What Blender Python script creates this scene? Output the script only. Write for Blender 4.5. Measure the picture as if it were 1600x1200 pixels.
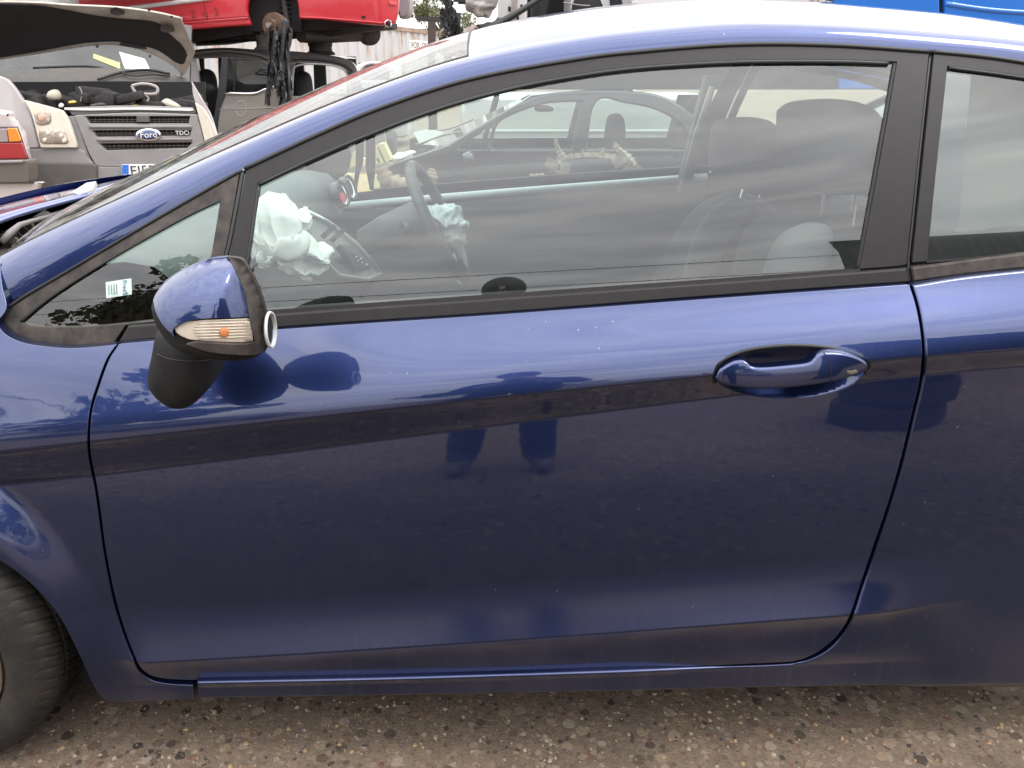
import bpy, bmesh, math, random
import numpy as np
from mathutils import Vector, Matrix
from mathutils.geometry import delaunay_2d_cdt

for o in list(bpy.data.objects):
    bpy.data.objects.remove(o, do_unlink=True)
scene = bpy.context.scene
COL = scene.collection
R = math.radians
rnd = random.Random(7)

# ------------------------------------------------------------------ camera
CAM = Vector((0.0, -1.25, 1.38))
PITCH = R(21.7)
FPX = 1256.0                      # focal length for a 1600 pixel wide frame
cam_data = bpy.data.cameras.new('camera')
cam_data.sensor_width = 36.0
cam_data.lens = 36.0 * FPX / 1600.0
cam_data.clip_start = 0.02
cam_data.clip_end = 600.0
cam = bpy.data.objects.new('camera', cam_data)
cam.location = CAM
cam.rotation_euler = (math.pi / 2 - PITCH, 0, 0)
COL.objects.link(cam)
scene.camera = cam

# ------------------------------------------------------------------ sky, sun, exposure
world = bpy.data.worlds.new('World')
scene.world = world
world.use_nodes = True
wn = world.node_tree.nodes
wl = world.node_tree.links
wn.clear()
SUN_EL, SUN_ROT = R(60), R(110)
sky = wn.new('ShaderNodeTexSky')
sky.sky_type = 'NISHITA'
sky.sun_disc = False
sky.sun_elevation = SUN_EL
sky.sun_rotation = SUN_ROT
sky.air_density = 1.0
sky.dust_density = 3.0
tc = wn.new('ShaderNodeTexCoord')
mp = wn.new('ShaderNodeMapping')
mp.inputs['Scale'].default_value = (0.9, 1.7, 4.6)
wl.new(tc.outputs['Generated'], mp.inputs['Vector'])
cn = wn.new('ShaderNodeTexNoise')
cn.inputs['Scale'].default_value = 3.1
cn.inputs['Detail'].default_value = 7.0
cn.inputs['Roughness'].default_value = 0.56
cn.inputs['Distortion'].default_value = 0.45
wl.new(mp.outputs['Vector'], cn.inputs['Vector'])
cr = wn.new('ShaderNodeValToRGB')
cr.color_ramp.elements[0].position = 0.33
cr.color_ramp.elements[0].color = (10.3, 10.5, 11.2, 1)
cr.color_ramp.elements[1].position = 0.66
cr.color_ramp.elements[1].color = (16.2, 16.0, 15.9, 1)
wl.new(cn.outputs['Fac'], cr.inputs['Fac'])
mixw = wn.new('ShaderNodeMix')
mixw.data_type = 'RGBA'
mixw.inputs['Factor'].default_value = 0.93      # overcast: thin gaps only
wl.new(sky.outputs['Color'], mixw.inputs['A'])
# overcast luminance: zenith about three times the horizon
sepw = wn.new('ShaderNodeSeparateXYZ')
wl.new(tc.outputs['Generated'], sepw.inputs['Vector'])
zr = wn.new('ShaderNodeMapRange')
zr.inputs['From Min'].default_value = 0.0
zr.inputs['From Max'].default_value = 1.0
zr.inputs['To Min'].default_value = 0.50
zr.inputs['To Max'].default_value = 1.40
wl.new(sepw.outputs['Z'], zr.inputs['Value'])
vm = wn.new('ShaderNodeVectorMath')
vm.operation = 'SCALE'
wl.new(cr.outputs['Color'], vm.inputs[0])
wl.new(zr.outputs['Result'], vm.inputs['Scale'])
wl.new(vm.outputs['Vector'], mixw.inputs['B'])
bg = wn.new('ShaderNodeBackground')
bg.inputs['Strength'].default_value = 0.15
wl.new(mixw.outputs['Result'], bg.inputs['Color'])
wo = wn.new('ShaderNodeOutputWorld')
wl.new(bg.outputs['Background'], wo.inputs['Surface'])

sun_data = bpy.data.lights.new('sun', 'SUN')
sun_data.energy = 0.9
sun_data.angle = R(20)
sun_data.color = (1.0, 0.96, 0.9)
sun = bpy.data.objects.new('sun', sun_data)
sun.rotation_euler = (math.pi / 2 - SUN_EL, 0, R(75))      # light from the right, high, behind thin cloud
sun.location = (0, -3, 8)
COL.objects.link(sun)

scene.view_settings.view_transform = 'Standard'
scene.view_settings.look = 'None'
scene.view_settings.gamma = 1.0
scene.view_settings.use_curve_mapping = False
scene.view_settings.exposure = 0.56
scene.render.engine = 'CYCLES'
scene.cycles.use_denoising = True
scene.cycles.max_bounces = 14
scene.cycles.transparent_max_bounces = 16
scene.cycles.transmission_bounces = 12
scene.cycles.glossy_bounces = 6
scene.cycles.sample_clamp_indirect = 8.0

# ------------------------------------------------------------------ photo ray helpers
_cp, _sp = math.cos(PITCH), math.sin(PITCH)
def ray(px, py):
    a = (px - 800.0) / FPX
    b = (600.0 - py) / FPX
    return Vector((a, _cp + b * _sp, -_sp + b * _cp))
def on_y(px, py, Y):
    d = ray(px, py)
    t = (Y - CAM.y) / d.y
    return CAM + d * t
def on_z(px, py, Z):
    d = ray(px, py)
    t = (Z - CAM.z) / d.z
    return CAM + d * t
def on_plane(px, py, P, n):
    d = ray(px, py)
    t = (P - CAM).dot(n) / d.dot(n)
    return CAM + d * t
def on_surf_many(pts, S, it=90):
    a = (np.array([p[0] for p in pts], float) - 800.0) / FPX
    b = (600.0 - np.array([p[1] for p in pts], float)) / FPX
    dy = _cp + b * _sp
    dz = -_sp + b * _cp
    Y = np.zeros(len(a))
    for _ in range(it):
        t = (Y - CAM.y) / dy
        Yn = S(a * t, CAM.z + dz * t)
        if np.max(np.abs(Yn - Y)) < 1e-6:
            break
        Y = 0.45 * Y + 0.55 * Yn
    t = (Y - CAM.y) / dy
    return [Vector((x, y, z)) for x, y, z in zip(a * t, Y, CAM.z + dz * t)]
def on_surf(px, py, S):
    return on_surf_many([(px, py)], S)[0]

def spline(segs, n=10):
    """segments of control points, each smoothed (Catmull-Rom); corners where segments meet"""
    out = []
    for s in segs:
        P = [Vector((*q, 0)) if len(q) == 2 else Vector(q) for q in s]
        if len(P) == 2:
            pts = [P[0].lerp(P[1], k / n) for k in range(n)]
        else:
            pts = []
            for i in range(len(P) - 1):
                p0 = P[i - 1] if i > 0 else P[i] * 2 - P[i + 1]
                p3 = P[i + 2] if i + 2 < len(P) else P[i + 1] * 2 - P[i]
                p1, p2 = P[i], P[i + 1]
                for k in range(n):
                    t = k / n
                    pts.append(0.5 * ((2 * p1) + (p2 - p0) * t + (2 * p0 - 5 * p1 + 4 * p2 - p3) * t * t
                                      + (3 * p1 - p0 - 3 * p2 + p3) * t ** 3))
        out += pts
    return out
def open_spline(P, n=10):
    o = spline([P], n)
    return o + [Vector((*P[-1], 0)) if len(P[-1]) == 2 else Vector(P[-1])]
def resample(pts, d, closed=True):
    P = list(pts) + ([pts[0]] if closed else [])
    out = []
    for a, b in zip(P[:-1], P[1:]):
        k = max(1, int(round((b - a).length / d)))
        for i in range(k):
            out.append(a.lerp(b, i / k))
    if not closed:
        out.append(P[-1])
    # drop near duplicates
    res = [out[0]]
    for p in out[1:]:
        if (p - res[-1]).length > d * 0.3:
            res.append(p)
    if closed and (res[-1] - res[0]).length < d * 0.3:
        res.pop()
    return res

# ------------------------------------------------------------------ object helpers
def wloc(o):
    v = Vector((0, 0, 0))
    while o is not None:
        v += o.location
        o = o.parent
    return v
def thing(name, label, cat, loc, group=None):
    o = bpy.data.objects.new(name, None)
    o.empty_display_size = 0.1
    o.location = loc
    o['label'] = label
    o['category'] = cat
    if group:
        o['group'] = group
    COL.objects.link(o)
    return o
def tag(o, label, cat, group=None):
    o['label'] = label
    o['category'] = cat
    if group:
        o['group'] = group
    return o
def mesh_obj(name, verts, faces, mat, parent=None, smooth=True, normals=None, label=None, auto=None):
    off = wloc(parent) if parent is not None else Vector((0, 0, 0))
    me = bpy.data.meshes.new(name)
    me.from_pydata([(v[0] - off.x, v[1] - off.y, v[2] - off.z) for v in verts], [], faces)
    me.update()
    mats = mat if isinstance(mat, (list, tuple)) else [mat]
    for m in mats:
        me.materials.append(m)
    if smooth:
        me.polygons.foreach_set('use_smooth', [True] * len(me.polygons))
    if normals is not None:
        me.normals_split_custom_set_from_vertices([tuple(n) for n in normals])
    elif smooth and auto:
        me.set_sharp_from_angle(angle=R(auto))
    o = bpy.data.objects.new(name, me)
    COL.objects.link(o)
    if parent is not None:
        o.parent = parent
    if label:
        o['label'] = label
    return o
class MB:
    """collects simple shapes into one mesh"""
    def __init__(s):
        s.v = []; s.f = []
    def add(s, v, f):
        k = len(s.v)
        s.v += [Vector(p) for p in v]
        s.f += [tuple(i + k for i in q) for q in f]
        return s
    def box(s, c, sx, sy, sz, M=None, bev=0.0):
        c = Vector(c)
        bm = bmesh.new()
        bmesh.ops.create_cube(bm, size=1.0)
        bmesh.ops.scale(bm, vec=(sx, sy, sz), verts=bm.verts)
        if bev > 0:
            bmesh.ops.bevel(bm, geom=bm.edges[:], offset=min(bev, 0.45 * min(sx, sy, sz)), segments=2, affect='EDGES', profile=0.5)
        bm.verts.index_update()
        vs = [(M @ v.co if M else v.co) + c for v in bm.verts]
        fs = [tuple(v.index for v in f.verts) for f in bm.faces]
        bm.free()
        return s.add(vs, fs)
    def tube(s, pts, r, n=8, cap=True):
        pts = [Vector(p) for p in pts]
        rs = r if isinstance(r, (list, tuple)) else [r] * len(pts)
        k0 = len(s.v)
        prev = None
        for i, p in enumerate(pts):
            t = (pts[min(i + 1, len(pts) - 1)] - pts[max(i - 1, 0)])
            t = t.normalized() if t.length > 1e-9 else Vector((0, 0, 1))
            if prev is None:
                a = t.orthogonal().normalized()
            else:
                a = (prev - t * prev.dot(t))
                a = a.normalized() if a.length > 1e-6 else t.orthogonal().normalized()
            prev = a
            b = t.cross(a)
            for j in range(n):
                w = 2 * math.pi * j / n
                s.v.append(p + a * (math.cos(w) * rs[i]) + b * (math.sin(w) * rs[i]))
        for i in range(len(pts) - 1):
            for j in range(n):
                a0 = k0 + i * n + j; a1 = k0 + i * n + (j + 1) % n
                s.f.append((a0, a1, a1 + n, a0 + n))
        if cap:
            s.f.append(tuple(k0 + j for j in reversed(range(n))))
            s.f.append(tuple(k0 + (len(pts) - 1) * n + j for j in range(n)))
        return s
    def lathe(s, prof, c, axis, n=32, up=None, close=False, a0=0.0, a1=2 * math.pi):
        """prof: (radius, distance along axis)"""
        c = Vector(c); ax = Vector(axis).normalized()
        a = (Vector(up) - ax * Vector(up).dot(ax)).normalized() if up else ax.orthogonal().normalized()
        b = ax.cross(a)
        full = abs(a1 - a0 - 2 * math.pi) < 1e-6
        m = n if full else n + 1
        k0 = len(s.v)
        for (r, h) in prof:
            for j in range(m):
                w = a0 + (a1 - a0) * j / n
                s.v.append(c + ax * h + a * (math.cos(w) * r) + b * (math.sin(w) * r))
        L = len(prof)
        for i in range(L if close else L - 1):
            for j in range(n):
                j2 = (j + 1) % m
                i2 = (i + 1) % L
                s.f.append((k0 + i * m + j, k0 + i * m + j2, k0 + i2 * m + j2, k0 + i2 * m + j))
        return s
    def sheet(s, rows):
        """grid of points"""
        k0 = len(s.v); n = len(rows[0])
        for r_ in rows:
            s.v += [Vector(p) for p in r_]
        for i in range(len(rows) - 1):
            for j in range(n - 1):
                s.f.append((k0 + i * n + j, k0 + i * n + j + 1, k0 + (i + 1) * n + j + 1, k0 + (i + 1) * n + j))
        return s
    def prism(s, pts, dvec):
        """closed polygon extruded along a vector"""
        pts = [Vector(p) for p in pts]; d = Vector(dvec); n = len(pts); k = len(s.v)
        s.v += pts + [p + d for p in pts]
        s.f.append(tuple(k + i for i in range(n)))
        s.f.append(tuple(k + n + i for i in reversed(range(n))))
        for i in range(n):
            j = (i + 1) % n
            s.f.append((k + i, k + n + i, k + n + j, k + j))
        return s
    def build(s, name, mat, parent=None, smooth=True, auto=38, label=None):
        return mesh_obj(name, s.v, s.f, mat, parent, smooth, None, label, auto)
def solidify(o, t, offset=-1.0):
    m = o.modifiers.new('thickness', 'SOLIDIFY')
    m.thickness = t
    m.offset = offset
    return o

def in_poly(x, y, loops):
    """even-odd test, vectorised"""
    c = np.zeros(len(x), bool)
    for L in loops:
        n = len(L)
        xs = L[:, 0]; ys = L[:, 1]
        for i in range(n):
            j = i - 1
            cond = ((ys[i] > y) != (ys[j] > y))
            if abs(ys[j] - ys[i]) < 1e-12:
                continue
            xi = (xs[j] - xs[i]) * (y - ys[i]) / (ys[j] - ys[i]) + xs[i]
            c ^= cond & (x < xi)
    return c
def edge_dist(x, y, loops):
    d = np.full(len(x), 1e9)
    for L in loops:
        for i in range(len(L)):
            a = L[i - 1]; b = L[i]
            ab = b - a
            l2 = max(float(ab @ ab), 1e-12)
            t = np.clip(((x - a[0]) * ab[0] + (y - a[1]) * ab[1]) / l2, 0, 1)
            dx = x - (a[0] + t * ab[0]); dy = y - (a[1] + t * ab[1])
            d = np.minimum(d, np.hypot(dx, dy))
    return d
def loop_normals(L):
    """outward 2-D normals of a closed loop (n,2)"""
    area = 0.5 * np.sum(L[:, 0] * np.roll(L[:, 1], -1) - np.roll(L[:, 0], -1) * L[:, 1])
    e = np.roll(L, -1, 0) - L
    en = np.stack([e[:, 1], -e[:, 0]], 1)
    en /= np.maximum(np.linalg.norm(en, axis=1, keepdims=True), 1e-9)
    n = en + np.roll(en, 1, 0)
    ln = np.linalg.norm(n, axis=1, keepdims=True)
    n = n / np.maximum(ln, 1e-6)
    n /= np.clip(ln / 2, 0.6, 1.0)
    return n if area > 0 else -n
def surf_normal(S, x, z, e=0.0012):
    dx = (S(x + e, z) - S(x - e, z)) / (2 * e)
    dz = (S(x, z + e) - S(x, z - e)) / (2 * e)
    n = np.stack([dx, -np.ones_like(dx), dz], 1)
    return n / np.linalg.norm(n, axis=1, keepdims=True)
def panel(name, outline, S, mat, parent, holes=(), thick=0.012, r=0.0022, gx=0.02, gz=0.012, step=0.006,
          world2d=False, hole_thick=None, label=None, off=0.0, lines=None, ne=0.0012):
    """a pressed panel: an outline traced on the body surface y = S(x, z), with folded rounded edges.
    outline / holes: list of photo points (Vector) or (x, z) points when world2d"""
    Sf = (lambda x, z: S(x, z) + off) if off else S
    loops = []
    for L in [outline] + list(holes):
        if world2d:
            pts = [Vector((p[0], p[1], 0)) for p in L]
        else:
            pts = [Vector((q.x, q.z, 0)) for q in on_surf_many(L, Sf)]
        pts = resample(pts, step)
        loops.append(np.array([(p.x, p.y) for p in pts]))
    nl = [loop_normals(L) for L in loops]
    for i in range(1, len(nl)):
        nl[i] = -nl[i]           # out of the material, into the hole
    inner = [L - n * r for L, n in zip(loops, nl)]
    allp = np.concatenate(inner)
    x0, z0 = allp.min(0); x1, z1 = allp.max(0)
    X, Z = np.meshgrid(np.arange(x0 + gx / 2, x1, gx), np.arange(z0 + gz / 2, z1, gz))
    X = X.ravel().copy(); Z = Z.ravel()
    if lines:                       # rows that follow the pressed feature lines
        xs = np.arange(x0 + gx / 2, x1, gx)
        fz = [f(xs) for f in lines]
        rows_ = []
        for k in range(len(fz)):
            for d in (-0.007, -0.0035, 0.0, 0.0035, 0.007):
                rows_.append(fz[k] + d)
            if k + 1 < len(fz):
                a_, b_ = fz[k] - 0.007, fz[k + 1] + 0.007
                m_ = max(2, int(np.mean(a_ - b_) / gz))
                for i in range(1, m_):
                    rows_.append(a_ + (b_ - a_) * i / m_)
        for i in range(1, 40):
            rows_.append(fz[0] + 0.007 + gz * i)
            rows_.append(fz[-1] - 0.007 - gz * i)
        Z = np.concatenate(rows_); X = np.tile(xs, len(rows_))
    ok = in_poly(X, Z, inner)
    X, Z = X[ok], Z[ok]
    if len(X):
        ok = edge_dist(X, Z, inner) > (0.0016 if lines else 0.45 * min(gx, gz))
        X, Z = X[ok], Z[ok]
    vin = [Vector((a, b)) for L in inner for a, b in L] + [Vector((a, b)) for a, b in zip(X, Z)]
    edges = []; k = 0
    for L in inner:
        n = len(L)
        edges += [(k + i, k + (i + 1) % n) for i in range(n)]
        k += n
    nb = k
    res = delaunay_2d_cdt(vin, edges, [], 0, 1e-7)
    vo, fo, orig = res[0], res[2], res[3]
    V = np.array([(v.x, v.y) for v in vo])
    T = [f for f in fo if len(f) == 3]
    cen = np.array([(V[f[0]] + V[f[1]] + V[f[2]]) / 3 for f in T])
    keep = in_poly(cen[:, 0], cen[:, 1], inner)
    faces = []
    for f, kp in zip(T, keep):
        if kp:
            a, b, c = (V[i] for i in f)
            ar = (b[0] - a[0]) * (c[1] - a[1]) - (b[1] - a[1]) * (c[0] - a[0])
            faces.append(tuple(f) if ar > 0 else tuple(reversed(f)))
    Y = Sf(V[:, 0], V[:, 1])
    N = surf_normal(Sf, V[:, 0], V[:, 1], ne)
    verts = [(a, b, c) for (a, c), b in zip(V, Y)]
    norms = [tuple(n) for n in N]
    # index of the boundary vertices in the output
    omap = {}
    for i, ol in enumerate(orig):
        for q in ol:
            omap[q] = i
    k = 0
    for li, (L, n) in enumerate(zip(loops, nl)):
        m = len(L)
        base = [omap.get(k + i) for i in range(m)]
        k += m
        th = thick if (li == 0 or hole_thick is None) else hole_thick
        rings = [base]
        n3 = np.stack([n[:, 0], np.zeros(m), n[:, 1]], 1)
        n3 /= np.linalg.norm(n3, axis=1, keepdims=True)
        sn = surf_normal(Sf, inner[li][:, 0], inner[li][:, 1])
        for (o_, d_, w) in ((0.32, 0.30, 0.62), (0.0, 1.0, 1.0), (0.0, th / r if r > 0 else 1, 1.0)):
            P = L - n * r * o_
            yy = Sf(inner[li][:, 0], inner[li][:, 1]) + d_ * r
            nn = sn * (1 - w) + n3 * w
            nn /= np.linalg.norm(nn, axis=1, keepdims=True)
            ring = []
            for i in range(m):
                ring.append(len(verts))
                verts.append((P[i, 0], yy[i], P[i, 1]))
                norms.append(tuple(nn[i]))
            rings.append(ring)
        area = 0.5 * np.sum(L[:, 0] * np.roll(L[:, 1], -1) - np.roll(L[:, 0], -1) * L[:, 1])
        flip = (area > 0) != (li > 0)
        for ra, rb in zip(rings[:-1], rings[1:]):
            for i in range(m):
                j = (i + 1) % m
                if None in (ra[i], ra[j]):
                    continue
                q = (ra[i], ra[j], rb[j], rb[i])
                faces.append(tuple(reversed(q)) if flip else q)
    return mesh_obj(name, verts, faces, mat, parent, True, norms, label)
def blob(name, outline, center, S0, mat, parent, front=0.02, back=0.02, p=2.2, rings=10, step=0.006, px=True, label=None, q=None, front_only=False):
    """a rounded solid grown from a traced outline; S0 = world y of its middle plane (number or function)"""
    f0 = (lambda x, z: np.full_like(x, S0)) if not callable(S0) else S0
    if px:
        pts = on_surf_many(outline, f0)
        c = on_surf(center[0], center[1], f0)
        L = [Vector((a.x, a.z, 0)) for a in pts]
        c = np.array((c.x, c.z))
    else:
        L = [Vector((a[0], a[1], 0)) for a in outline]
        c = np.array(center)
    L = np.array([(a.x, a.y) for a in resample(L, step)])
    m = len(L)
    verts = []; faces = []
    def layer(depth, sgn):
        idx = []
        for k in range(rings):
            a = (k / rings) * math.pi / 2
            t = math.cos(a) ** (2 / p) if p else math.cos(a)
            h = math.sin(a) ** (2 / p)
            P = c + (L - c) * t
            Y = f0(P[:, 0], P[:, 1]) - sgn * depth * h
            row = []
            for i in range(m):
                row.append(len(verts)); verts.append((P[i, 0], Y[i], P[i, 1]))
            idx.append(row)
        tip = len(verts)
        verts.append((c[0], float(f0(np.array([c[0]]), np.array([c[1]]))[0]) - sgn * depth, c[1]))
        return idx, tip
    A, ta = layer(front, 1)
    layers = [(A, ta, 1)]
    if not front_only:
        B, tb = layer(back, -1)
        B[0] = A[0]
        layers.append((B, tb, -1))
    area = 0.5 * np.sum(L[:, 0] * np.roll(L[:, 1], -1) - np.roll(L[:, 0], -1) * L[:, 1])
    for rows, tip, sg in layers:
        fl = (area > 0) == (sg > 0)
        for ra, rb in zip(rows[:-1], rows[1:]):
            for i in range(m):
                j = (i + 1) % m
                qd = (ra[i], ra[j], rb[j], rb[i])
                faces.append(qd if fl else tuple(reversed(qd)))
        for i in range(m):
            j = (i + 1) % m
            qd = (rows[-1][i], rows[-1][j], tip)
            faces.append(qd if fl else tuple(reversed(qd)))
    return mesh_obj(name, verts, faces, mat, parent, True, None, label)
# ------------------------------------------------------------------ materials
MATS = {}
def mat(name, color=(0.5, 0.5, 0.5), rough=0.5, metal=0.0, coat=0.0, spec=0.5, noise=None, bump=None, sheen=0.0, ior=1.5, trans=0.0, emit=None, coat_ior=1.5, alpha=None):
    """plain principled material; noise=(scale, amount, second colour) mottles the colour, bump=(scale, strength)"""
    if name in MATS:
        return MATS[name]
    m = bpy.data.materials.new(name)
    m.use_nodes = True
    nt = m.node_tree; n = nt.nodes; l = nt.links
    b = n['Principled BSDF']
    b.inputs['Base Color'].default_value = (*color, 1)
    b.inputs['Roughness'].default_value = rough
    b.inputs['Metallic'].default_value = metal
    b.inputs['Coat Weight'].default_value = coat
    b.inputs['Coat Roughness'].default_value = 0.03
    b.inputs['Coat IOR'].default_value = coat_ior
    b.inputs['Specular IOR Level'].default_value = spec
    b.inputs['IOR'].default_value = ior
    b.inputs['Transmission Weight'].default_value = trans
    if emit:
        b.inputs['Emission Color'].default_value = (*emit[0], 1)
        b.inputs['Emission Strength'].default_value = emit[1]
    tcn = None
    if noise or bump:
        tcn = n.new('ShaderNodeTexCoord')
    if noise:
        sc, am, c2 = noise
        t = n.new('ShaderNodeTexNoise')
        t.inputs['Scale'].default_value = sc
        t.inputs['Detail'].default_value = 6
        t.inputs['Roughness'].default_value = 0.62
        l.new(tcn.outputs['Object'], t.inputs['Vector'])
        rp = n.new('ShaderNodeValToRGB')
        rp.color_ramp.elements[0].position = 0.5 - 0.16
        rp.color_ramp.elements[1].position = 0.5 + 0.16
        rp.color_ramp.elements[0].color = (0, 0, 0, 1)
        rp.color_ramp.elements[1].color = (am, am, am, 1)
        l.new(t.outputs['Fac'], rp.inputs['Fac'])
        mx = n.new('ShaderNodeMix'); mx.data_type = 'RGBA'
        mx.inputs['A'].default_value = (*color, 1)
        mx.inputs['B'].default_value = (*c2, 1)
        l.new(rp.outputs['Color'], mx.inputs['Factor'])
        l.new(mx.outputs['Result'], b.inputs['Base Color'])
    if bump:
        sc, st = bump
        t2 = n.new('ShaderNodeTexNoise')
        t2.inputs['Scale'].default_value = sc
        t2.inputs['Detail'].default_value = 5
        l.new(tcn.outputs['Object'], t2.inputs['Vector'])
        bp = n.new('ShaderNodeBump')
        bp.inputs['Strength'].default_value = st
        bp.inputs['Distance'].default_value = 0.004
        l.new(t2.outputs['Fac'], bp.inputs['Height'])
        l.new(bp.outputs['Normal'], b.inputs['Normal'])
    MATS[name] = m
    return m
def paint(name, color, metal=0.75, rough=0.42, dust=0.5, coat_ior=1.62, dust_col=(0.30, 0.26, 0.22), speck=True, scale=1.0, film=False):
    """car paint: metallic base under clear coat, with dust film, specks and a faint orange peel"""
    if name in MATS:
        return MATS[name]
    m = bpy.data.materials.new(name)
    m.use_nodes = True
    nt = m.node_tree; n = nt.nodes; l = nt.links
    b = n['Principled BSDF']
    b.inputs['Metallic'].default_value = metal
    b.inputs['Coat Weight'].default_value = 1.0
    b.inputs['Coat IOR'].default_value = coat_ior
    tcn = n.new('ShaderNodeTexCoord')
    # dust mask: fine noise times broad noise
    nz = n.new('ShaderNodeTexNoise'); nz.inputs['Scale'].default_value = 260 * scale; nz.inputs['Detail'].default_value = 4
    nb = n.new('ShaderNodeTexNoise'); nb.inputs['Scale'].default_value = 5.0 * scale; nb.inputs['Detail'].default_value = 6
    nb.inputs['Roughness'].default_value = 0.65
    l.new(tcn.outputs['Object'], nz.inputs['Vector']); l.new(tcn.outputs['Object'], nb.inputs['Vector'])
    r1 = n.new('ShaderNodeMapRange'); r1.inputs['From Min'].default_value = 0.40; r1.inputs['From Max'].default_value = 0.75
    r2 = n.new('ShaderNodeMapRange'); r2.inputs['From Min'].default_value = 0.34; r2.inputs['From Max'].default_value = 0.72
    l.new(nz.outputs['Fac'], r1.inputs['Value']); l.new(nb.outputs['Fac'], r2.inputs['Value'])
    mu = n.new('ShaderNodeMath'); mu.operation = 'MULTIPLY'
    l.new(r1.outputs['Result'], mu.inputs[0]); l.new(r2.outputs['Result'], mu.inputs[1])
    sc = n.new('ShaderNodeMath'); sc.operation = 'MULTIPLY'; sc.inputs[1].default_value = 0.16 * dust
    l.new(mu.outputs[0], sc.inputs[0])
    last = sc
    if speck:
        vo = n.new('ShaderNodeTexVoronoi'); vo.inputs['Scale'].default_value = 34 * scale
        l.new(tcn.outputs['Object'], vo.inputs['Vector'])
        lt = n.new('ShaderNodeMath'); lt.operation = 'LESS_THAN'; lt.inputs[1].default_value = 0.055
        l.new(vo.outputs['Distance'], lt.inputs[0])
        sp = n.new('ShaderNodeSeparateColor')
        l.new(vo.outputs['Color'], sp.inputs['Color'])
        gt = n.new('ShaderNodeMath'); gt.operation = 'GREATER_THAN'; gt.inputs[1].default_value = 0.80
        l.new(sp.outputs[0], gt.inputs[0])
        m2 = n.new('ShaderNodeMath'); m2.operation = 'MULTIPLY'
        l.new(lt.outputs[0], m2.inputs[0]); l.new(gt.outputs[0], m2.inputs[1])
        m3 = n.new('ShaderNodeMath'); m3.operation = 'MULTIPLY'; m3.inputs[1].default_value = 0.5
        l.new(m2.outputs[0], m3.inputs[0])
        mxx = n.new('ShaderNodeMath'); mxx.operation = 'MAXIMUM'
        l.new(sc.outputs[0], mxx.inputs[0]); l.new(m3.outputs[0], mxx.inputs[1])
        last = mxx
    mx = n.new('ShaderNodeMix'); mx.data_type = 'RGBA'
    mx.inputs['A'].default_value = (*color, 1); mx.inputs['B'].default_value = (*dust_col, 1)
    l.new(last.outputs[0], mx.inputs['Factor'])
    l.new(mx.outputs['Result'], b.inputs['Base Color'])
    mr = n.new('ShaderNodeMapRange'); mr.inputs['To Min'].default_value = metal; mr.inputs['To Max'].default_value = 0.0
    l.new(last.outputs[0], mr.inputs['Value']); l.new(mr.outputs['Result'], b.inputs['Metallic'])
    b.inputs['Roughness'].default_value = rough
    cm = n.new('ShaderNodeMapRange'); cm.inputs['To Min'].default_value = 0.022; cm.inputs['To Max'].default_value = 0.09
    l.new(mu.outputs[0], cm.inputs['Value']); l.new(cm.outputs['Result'], b.inputs['Coat Roughness'])
    if film:                      # road film: the lowest part of the doors and sills is duller
        sz = n.new('ShaderNodeSeparateXYZ'); l.new(tcn.outputs['Object'], sz.inputs['Vector'])
        fz = n.new('ShaderNodeMapRange'); fz.inputs['From Min'].default_value = 0.60; fz.inputs['From Max'].default_value = 0.30
        fz.inputs['To Max'].default_value = 0.17
        l.new(sz.outputs['Z'], fz.inputs['Value'])
        # dried dirt runs, thicker towards the sill
        ms = n.new('ShaderNodeMapping'); ms.inputs['Scale'].default_value = (70, 70, 3.2)
        l.new(tcn.outputs['Object'], ms.inputs['Vector'])
        ns = n.new('ShaderNodeTexNoise'); ns.inputs['Scale'].default_value = 1.0; ns.inputs['Detail'].default_value = 5; ns.inputs['Roughness'].default_value = 0.7
        l.new(ms.outputs['Vector'], ns.inputs['Vector'])
        rs_n = n.new('ShaderNodeMapRange'); rs_n.inputs['From Min'].default_value = 0.50; rs_n.inputs['From Max'].default_value = 0.80
        l.new(ns.outputs['Fac'], rs_n.inputs['Value'])
        wz = n.new('ShaderNodeMapRange'); wz.inputs['From Min'].default_value = 0.75; wz.inputs['From Max'].default_value = 0.20; wz.inputs['To Max'].default_value = 0.09
        l.new(sz.outputs['Z'], wz.inputs['Value'])
        m5 = n.new('ShaderNodeMath'); m5.operation = 'MULTIPLY'
        l.new(rs_n.outputs['Result'], m5.inputs[0]); l.new(wz.outputs['Result'], m5.inputs[1])
        m6 = n.new('ShaderNodeMath'); m6.operation = 'MAXIMUM'
        l.new(last.outputs[0], m6.inputs[0]); l.new(m5.outputs[0], m6.inputs[1])
        l.new(m6.outputs[0], mx.inputs['Factor']); l.new(m6.outputs[0], mr.inputs['Value'])
        fa = n.new('ShaderNodeMath'); fa.operation = 'ADD'
        l.new(cm.outputs['Result'], fa.inputs[0]); l.new(fz.outputs['Result'], fa.inputs[1]); l.new(fa.outputs[0], b.inputs['Coat Roughness'])
    # orange peel / slight panel unevenness in the coat
    nw = n.new('ShaderNodeTexNoise'); nw.inputs['Scale'].default_value = 22 * scale; nw.inputs['Detail'].default_value = 2
    l.new(tcn.outputs['Object'], nw.inputs['Vector'])
    bp = n.new('ShaderNodeBump'); bp.inputs['Strength'].default_value = 0.06; bp.inputs['Distance'].default_value = 0.002
    l.new(nw.outputs['Fac'], bp.inputs['Height'])
    l.new(bp.outputs['Normal'], b.inputs['Coat Normal'])
    MATS[name] = m
    return m
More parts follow.
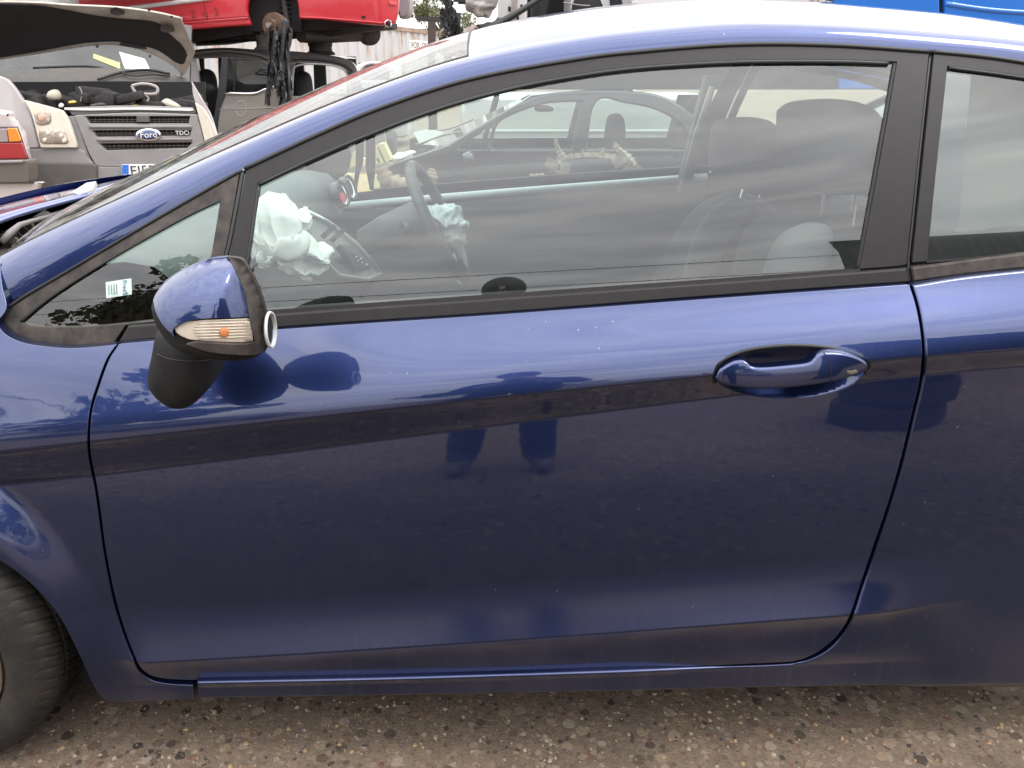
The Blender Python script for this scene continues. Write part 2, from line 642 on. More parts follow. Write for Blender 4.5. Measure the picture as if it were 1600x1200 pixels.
def glass(name, tint=(0.86, 0.93, 0.90), ior=1.6, rough=0.0, dirt=0.0):
    """window glass built from a tinted pass-through and a fresnel reflection (thin pane, no refraction offset)"""
    if name in MATS:
        return MATS[name]
    m = bpy.data.materials.new(name)
    m.use_nodes = True
    nt = m.node_tree; n = nt.nodes; l = nt.links
    n.clear()
    out = n.new('ShaderNodeOutputMaterial')
    tr = n.new('ShaderNodeBsdfTransparent'); tr.inputs['Color'].default_value = (*tint, 1)
    gl = n.new('ShaderNodeBsdfGlossy'); gl.inputs['Roughness'].default_value = rough
    fr = n.new('ShaderNodeFresnel')
    ge = n.new('ShaderNodeNewGeometry')              # the pane reflects alike from both faces
    ri = n.new('ShaderNodeMapRange'); ri.inputs['To Min'].default_value = ior; ri.inputs['To Max'].default_value = 1.0 / ior
    l.new(ge.outputs['Backfacing'], ri.inputs['Value']); l.new(ri.outputs['Result'], fr.inputs['IOR'])
    mx = n.new('ShaderNodeMixShader')
    l.new(fr.outputs[0], mx.inputs[0]); l.new(tr.outputs[0], mx.inputs[1]); l.new(gl.outputs[0], mx.inputs[2])
    if dirt > 0:
        tcn = n.new('ShaderNodeTexCoord')
        nz = n.new('ShaderNodeTexNoise'); nz.inputs['Scale'].default_value = 90; nz.inputs['Detail'].default_value = 6
        nb = n.new('ShaderNodeTexNoise'); nb.inputs['Scale'].default_value = 4; nb.inputs['Detail'].default_value = 4
        l.new(tcn.outputs['Object'], nz.inputs['Vector']); l.new(tcn.outputs['Object'], nb.inputs['Vector'])
        mu = n.new('ShaderNodeMath'); mu.operation = 'MULTIPLY'
        l.new(nz.outputs['Fac'], mu.inputs[0]); l.new(nb.outputs['Fac'], mu.inputs[1])
        mr = n.new('ShaderNodeMapRange'); mr.inputs['From Min'].default_value = 0.15; mr.inputs['From Max'].default_value = 0.45
        mr.inputs['To Max'].default_value = dirt
        l.new(mu.outputs[0], mr.inputs['Value'])
        df = n.new('ShaderNodeBsdfDiffuse'); df.inputs['Color'].default_value = (0.45, 0.42, 0.38, 1)
        m2 = n.new('ShaderNodeMixShader')
        l.new(mr.outputs['Result'], m2.inputs[0]); l.new(mx.outputs[0], m2.inputs[1]); l.new(df.outputs[0], m2.inputs[2])
        mx = m2
    l.new(mx.outputs[0], out.inputs['Surface'])
    MATS[name] = m
    return m

M_BLUE = paint('blue_paint', (0.0175, 0.033, 0.120), metal=0.90, rough=0.33, dust=0.34, coat_ior=1.69, film=True)
M_TRIM = mat('satin_black_trim', (0.020, 0.0175, 0.0185), 0.50, spec=0.26, noise=(40, 0.5, (0.030, 0.026, 0.026)), bump=(900, 0.05))
M_TRIMDUST = mat('dusty_black_trim', (0.026, 0.022, 0.022), 0.60, spec=0.3, noise=(30, 0.8, (0.085, 0.070, 0.058)), bump=(700, 0.08))
M_RUBBER = mat('black_rubber', (0.012, 0.012, 0.013), 0.45)
M_BLACKPL = mat('grained_black_plastic', (0.014, 0.0135, 0.014), 0.75, spec=0.18, bump=(1400, 0.22), noise=(25, 0.5, (0.035, 0.032, 0.03)))
M_GAP = mat('gap_black', (0.006, 0.006, 0.007), 0.8)
M_GLASS = glass('side_glass', (0.80, 0.90, 0.86), ior=1.95, dirt=0.02)
M_WSCREEN = glass('windscreen_glass', (0.78, 0.90, 0.84), ior=1.6, dirt=0.42)
M_FRIT = mat('black_glass_print', (0.035, 0.030, 0.033), 0.12, spec=0.6)
M_INT = mat('dark_interior_plastic', (0.045, 0.047, 0.052), 0.55, bump=(500, 0.03))
M_INTL = mat('interior_dashboard', (0.090, 0.098, 0.100), 0.5, bump=(700, 0.05), noise=(20, 0.3, (0.12, 0.12, 0.118)))
M_CLOTH = mat('seat_cloth_charcoal', (0.022, 0.022, 0.025), 0.9, bump=(800, 0.05))
M_CLOTHL = mat('seat_cloth_grey', (0.085, 0.088, 0.092), 0.9, bump=(800, 0.05))
M_HEADLIN = mat('headlining_grey', (0.42, 0.42, 0.41), 0.95)
M_AIRBAG = mat('airbag_cloth', (0.90, 0.90, 0.88), 0.85, bump=(300, 0.06), noise=(14, 0.2, (0.78, 0.77, 0.74)))
M_SILVER = mat('silver_plastic', (0.42, 0.43, 0.44), 0.35, metal=0.6)
M_CHROME = mat('chrome', (0.75, 0.75, 0.76), 0.12, metal=1.0)
M_STEEL = mat('dull_steel', (0.30, 0.28, 0.27), 0.45, metal=0.8, noise=(30, 0.5, (0.20, 0.12, 0.07)))
M_RUST = mat('rusty_steel', (0.14, 0.075, 0.045), 0.8, metal=0.2, noise=(25, 0.8, (0.05, 0.035, 0.03)), bump=(120, 0.4))
M_DARKMETAL = mat('oily_dark_metal', (0.03, 0.028, 0.027), 0.6, metal=0.3, noise=(18, 0.7, (0.07, 0.055, 0.045)), bump=(90, 0.4))
M_WHITE = mat('white_paper', (0.80, 0.80, 0.78), 0.7)
M_INK = mat('printed_ink', (0.03, 0.03, 0.04), 0.6)
# ------------------------------------------------------------------ the blue hatchback
YC = 0.86                                   # centre plane of the car
car = thing('hatchback_car', 'metallic dark blue three-door hatchback filling the foreground, its airbags burst', 'car', (0, YC, 0))

def fcurve(pts, y, deg=3):
    P = [on_y(a, b, y + 0.035 * on_y(a, b, y).x ** 2) for a, b in pts]
    c = np.polyfit([p.x for p in P], [p.z for p in P], deg)
    return lambda x: np.polyval(c, x)
T = lambda d: math.tan(R(d))
# feature lines of the body side: photo points, y, slope above, slope below (normal tilt in degrees, + faces up)
FEAT = [
    ([(-300, 578), (-100, 560), (185, 537), (440, 514), (780, 491), (1100, 466), (1400, 444), (1600, 421), (1900, 395)], 0.0725, 33, 33),
    'SHOULDER',
    ([(-300, 738), (0, 704), (140, 688), (500, 655), (700, 630), (1000, 598), (1110, 586), (1450, 556), (1600, 546), (1900, 530)], 0.0, 6, -34),
    ([(-300, 785), (0, 760), (140, 743), (350, 722), (700, 672), (1000, 633), (1110, 622), (1450, 588), (1600, 574), (1900, 552)], 0.034, -30, 4.5),
    ([(-300, 960), (200, 945), (700, 912), (1000, 893), (1330, 868), (1600, 850), (1900, 835)], 0.033, -4.5, -4.5),
    ([(-300, 1060), (220, 1037), (500, 1022), (800, 1000), (1000, 985), (1330, 963), (1600, 944), (1900, 925)], 0.010, 18, -33),
    ([(-300, 1085), (230, 1067), (600, 1061), (900, 1052), (1260, 1038), (1600, 1025), (1900, 1012)], 0.042, -26, -8),
    ([(-300, 1112), (300, 1092), (800, 1084), (1300, 1074), (1900, 1064)], 0.050, -12, -40),
]
_a, _b = FEAT[0][0], FEAT[2][0]
FEAT[1] = ([(x, float(np.interp(x, [q[0] for q in _a], [q[1] for q in _a]) * 0.27 + np.interp(x, [q[0] for q in _b], [q[1] for q in _b]) * 0.73)) for x in (-300, 0, 200, 500, 800, 1100, 1400, 1600, 1900)], 0.0118, 27, 27)
FZ = [fcurve(p, y) for p, y, a, b in FEAT]
WHEEL = on_y(-176, 1066, 0.02)              # front wheel centre
WHEEL.z = 0.285
def S_body(x, z):
    x = np.asarray(x, float); z = np.asarray(z, float)
    zs = [f(x) for f in FZ]
    ys = [f[1] for f in FEAT]
    sa = [T(f[2]) for f in FEAT]; sb = [T(f[3]) for f in FEAT]
    # the lower flare and the crease fade a little towards the rear wheel and the front arch
    y = np.full_like(x, 0.0)
    y = np.where(z >= zs[0], ys[0] + (z - zs[0]) * sa[0], y)
    for k in range(len(zs) - 1):
        h = zs[k] - zs[k + 1]
        t = np.clip((z - zs[k + 1]) / h, 0, 1)
        y0, y1 = ys[k + 1], ys[k]
        m0, m1 = sa[k + 1] * h, sb[k] * h
        t2 = t * t; t3 = t2 * t
        yy = (2 * t3 - 3 * t2 + 1) * y0 + (t3 - 2 * t2 + t) * m0 + (-2 * t3 + 3 * t2) * y1 + (t3 - t2) * m1
        if k == 4 or k == 5:
            yflat = ys[4] + (ys[6] - ys[4]) * np.clip((zs[4] - z) / (zs[4] - zs[6]), 0, 1) ** 2
            w = np.clip((x - 0.66) / 0.28, 0, 1); w = w * w * (3 - 2 * w)
            w2 = np.clip((-0.72 - x) / 0.12, 0, 1); w2 = w2 * w2 * (3 - 2 * w2)
            w = np.maximum(w, w2)
            yy = yy * (1 - w) + yflat * w
        y = np.where((z < zs[k]) & (z >= zs[k + 1]), yy, y)
    y = np.where(z < zs[-1], ys[-1] + (z - zs[-1]) * sb[-1], y)
    y = y + 0.035 * x * x
    # flared lip round the front wheel
    rho = np.hypot(x - WHEEL.x, (z - WHEEL.z) * 0.96)
    t = np.clip((0.475 - rho) / 0.10, 0, 1)
    t = t * t * (3 - 2 * t)
    t = t * np.clip((-0.56 - x) / 0.2, 0, 1)
    y = y - 0.034 * t
    return y
def S_sill(x, z):
    """rear quarter and sill: the sill stands proud under the door and runs out into the quarter panel"""
    x = np.asarray(x, float); z = np.asarray(z, float)
    f = np.clip((0.54 - x) / 0.34, 0, 1); f = f * f * (3 - 2 * f)
    return S_body(x, z) - 0.015 * f
def S_wing(x, z):
    x = np.asarray(x, float); z = np.asarray(z, float)
    t = np.clip((FZ[6](x) + 0.035 - z) / 0.05, 0, 1); t = t * t * (3 - 2 * t)
    f = np.clip((x + 0.80) / 0.12, 0, 1)
    return S_body(x, z) - 0.013 * t * f
def S_green(x, z):
    x = np.asarray(x, float); z = np.asarray(z, float)
    dz = z - (FZ[0](x))
    f = np.minimum(0, x + 0.35)
    return 0.087 + 0.33 * dz + 0.56 * dz * np.abs(dz) + 0.035 * x * x + 0.06 * f * f

V2 = lambda P: [Vector((*p, 0)) for p in P]
# --- door skin
door = panel('door', spline([
    [(186, 537), (170, 562), (156, 600), (144, 640), (140, 682), (142, 715), (151, 760), (157, 800), (165, 860), (180, 935), (196, 988), (209, 1022), (219, 1042), (235, 1055), (262, 1061), (300, 1063)],
    [(300, 1063), (600, 1057), (900, 1048), (1200, 1036), (1245, 1032), (1268, 1024), (1290, 1010), (1311, 990), (1328, 962), (1343, 918), (1364, 856), (1385, 795), (1405, 728), (1424, 650), (1436, 600), (1441, 560), (1439, 520), (1432, 480), (1421, 444)],
    [(1421, 444), (1100, 467), (780, 491), (440, 514), (186, 537)]]),
    S_body, M_BLUE, car, holes=[spline([[(1113, 591), (1124, 567), (1160, 549), (1210, 541), (1260, 540), (1310, 546), (1346, 559), (1360, 572), (1350, 586), (1330, 601), (1300, 613), (1260, 621), (1215, 622), (1175, 618), (1140, 608), (1113, 591)]])],
    gx=0.02, gz=0.012, thick=0.02, hole_thick=0.006, lines=FZ, ne=0.0028, r=0.0015)
# --- front wing
wing = panel('front_wing', spline([
    [(x + 2.8, y - 1) for x, y in [(180, 539), (164, 563), (150, 600), (138, 640), (134, 682), (136, 716), (145, 762), (151, 802), (159, 862), (174, 938), (190, 992), (203, 1026), (214, 1049), (234, 1064), (262, 1070), (300, 1072)]],
    [(302, 1071), (304, 1092)],
    [(304, 1092), (230, 1096), (172, 1097)],
    [(172, 1097), (158, 1090), (142, 1064), (118, 1012), (90, 960), (50, 914), (0, 876), (-60, 846), (-140, 828), (-230, 826), (-320, 845), (-400, 885), (-470, 950), (-520, 1040), (-535, 1090)],
    [(-535, 1090), (-700, 1080)], [(-700, 1080), (-760, 800), (-740, 600), (-660, 480)],
    [(-660, 480), (-400, 420), (-150, 396), (-40, 402), (0, 412)],
    [(0, 412), (4, 450), (10, 482), (-6, 505)],
    [(-6, 505), (10, 523), (40, 536), (90, 543), (130, 543), (182, 538)]]),
    S_wing, M_BLUE, car, gx=0.018, gz=0.012, thick=0.02, lines=FZ, ne=0.0028, r=0.0015)
# --- rear quarter and sill in one pressing
quarter = panel('rear_quarter_panel', spline([
    [(x - 2.8 * (1 if y < 1000 else 0), y) for x, y in [(1427, 444), (1438, 480), (1445, 520), (1447, 560), (1442, 601), (1430, 652), (1411, 730), (1391, 797), (1370, 860), (1349, 922), (1334, 966), (1316, 996), (1294, 1016), (1272, 1029), (1248, 1036), (1200, 1040), (900, 1052), (600, 1061), (306, 1067)]],
    [(306, 1067), (310, 1092)],
    [(310, 1092), (800, 1084), (1300, 1073), (1600, 1072), (2050, 1062)],
    [(2050, 1062), (2050, 700), (2050, 386)],
    [(2050, 386), (1800, 402), (1600, 421), (1500, 432), (1425, 444)]]),
    S_sill, M_BLUE, car, gx=0.02, gz=0.012, thick=0.05, r=0.0055, lines=FZ, ne=0.0028)
# --- greenhouse frames
DRIP = [(25, 470), (100, 425), (200, 366), (300, 308), (382, 262), (500, 207), (600, 165), (735, 122), (900, 91), (1000, 79), (1150, 68), (1300, 69), (1455, 79), (1600, 96), (1800, 130), (2050, 185)]
qf = panel('quarter_light_frame', spline([
    [(374, 270), (300, 312), (200, 370), (100, 429), (27, 474), (-4, 500), (-12, 512)],
    [(-12, 512), (0, 521), (24, 531), (60, 538), (110, 540), (178, 536)],
    [(178, 536), (196, 509)], [(196, 509), (250, 503), (318, 498)],
    [(318, 498), (333, 440), (350, 398), (363, 335), (374, 270)]]),
    S_green, M_TRIMDUST, car, holes=[spline([[(344, 313), (285, 341), (176, 402), (83, 461), (30, 503)], [(30, 503), (57, 510), (142, 510), (237, 501), (308, 494)], [(308, 494), (329, 402), (344, 313)]])], gx=0.03, gz=0.02, thick=0.02, hole_thick=0.010, r=0.0015)
df = panel('door_window_frame', spline([
    [(384, 266), (500, 212), (600, 170), (735, 127), (900, 96), (1000, 84), (1150, 73), (1300, 74), (1452, 84)],
    [(1452, 84), (1440, 200), (1424, 345), (1417, 414)], [(1417, 414), (1345, 421), (800, 459), (361, 490)],
    [(361, 490), (358, 430), (360, 395), (371, 335), (384, 266)]]),
    S_green, M_TRIM, car, holes=[spline([[(403, 286), (500, 241), (600, 199), (700, 163), (800, 136), (900, 117), (1000, 104), (1150, 95), (1300, 94), (1401, 97)], [(1401, 97), (1380, 220), (1342, 425)], [(1342, 425), (800, 464), (368, 494)], [(368, 494), (384, 410), (403, 286)]])],
    gx=0.03, gz=0.02, thick=0.02, hole_thick=0.012, r=0.0015)
bp = panel('b_pillar_trim', spline([
    [(1459, 84), (1530, 91), (1600, 101), (1800, 135), (2050, 190)], [(2050, 190), (2050, 362)],
    [(2050, 362), (1800, 379), (1600, 396), (1425, 411)], [(1425, 411), (1432, 345), (1447, 200), (1459, 84)]]),
    S_green, M_TRIM, car, holes=[spline([[(1481, 104), (1600, 120), (1760, 148), (1900, 190)], [(1900, 190), (1960, 300), (1960, 372)], [(1960, 372), (1600, 398), (1449, 409)], [(1449, 409), (1465, 250), (1481, 104)]])],
    gx=0.03, gz=0.02, thick=0.02, hole_thick=0.010, r=0.0015)
m1 = panel('belt_moulding', spline([[(200, 509), (350, 497), (510, 485), (780, 466), (1100, 443), (1418, 419)], [(1418, 419), (1422, 442)], [(1422, 442), (1100, 465), (780, 490), (440, 513), (184, 536)], [(184, 536), (200, 509)]]),
    S_green, M_TRIM, car, gx=0.03, gz=0.008, thick=0.02, r=0.004, off=-0.005)
m2 = panel('belt_moulding', spline([[(1424, 418), (1600, 396), (1800, 379), (2050, 362)], [(2050, 362), (2050, 384)], [(2050, 384), (1800, 401), (1600, 420), (1500, 431), (1428, 441)], [(1428, 441), (1424, 418)]]),
    S_green, M_TRIMDUST, car, gx=0.03, gz=0.008, thick=0.02, r=0.004, off=-0.004)
# --- glass panes, a few mm behind the frames
dg = panel('door_glass', spline([[(395, 282), (500, 232), (600, 190), (700, 154), (800, 127), (900, 108), (1000, 95), (1150, 86), (1300, 86), (1408, 90)], [(1408, 90), (1386, 220), (1350, 436)], [(1350, 436), (800, 476), (360, 504)], [(360, 504), (378, 400), (395, 282)]]),
    S_green, M_GLASS, car, gx=0.04, gz=0.02, thick=0.001, r=0.0005, off=0.006)
qlg = panel('quarter_light_glass', spline([[(349, 304), (285, 334), (176, 396), (83, 455), (20, 507)], [(20, 507), (57, 516), (142, 516), (237, 507), (312, 500)], [(312, 500), (334, 402), (349, 304)]]),
    S_green, M_GLASS, car, gx=0.04, gz=0.02, thick=0.001, r=0.0005, off=0.005)
rqg = panel('rear_quarter_glass', spline([[(1474, 96), (1600, 112), (1765, 140), (1908, 182)], [(1908, 182), (1970, 300), (1970, 380)], [(1970, 380), (1600, 406), (1442, 417)], [(1442, 417), (1458, 250), (1474, 96)]]),
    S_green, M_GLASS, car, gx=0.04, gz=0.02, thick=0.001, r=0.0005, off=0.005)
# black print behind the rear quarter glass edge
fr = panel('glass_edge_print', spline([[(1474, 96), (1600, 112), (1765, 140), (1908, 182)], [(1908, 182), (1970, 300), (1970, 380)], [(1970, 380), (1600, 406), (1442, 417)], [(1442, 417), (1458, 250), (1474, 96)]]),
    S_green, M_FRIT, rqg, holes=[spline([[(1517, 126), (1524, 117), (1600, 127), (1760, 158), (1880, 205)], [(1880, 205), (1930, 300), (1930, 340)], [(1930, 340), (1600, 352), (1498, 362), (1498, 350)], [(1498, 350), (1510, 210), (1517, 126)]])],
    gx=0.04, gz=0.02, thick=0.001, r=0.0004, off=0.0075)
# --- rubber seals
def seal(name, pts, r, parent, S=S_green, off=0.0, closed=False, matr=None, n=6):
    P = on_surf_many(pts, S)
    P = resample(P, 0.012, closed)
    if closed:
        P.append(P[0])
    P = [Vector((p.x, p.y + off, p.z)) for p in P]
    return MB().tube(P, r, n).build(name, matr or M_RUBBER, parent, auto=None)
seal('door_seal', open_spline([(382, 264), (500, 209), (600, 167), (735, 124), (900, 93), (1000, 81), (1150, 70), (1300, 71), (1455, 81)]), 0.0042, car)
seal('door_seal', open_spline([(1457, 81), (1530, 88), (1600, 98), (1800, 132), (2050, 187)]), 0.0042, car)
seal('door_seal', open_spline([(378, 266), (300, 310), (200, 368), (100, 427), (25, 472), (-8, 503)]), 0.0036, car)
seal('door_seal', open_spline([(379, 268), (367, 335), (354, 397), (338, 440), (325, 500)]), 0.004, car, off=0.003)
seal('door_seal', open_spline([(1456, 82), (1443, 200), (1428, 345), (1421, 415), (1424, 442)]), 0.003, car, off=0.006)
seal('window_seal', spline([[(404, 289), (500, 244), (600, 202), (700, 166), (800, 139), (900, 120), (1000, 107), (1150, 98), (1300, 97), (1398, 100)]]), 0.0042, car, off=0.003)
seal('window_seal', open_spline([(1399, 100), (1378, 220), (1341, 424)]), 0.0035, car, off=0.004, matr=M_TRIM)
seal('window_seal', open_spline([(404, 289), (387, 400), (371, 492)]), 0.0035, car, off=0.004)
seal('window_seal', open_spline([(1483, 106), (1600, 122), (1760, 150), (1898, 192)]), 0.003, car, off=0.002)
seal('window_seal', open_spline([(343, 314), (285, 342), (176, 403), (83, 462), (32, 503)]), 0.0024, car, off=0.002)

# --- A-pillar / cant rail in body colour, then windscreen and roof across the car
RAILTOP = [(2, 400), (60, 370), (130, 337), (200, 305), (300, 258), (400, 213), (500, 170), (600, 131), (700, 97), (800, 73), (900, 56), (1000, 44), (1150, 33), (1300, 36), (1450, 47), (1600, 61), (1800, 93), (2050, 150)]
drip3 = on_surf_many(open_spline([(22, 468)] + DRIP[1:], 8), S_green)
drx = np.array([p.x for p in drip3]); dry = np.array([p.y for p in drip3]); drz = np.array([p.z for p in drip3])
top3 = []
for p in open_spline(RAILTOP, 6):
    q = on_y(p.x, p.y, 0.25)
    for _ in range(30):
        yy = float(np.interp(q.x, drx, dry)) + 0.058
        q = on_y(p.x, p.y, yy)
    top3.append(q)
NST = 120
def by_len(P, n):
    L = [0.0]
    for a, b in zip(P[:-1], P[1:]):
        L.append(L[-1] + (b - a).length)
    out = []
    for i in range(n):
        s = L[-1] * i / (n - 1)
        k = min(max(int(np.searchsorted(L, s)) - 1, 0), len(P) - 2)
        t = (s - L[k]) / max(L[k + 1] - L[k], 1e-9)
        out.append(P[k].lerp(P[k + 1], t))
    return out
top3 = by_len(top3, NST)
low3 = []
lowL = by_len(drip3, NST)
# matching lower points: nearest along the drip line, monotone
for i, q in enumerate(top3):
    low3.append(lowL[i])
# smooth matching by arc fraction is good enough (both run nose to tail)
rows = []
for a, b in zip(low3, top3):
    ax = (top3[-1] - top3[0]).normalized()
    mid_n = Vector((0, -0.72, 0.69))
    row = []
    row.append(a + Vector((0, 0.014, -0.004)))
    for k in range(9):
        t = k / 8
        row.append(a.lerp(b, t) + mid_n * (0.013 * 4 * t * (1 - t)) + Vector((0, -0.003, 0)))
    rows.append(row)
rail_o = MB().sheet([list(r_) for r_ in zip(*rows)]).build('roof_rail', M_BLUE, car, auto=60)
# rail nose, closing the A-pillar foot
# windscreen and roof
def across(P, n, bul, H, ex):
    out = []
    w = 2 * (YC - P.y)
    for k in range(n + 1):
        u = k / n
        c = abs(2 * u - 1)
        out.append(P + Vector((0, w * u, 0)) + bul * (H * (1 - c ** ex)))
    return out
HDR = [i for i, q in enumerate(top3) if q.x > on_y(744, 80, 0.3).x][0]
bwin = Vector((-0.88, 0, 0.47))
def bulge(i):
    t = np.clip((i - HDR + 40) / 52.0, 0, 1); t = t * t * (3 - 2 * t)
    d = bwin.lerp(Vector((0, 0, 1)), float(t))
    return d, 0.075 * (1 - t) + 0.062 * t, 2.4 + 0.5 * float(t)
wrows = [across(top3[i] + Vector((0, 0.006, 0.0)), 48, *bulge(i)) for i in range(0, HDR)]
ws = MB().sheet(wrows).build('windscreen', M_WSCREEN, car, auto=None)
rrows = [across(top3[i] + Vector((0, -0.003, 0.0)), 48, *bulge(i)) for i in range(HDR - 1, NST)]
roof = MB().sheet(rrows).build('roof', M_BLUE, car, auto=None)
rl = [[p + Vector((0, 0, -0.035)) for p in r_] for r_ in rrows]
MB().sheet(rl).build('headlining', M_HEADLIN, car, auto=None)
# seam mouldings
MB().tube([p + Vector((0, 0, 0.001)) for p in [wrows[-1][k].lerp(rrows[0][k], 0.5) for k in range(0, 41)]] if False else [a + Vector((0, 0, -0.001)) for a in wrows[-1]], 0.0035, 6).build('header_seal', M_TRIMDUST, ws, auto=None)
MB().tube([top3[i] + Vector((0, 0.008, 0.0)) for i in range(HDR)], 0.0034, 6).build('windscreen_seal', M_TRIMDUST, ws, auto=None)
# far side of the shell mirrored from the near side
def mirror_part(o):
    c = o.copy()
    COL.objects.link(c)
    c.parent = o.parent
    c.scale = (1, -1, 1)
    return c
for o in (door, wing, quarter, qf, df, bp, m1, m2, dg, qlg, rqg, rail_o):
    mirror_part(o)
# dark inner skins so that gaps read black
def inner_skin(name, outline, S, off, matr):
    return panel(name, spline(outline), S, matr, car, gx=0.05, gz=0.03, thick=0.002, r=0.001, off=off)
ib = inner_skin('inner_body_side', [[(-8, 520), (90, 552), (185, 545), (780, 500), (1400, 452), (2000, 398)], [(2000, 398), (2000, 1050)], [(2000, 1050), (1300, 1062), (600, 1074), (180, 1080)], [(180, 1080), (150, 1000), (60, 880), (-8, 840)], [(-8, 840), (-8, 520)]], S_body, 0.05, M_GAP)
mirror_part(ib)
# ------------------------------------------------------------------ door handle
def polar_surface(outline, center, S0, depth, p=2.2, sgn=-1, clampr=0.995):
    f0 = (lambda x, z: np.full_like(x, S0)) if not callable(S0) else S0
    P = on_surf_many(outline, f0)
    c = on_surf(center[0], center[1], f0)
    ang = np.array([math.atan2(q.z - c.z, q.x - c.x) for q in P])
    rad = np.array([math.hypot(q.z - c.z, q.x - c.x) for q in P])
    o = np.argsort(ang)
    ang, rad = ang[o], rad[o]
    A = np.concatenate([ang - 2 * np.pi, ang, ang + 2 * np.pi]); Rr = np.concatenate([rad, rad, rad])
    def S(x, z):
        x = np.asarray(x, float); z = np.asarray(z, float)
        a = np.arctan2(z - c.z, x - c.x); r_ = np.hypot(z - c.z, x - c.x)
        rho = np.clip(r_ / np.interp(a, A, Rr), 0, clampr)
        return f0(x, z) + sgn * depth * (1 - rho ** p) ** (1 / p if sgn < 0 else 1.0)
    return S
HOLE = [(1113, 591), (1124, 567), (1160, 549), (1210, 541), (1260, 540), (1310, 546), (1346, 559), (1360, 572), (1350, 586), (1330, 601), (1300, 613), (1260, 621), (1215, 622), (1175, 618), (1140, 608), (1113, 591)]
hole = spline([HOLE])
S_flat = lambda x, z: S_body(x, z) * 0 + 0.010 + 0.035 * np.asarray(x) ** 2
S_bowl = polar_surface(hole, (1237, 582), S_flat, 0.030, 2.0, 1)
GRIP = spline([[(1117, 591), (1125, 577), (1144, 565), (1160, 562), (1169, 566), (1176, 572), (1192, 574), (1230, 571), (1262, 567), (1271, 561), (1278, 553), (1292, 549), (1320, 551), (1344, 559), (1357, 570), (1344, 584), (1305, 597), (1245, 606), (1185, 609), (1142, 605), (1122, 599), (1117, 591)]])
_gz = on_surf_many([(1117, 592), (1240, 588), (1357, 571)], S_flat)
_gc = np.polyfit([p.x for p in _gz], [p.z for p in _gz], 2)
def S_grip(x, z):
    x = np.asarray(x, float); z = np.asarray(z, float)
    u = np.clip(np.abs(x - _gz[1].x) / 0.125, 0, 1)
    return S_flat(x, z) - 0.030 + 0.016 * u ** 2.5 + 6.0 * (z - np.polyval(_gc, x) - 0.004) ** 2
handle = panel('door_handle', GRIP, S_grip, M_BLUE, door, gx=0.006, gz=0.003, thick=0.022, r=0.0055, step=0.003)
panel('handle_recess', hole, S_bowl, M_BLUE, door, gx=0.006, gz=0.004, thick=0.002, r=0.0006, step=0.004)
seal('handle_gasket', open_spline([(1118, 598)] + HOLE[:9]), 0.0032, door, S=S_flat, off=-0.001)
seal('handle_joint', open_spline([(1287, 551), (1296, 562), (1298, 580), (1299, 596)]), 0.0009, handle, S=lambda x, z: S_grip(x, z) - 0.0002, n=5)
panel('lock_cover', spline([[(1324, 579), (1331, 580), (1338, 578), (1340, 582), (1331, 585), (1324, 583), (1324, 579)]]), lambda x, z: S_grip(x, z) - 0.001, M_STEEL, handle, gx=0.004, gz=0.004, thick=0.002, r=0.0005, step=0.002)

# ------------------------------------------------------------------ door mirror
HEAD = [(239, 470), (246, 455), (266, 433), (298, 415), (328, 404), (354, 401), (375, 404), (385, 414), (401, 445), (412, 475), (417, 510), (417, 540), (413, 551), (391, 556), (330, 551), (297, 541), (270, 527), (254, 508), (243, 488), (239, 470)]
MY = -0.15
S_head = polar_surface(spline([HEAD]), (348, 518), MY, 0.085, 2.1)
mirror = blob('door_mirror', [Vector((348 + (p.x - 348) * 0.975, 518 + (p.y - 518) * 0.975, 0)) for p in spline([HEAD])], (348, 518), MY, M_BLACKPL, car, front=0.070, back=0.055, p=2.1, rings=14)
panel('mirror_cap', spline([[(239, 470), (246, 455), (266, 433), (298, 415), (328, 404), (354, 401)], [(354, 401), (364, 415), (376, 440), (385, 468), (391, 496)],
    [(391, 496), (360, 497), (330, 498), (305, 500), (286, 505), (273, 512), (270, 520), (272, 527)], [(272, 527), (254, 508), (243, 488), (239, 470)]]),
    S_head, M_BLUE, mirror, gx=0.005, gz=0.005, thick=0.008, r=0.0008, step=0.003, off=-0.0015)
panel('mirror_rim', spline([[(353, 401), (375, 404), (385, 414), (401, 445), (412, 475), (417, 510), (417, 540), (413, 551)], [(413, 551), (391, 556), (330, 551), (290, 538)], [(290, 538), (310, 535), (373, 538), (397, 535)], [(397, 535), (388, 494), (383, 466), (374, 440), (362, 415), (353, 401)]]),
    S_head, M_TRIMDUST, mirror, gx=0.005, gz=0.005, thick=0.008, r=0.0008, step=0.003, off=-0.0030)
LENS = [[(273, 513), (291, 503), (330, 500), (391, 497)], [(391, 497), (396, 533)], [(396, 533), (373, 535), (308, 532), (287, 527), (275, 519), (273, 513)]]
M_LENS = glass('clear_lens', (0.95, 0.93, 0.9), ior=1.5)
refl = mat('indicator_reflector', (0.70, 0.63, 0.55), 0.38, metal=0.35)
lens = panel('indicator_lens', spline(LENS), S_head, M_LENS, mirror, gx=0.006, gz=0.006, thick=0.006, r=0.001, step=0.003, off=-0.0022)
panel('indicator_reflector', spline(LENS), S_head, refl, lens, gx=0.006, gz=0.006, thick=0.001, r=0.0006, step=0.003, off=0.0035)
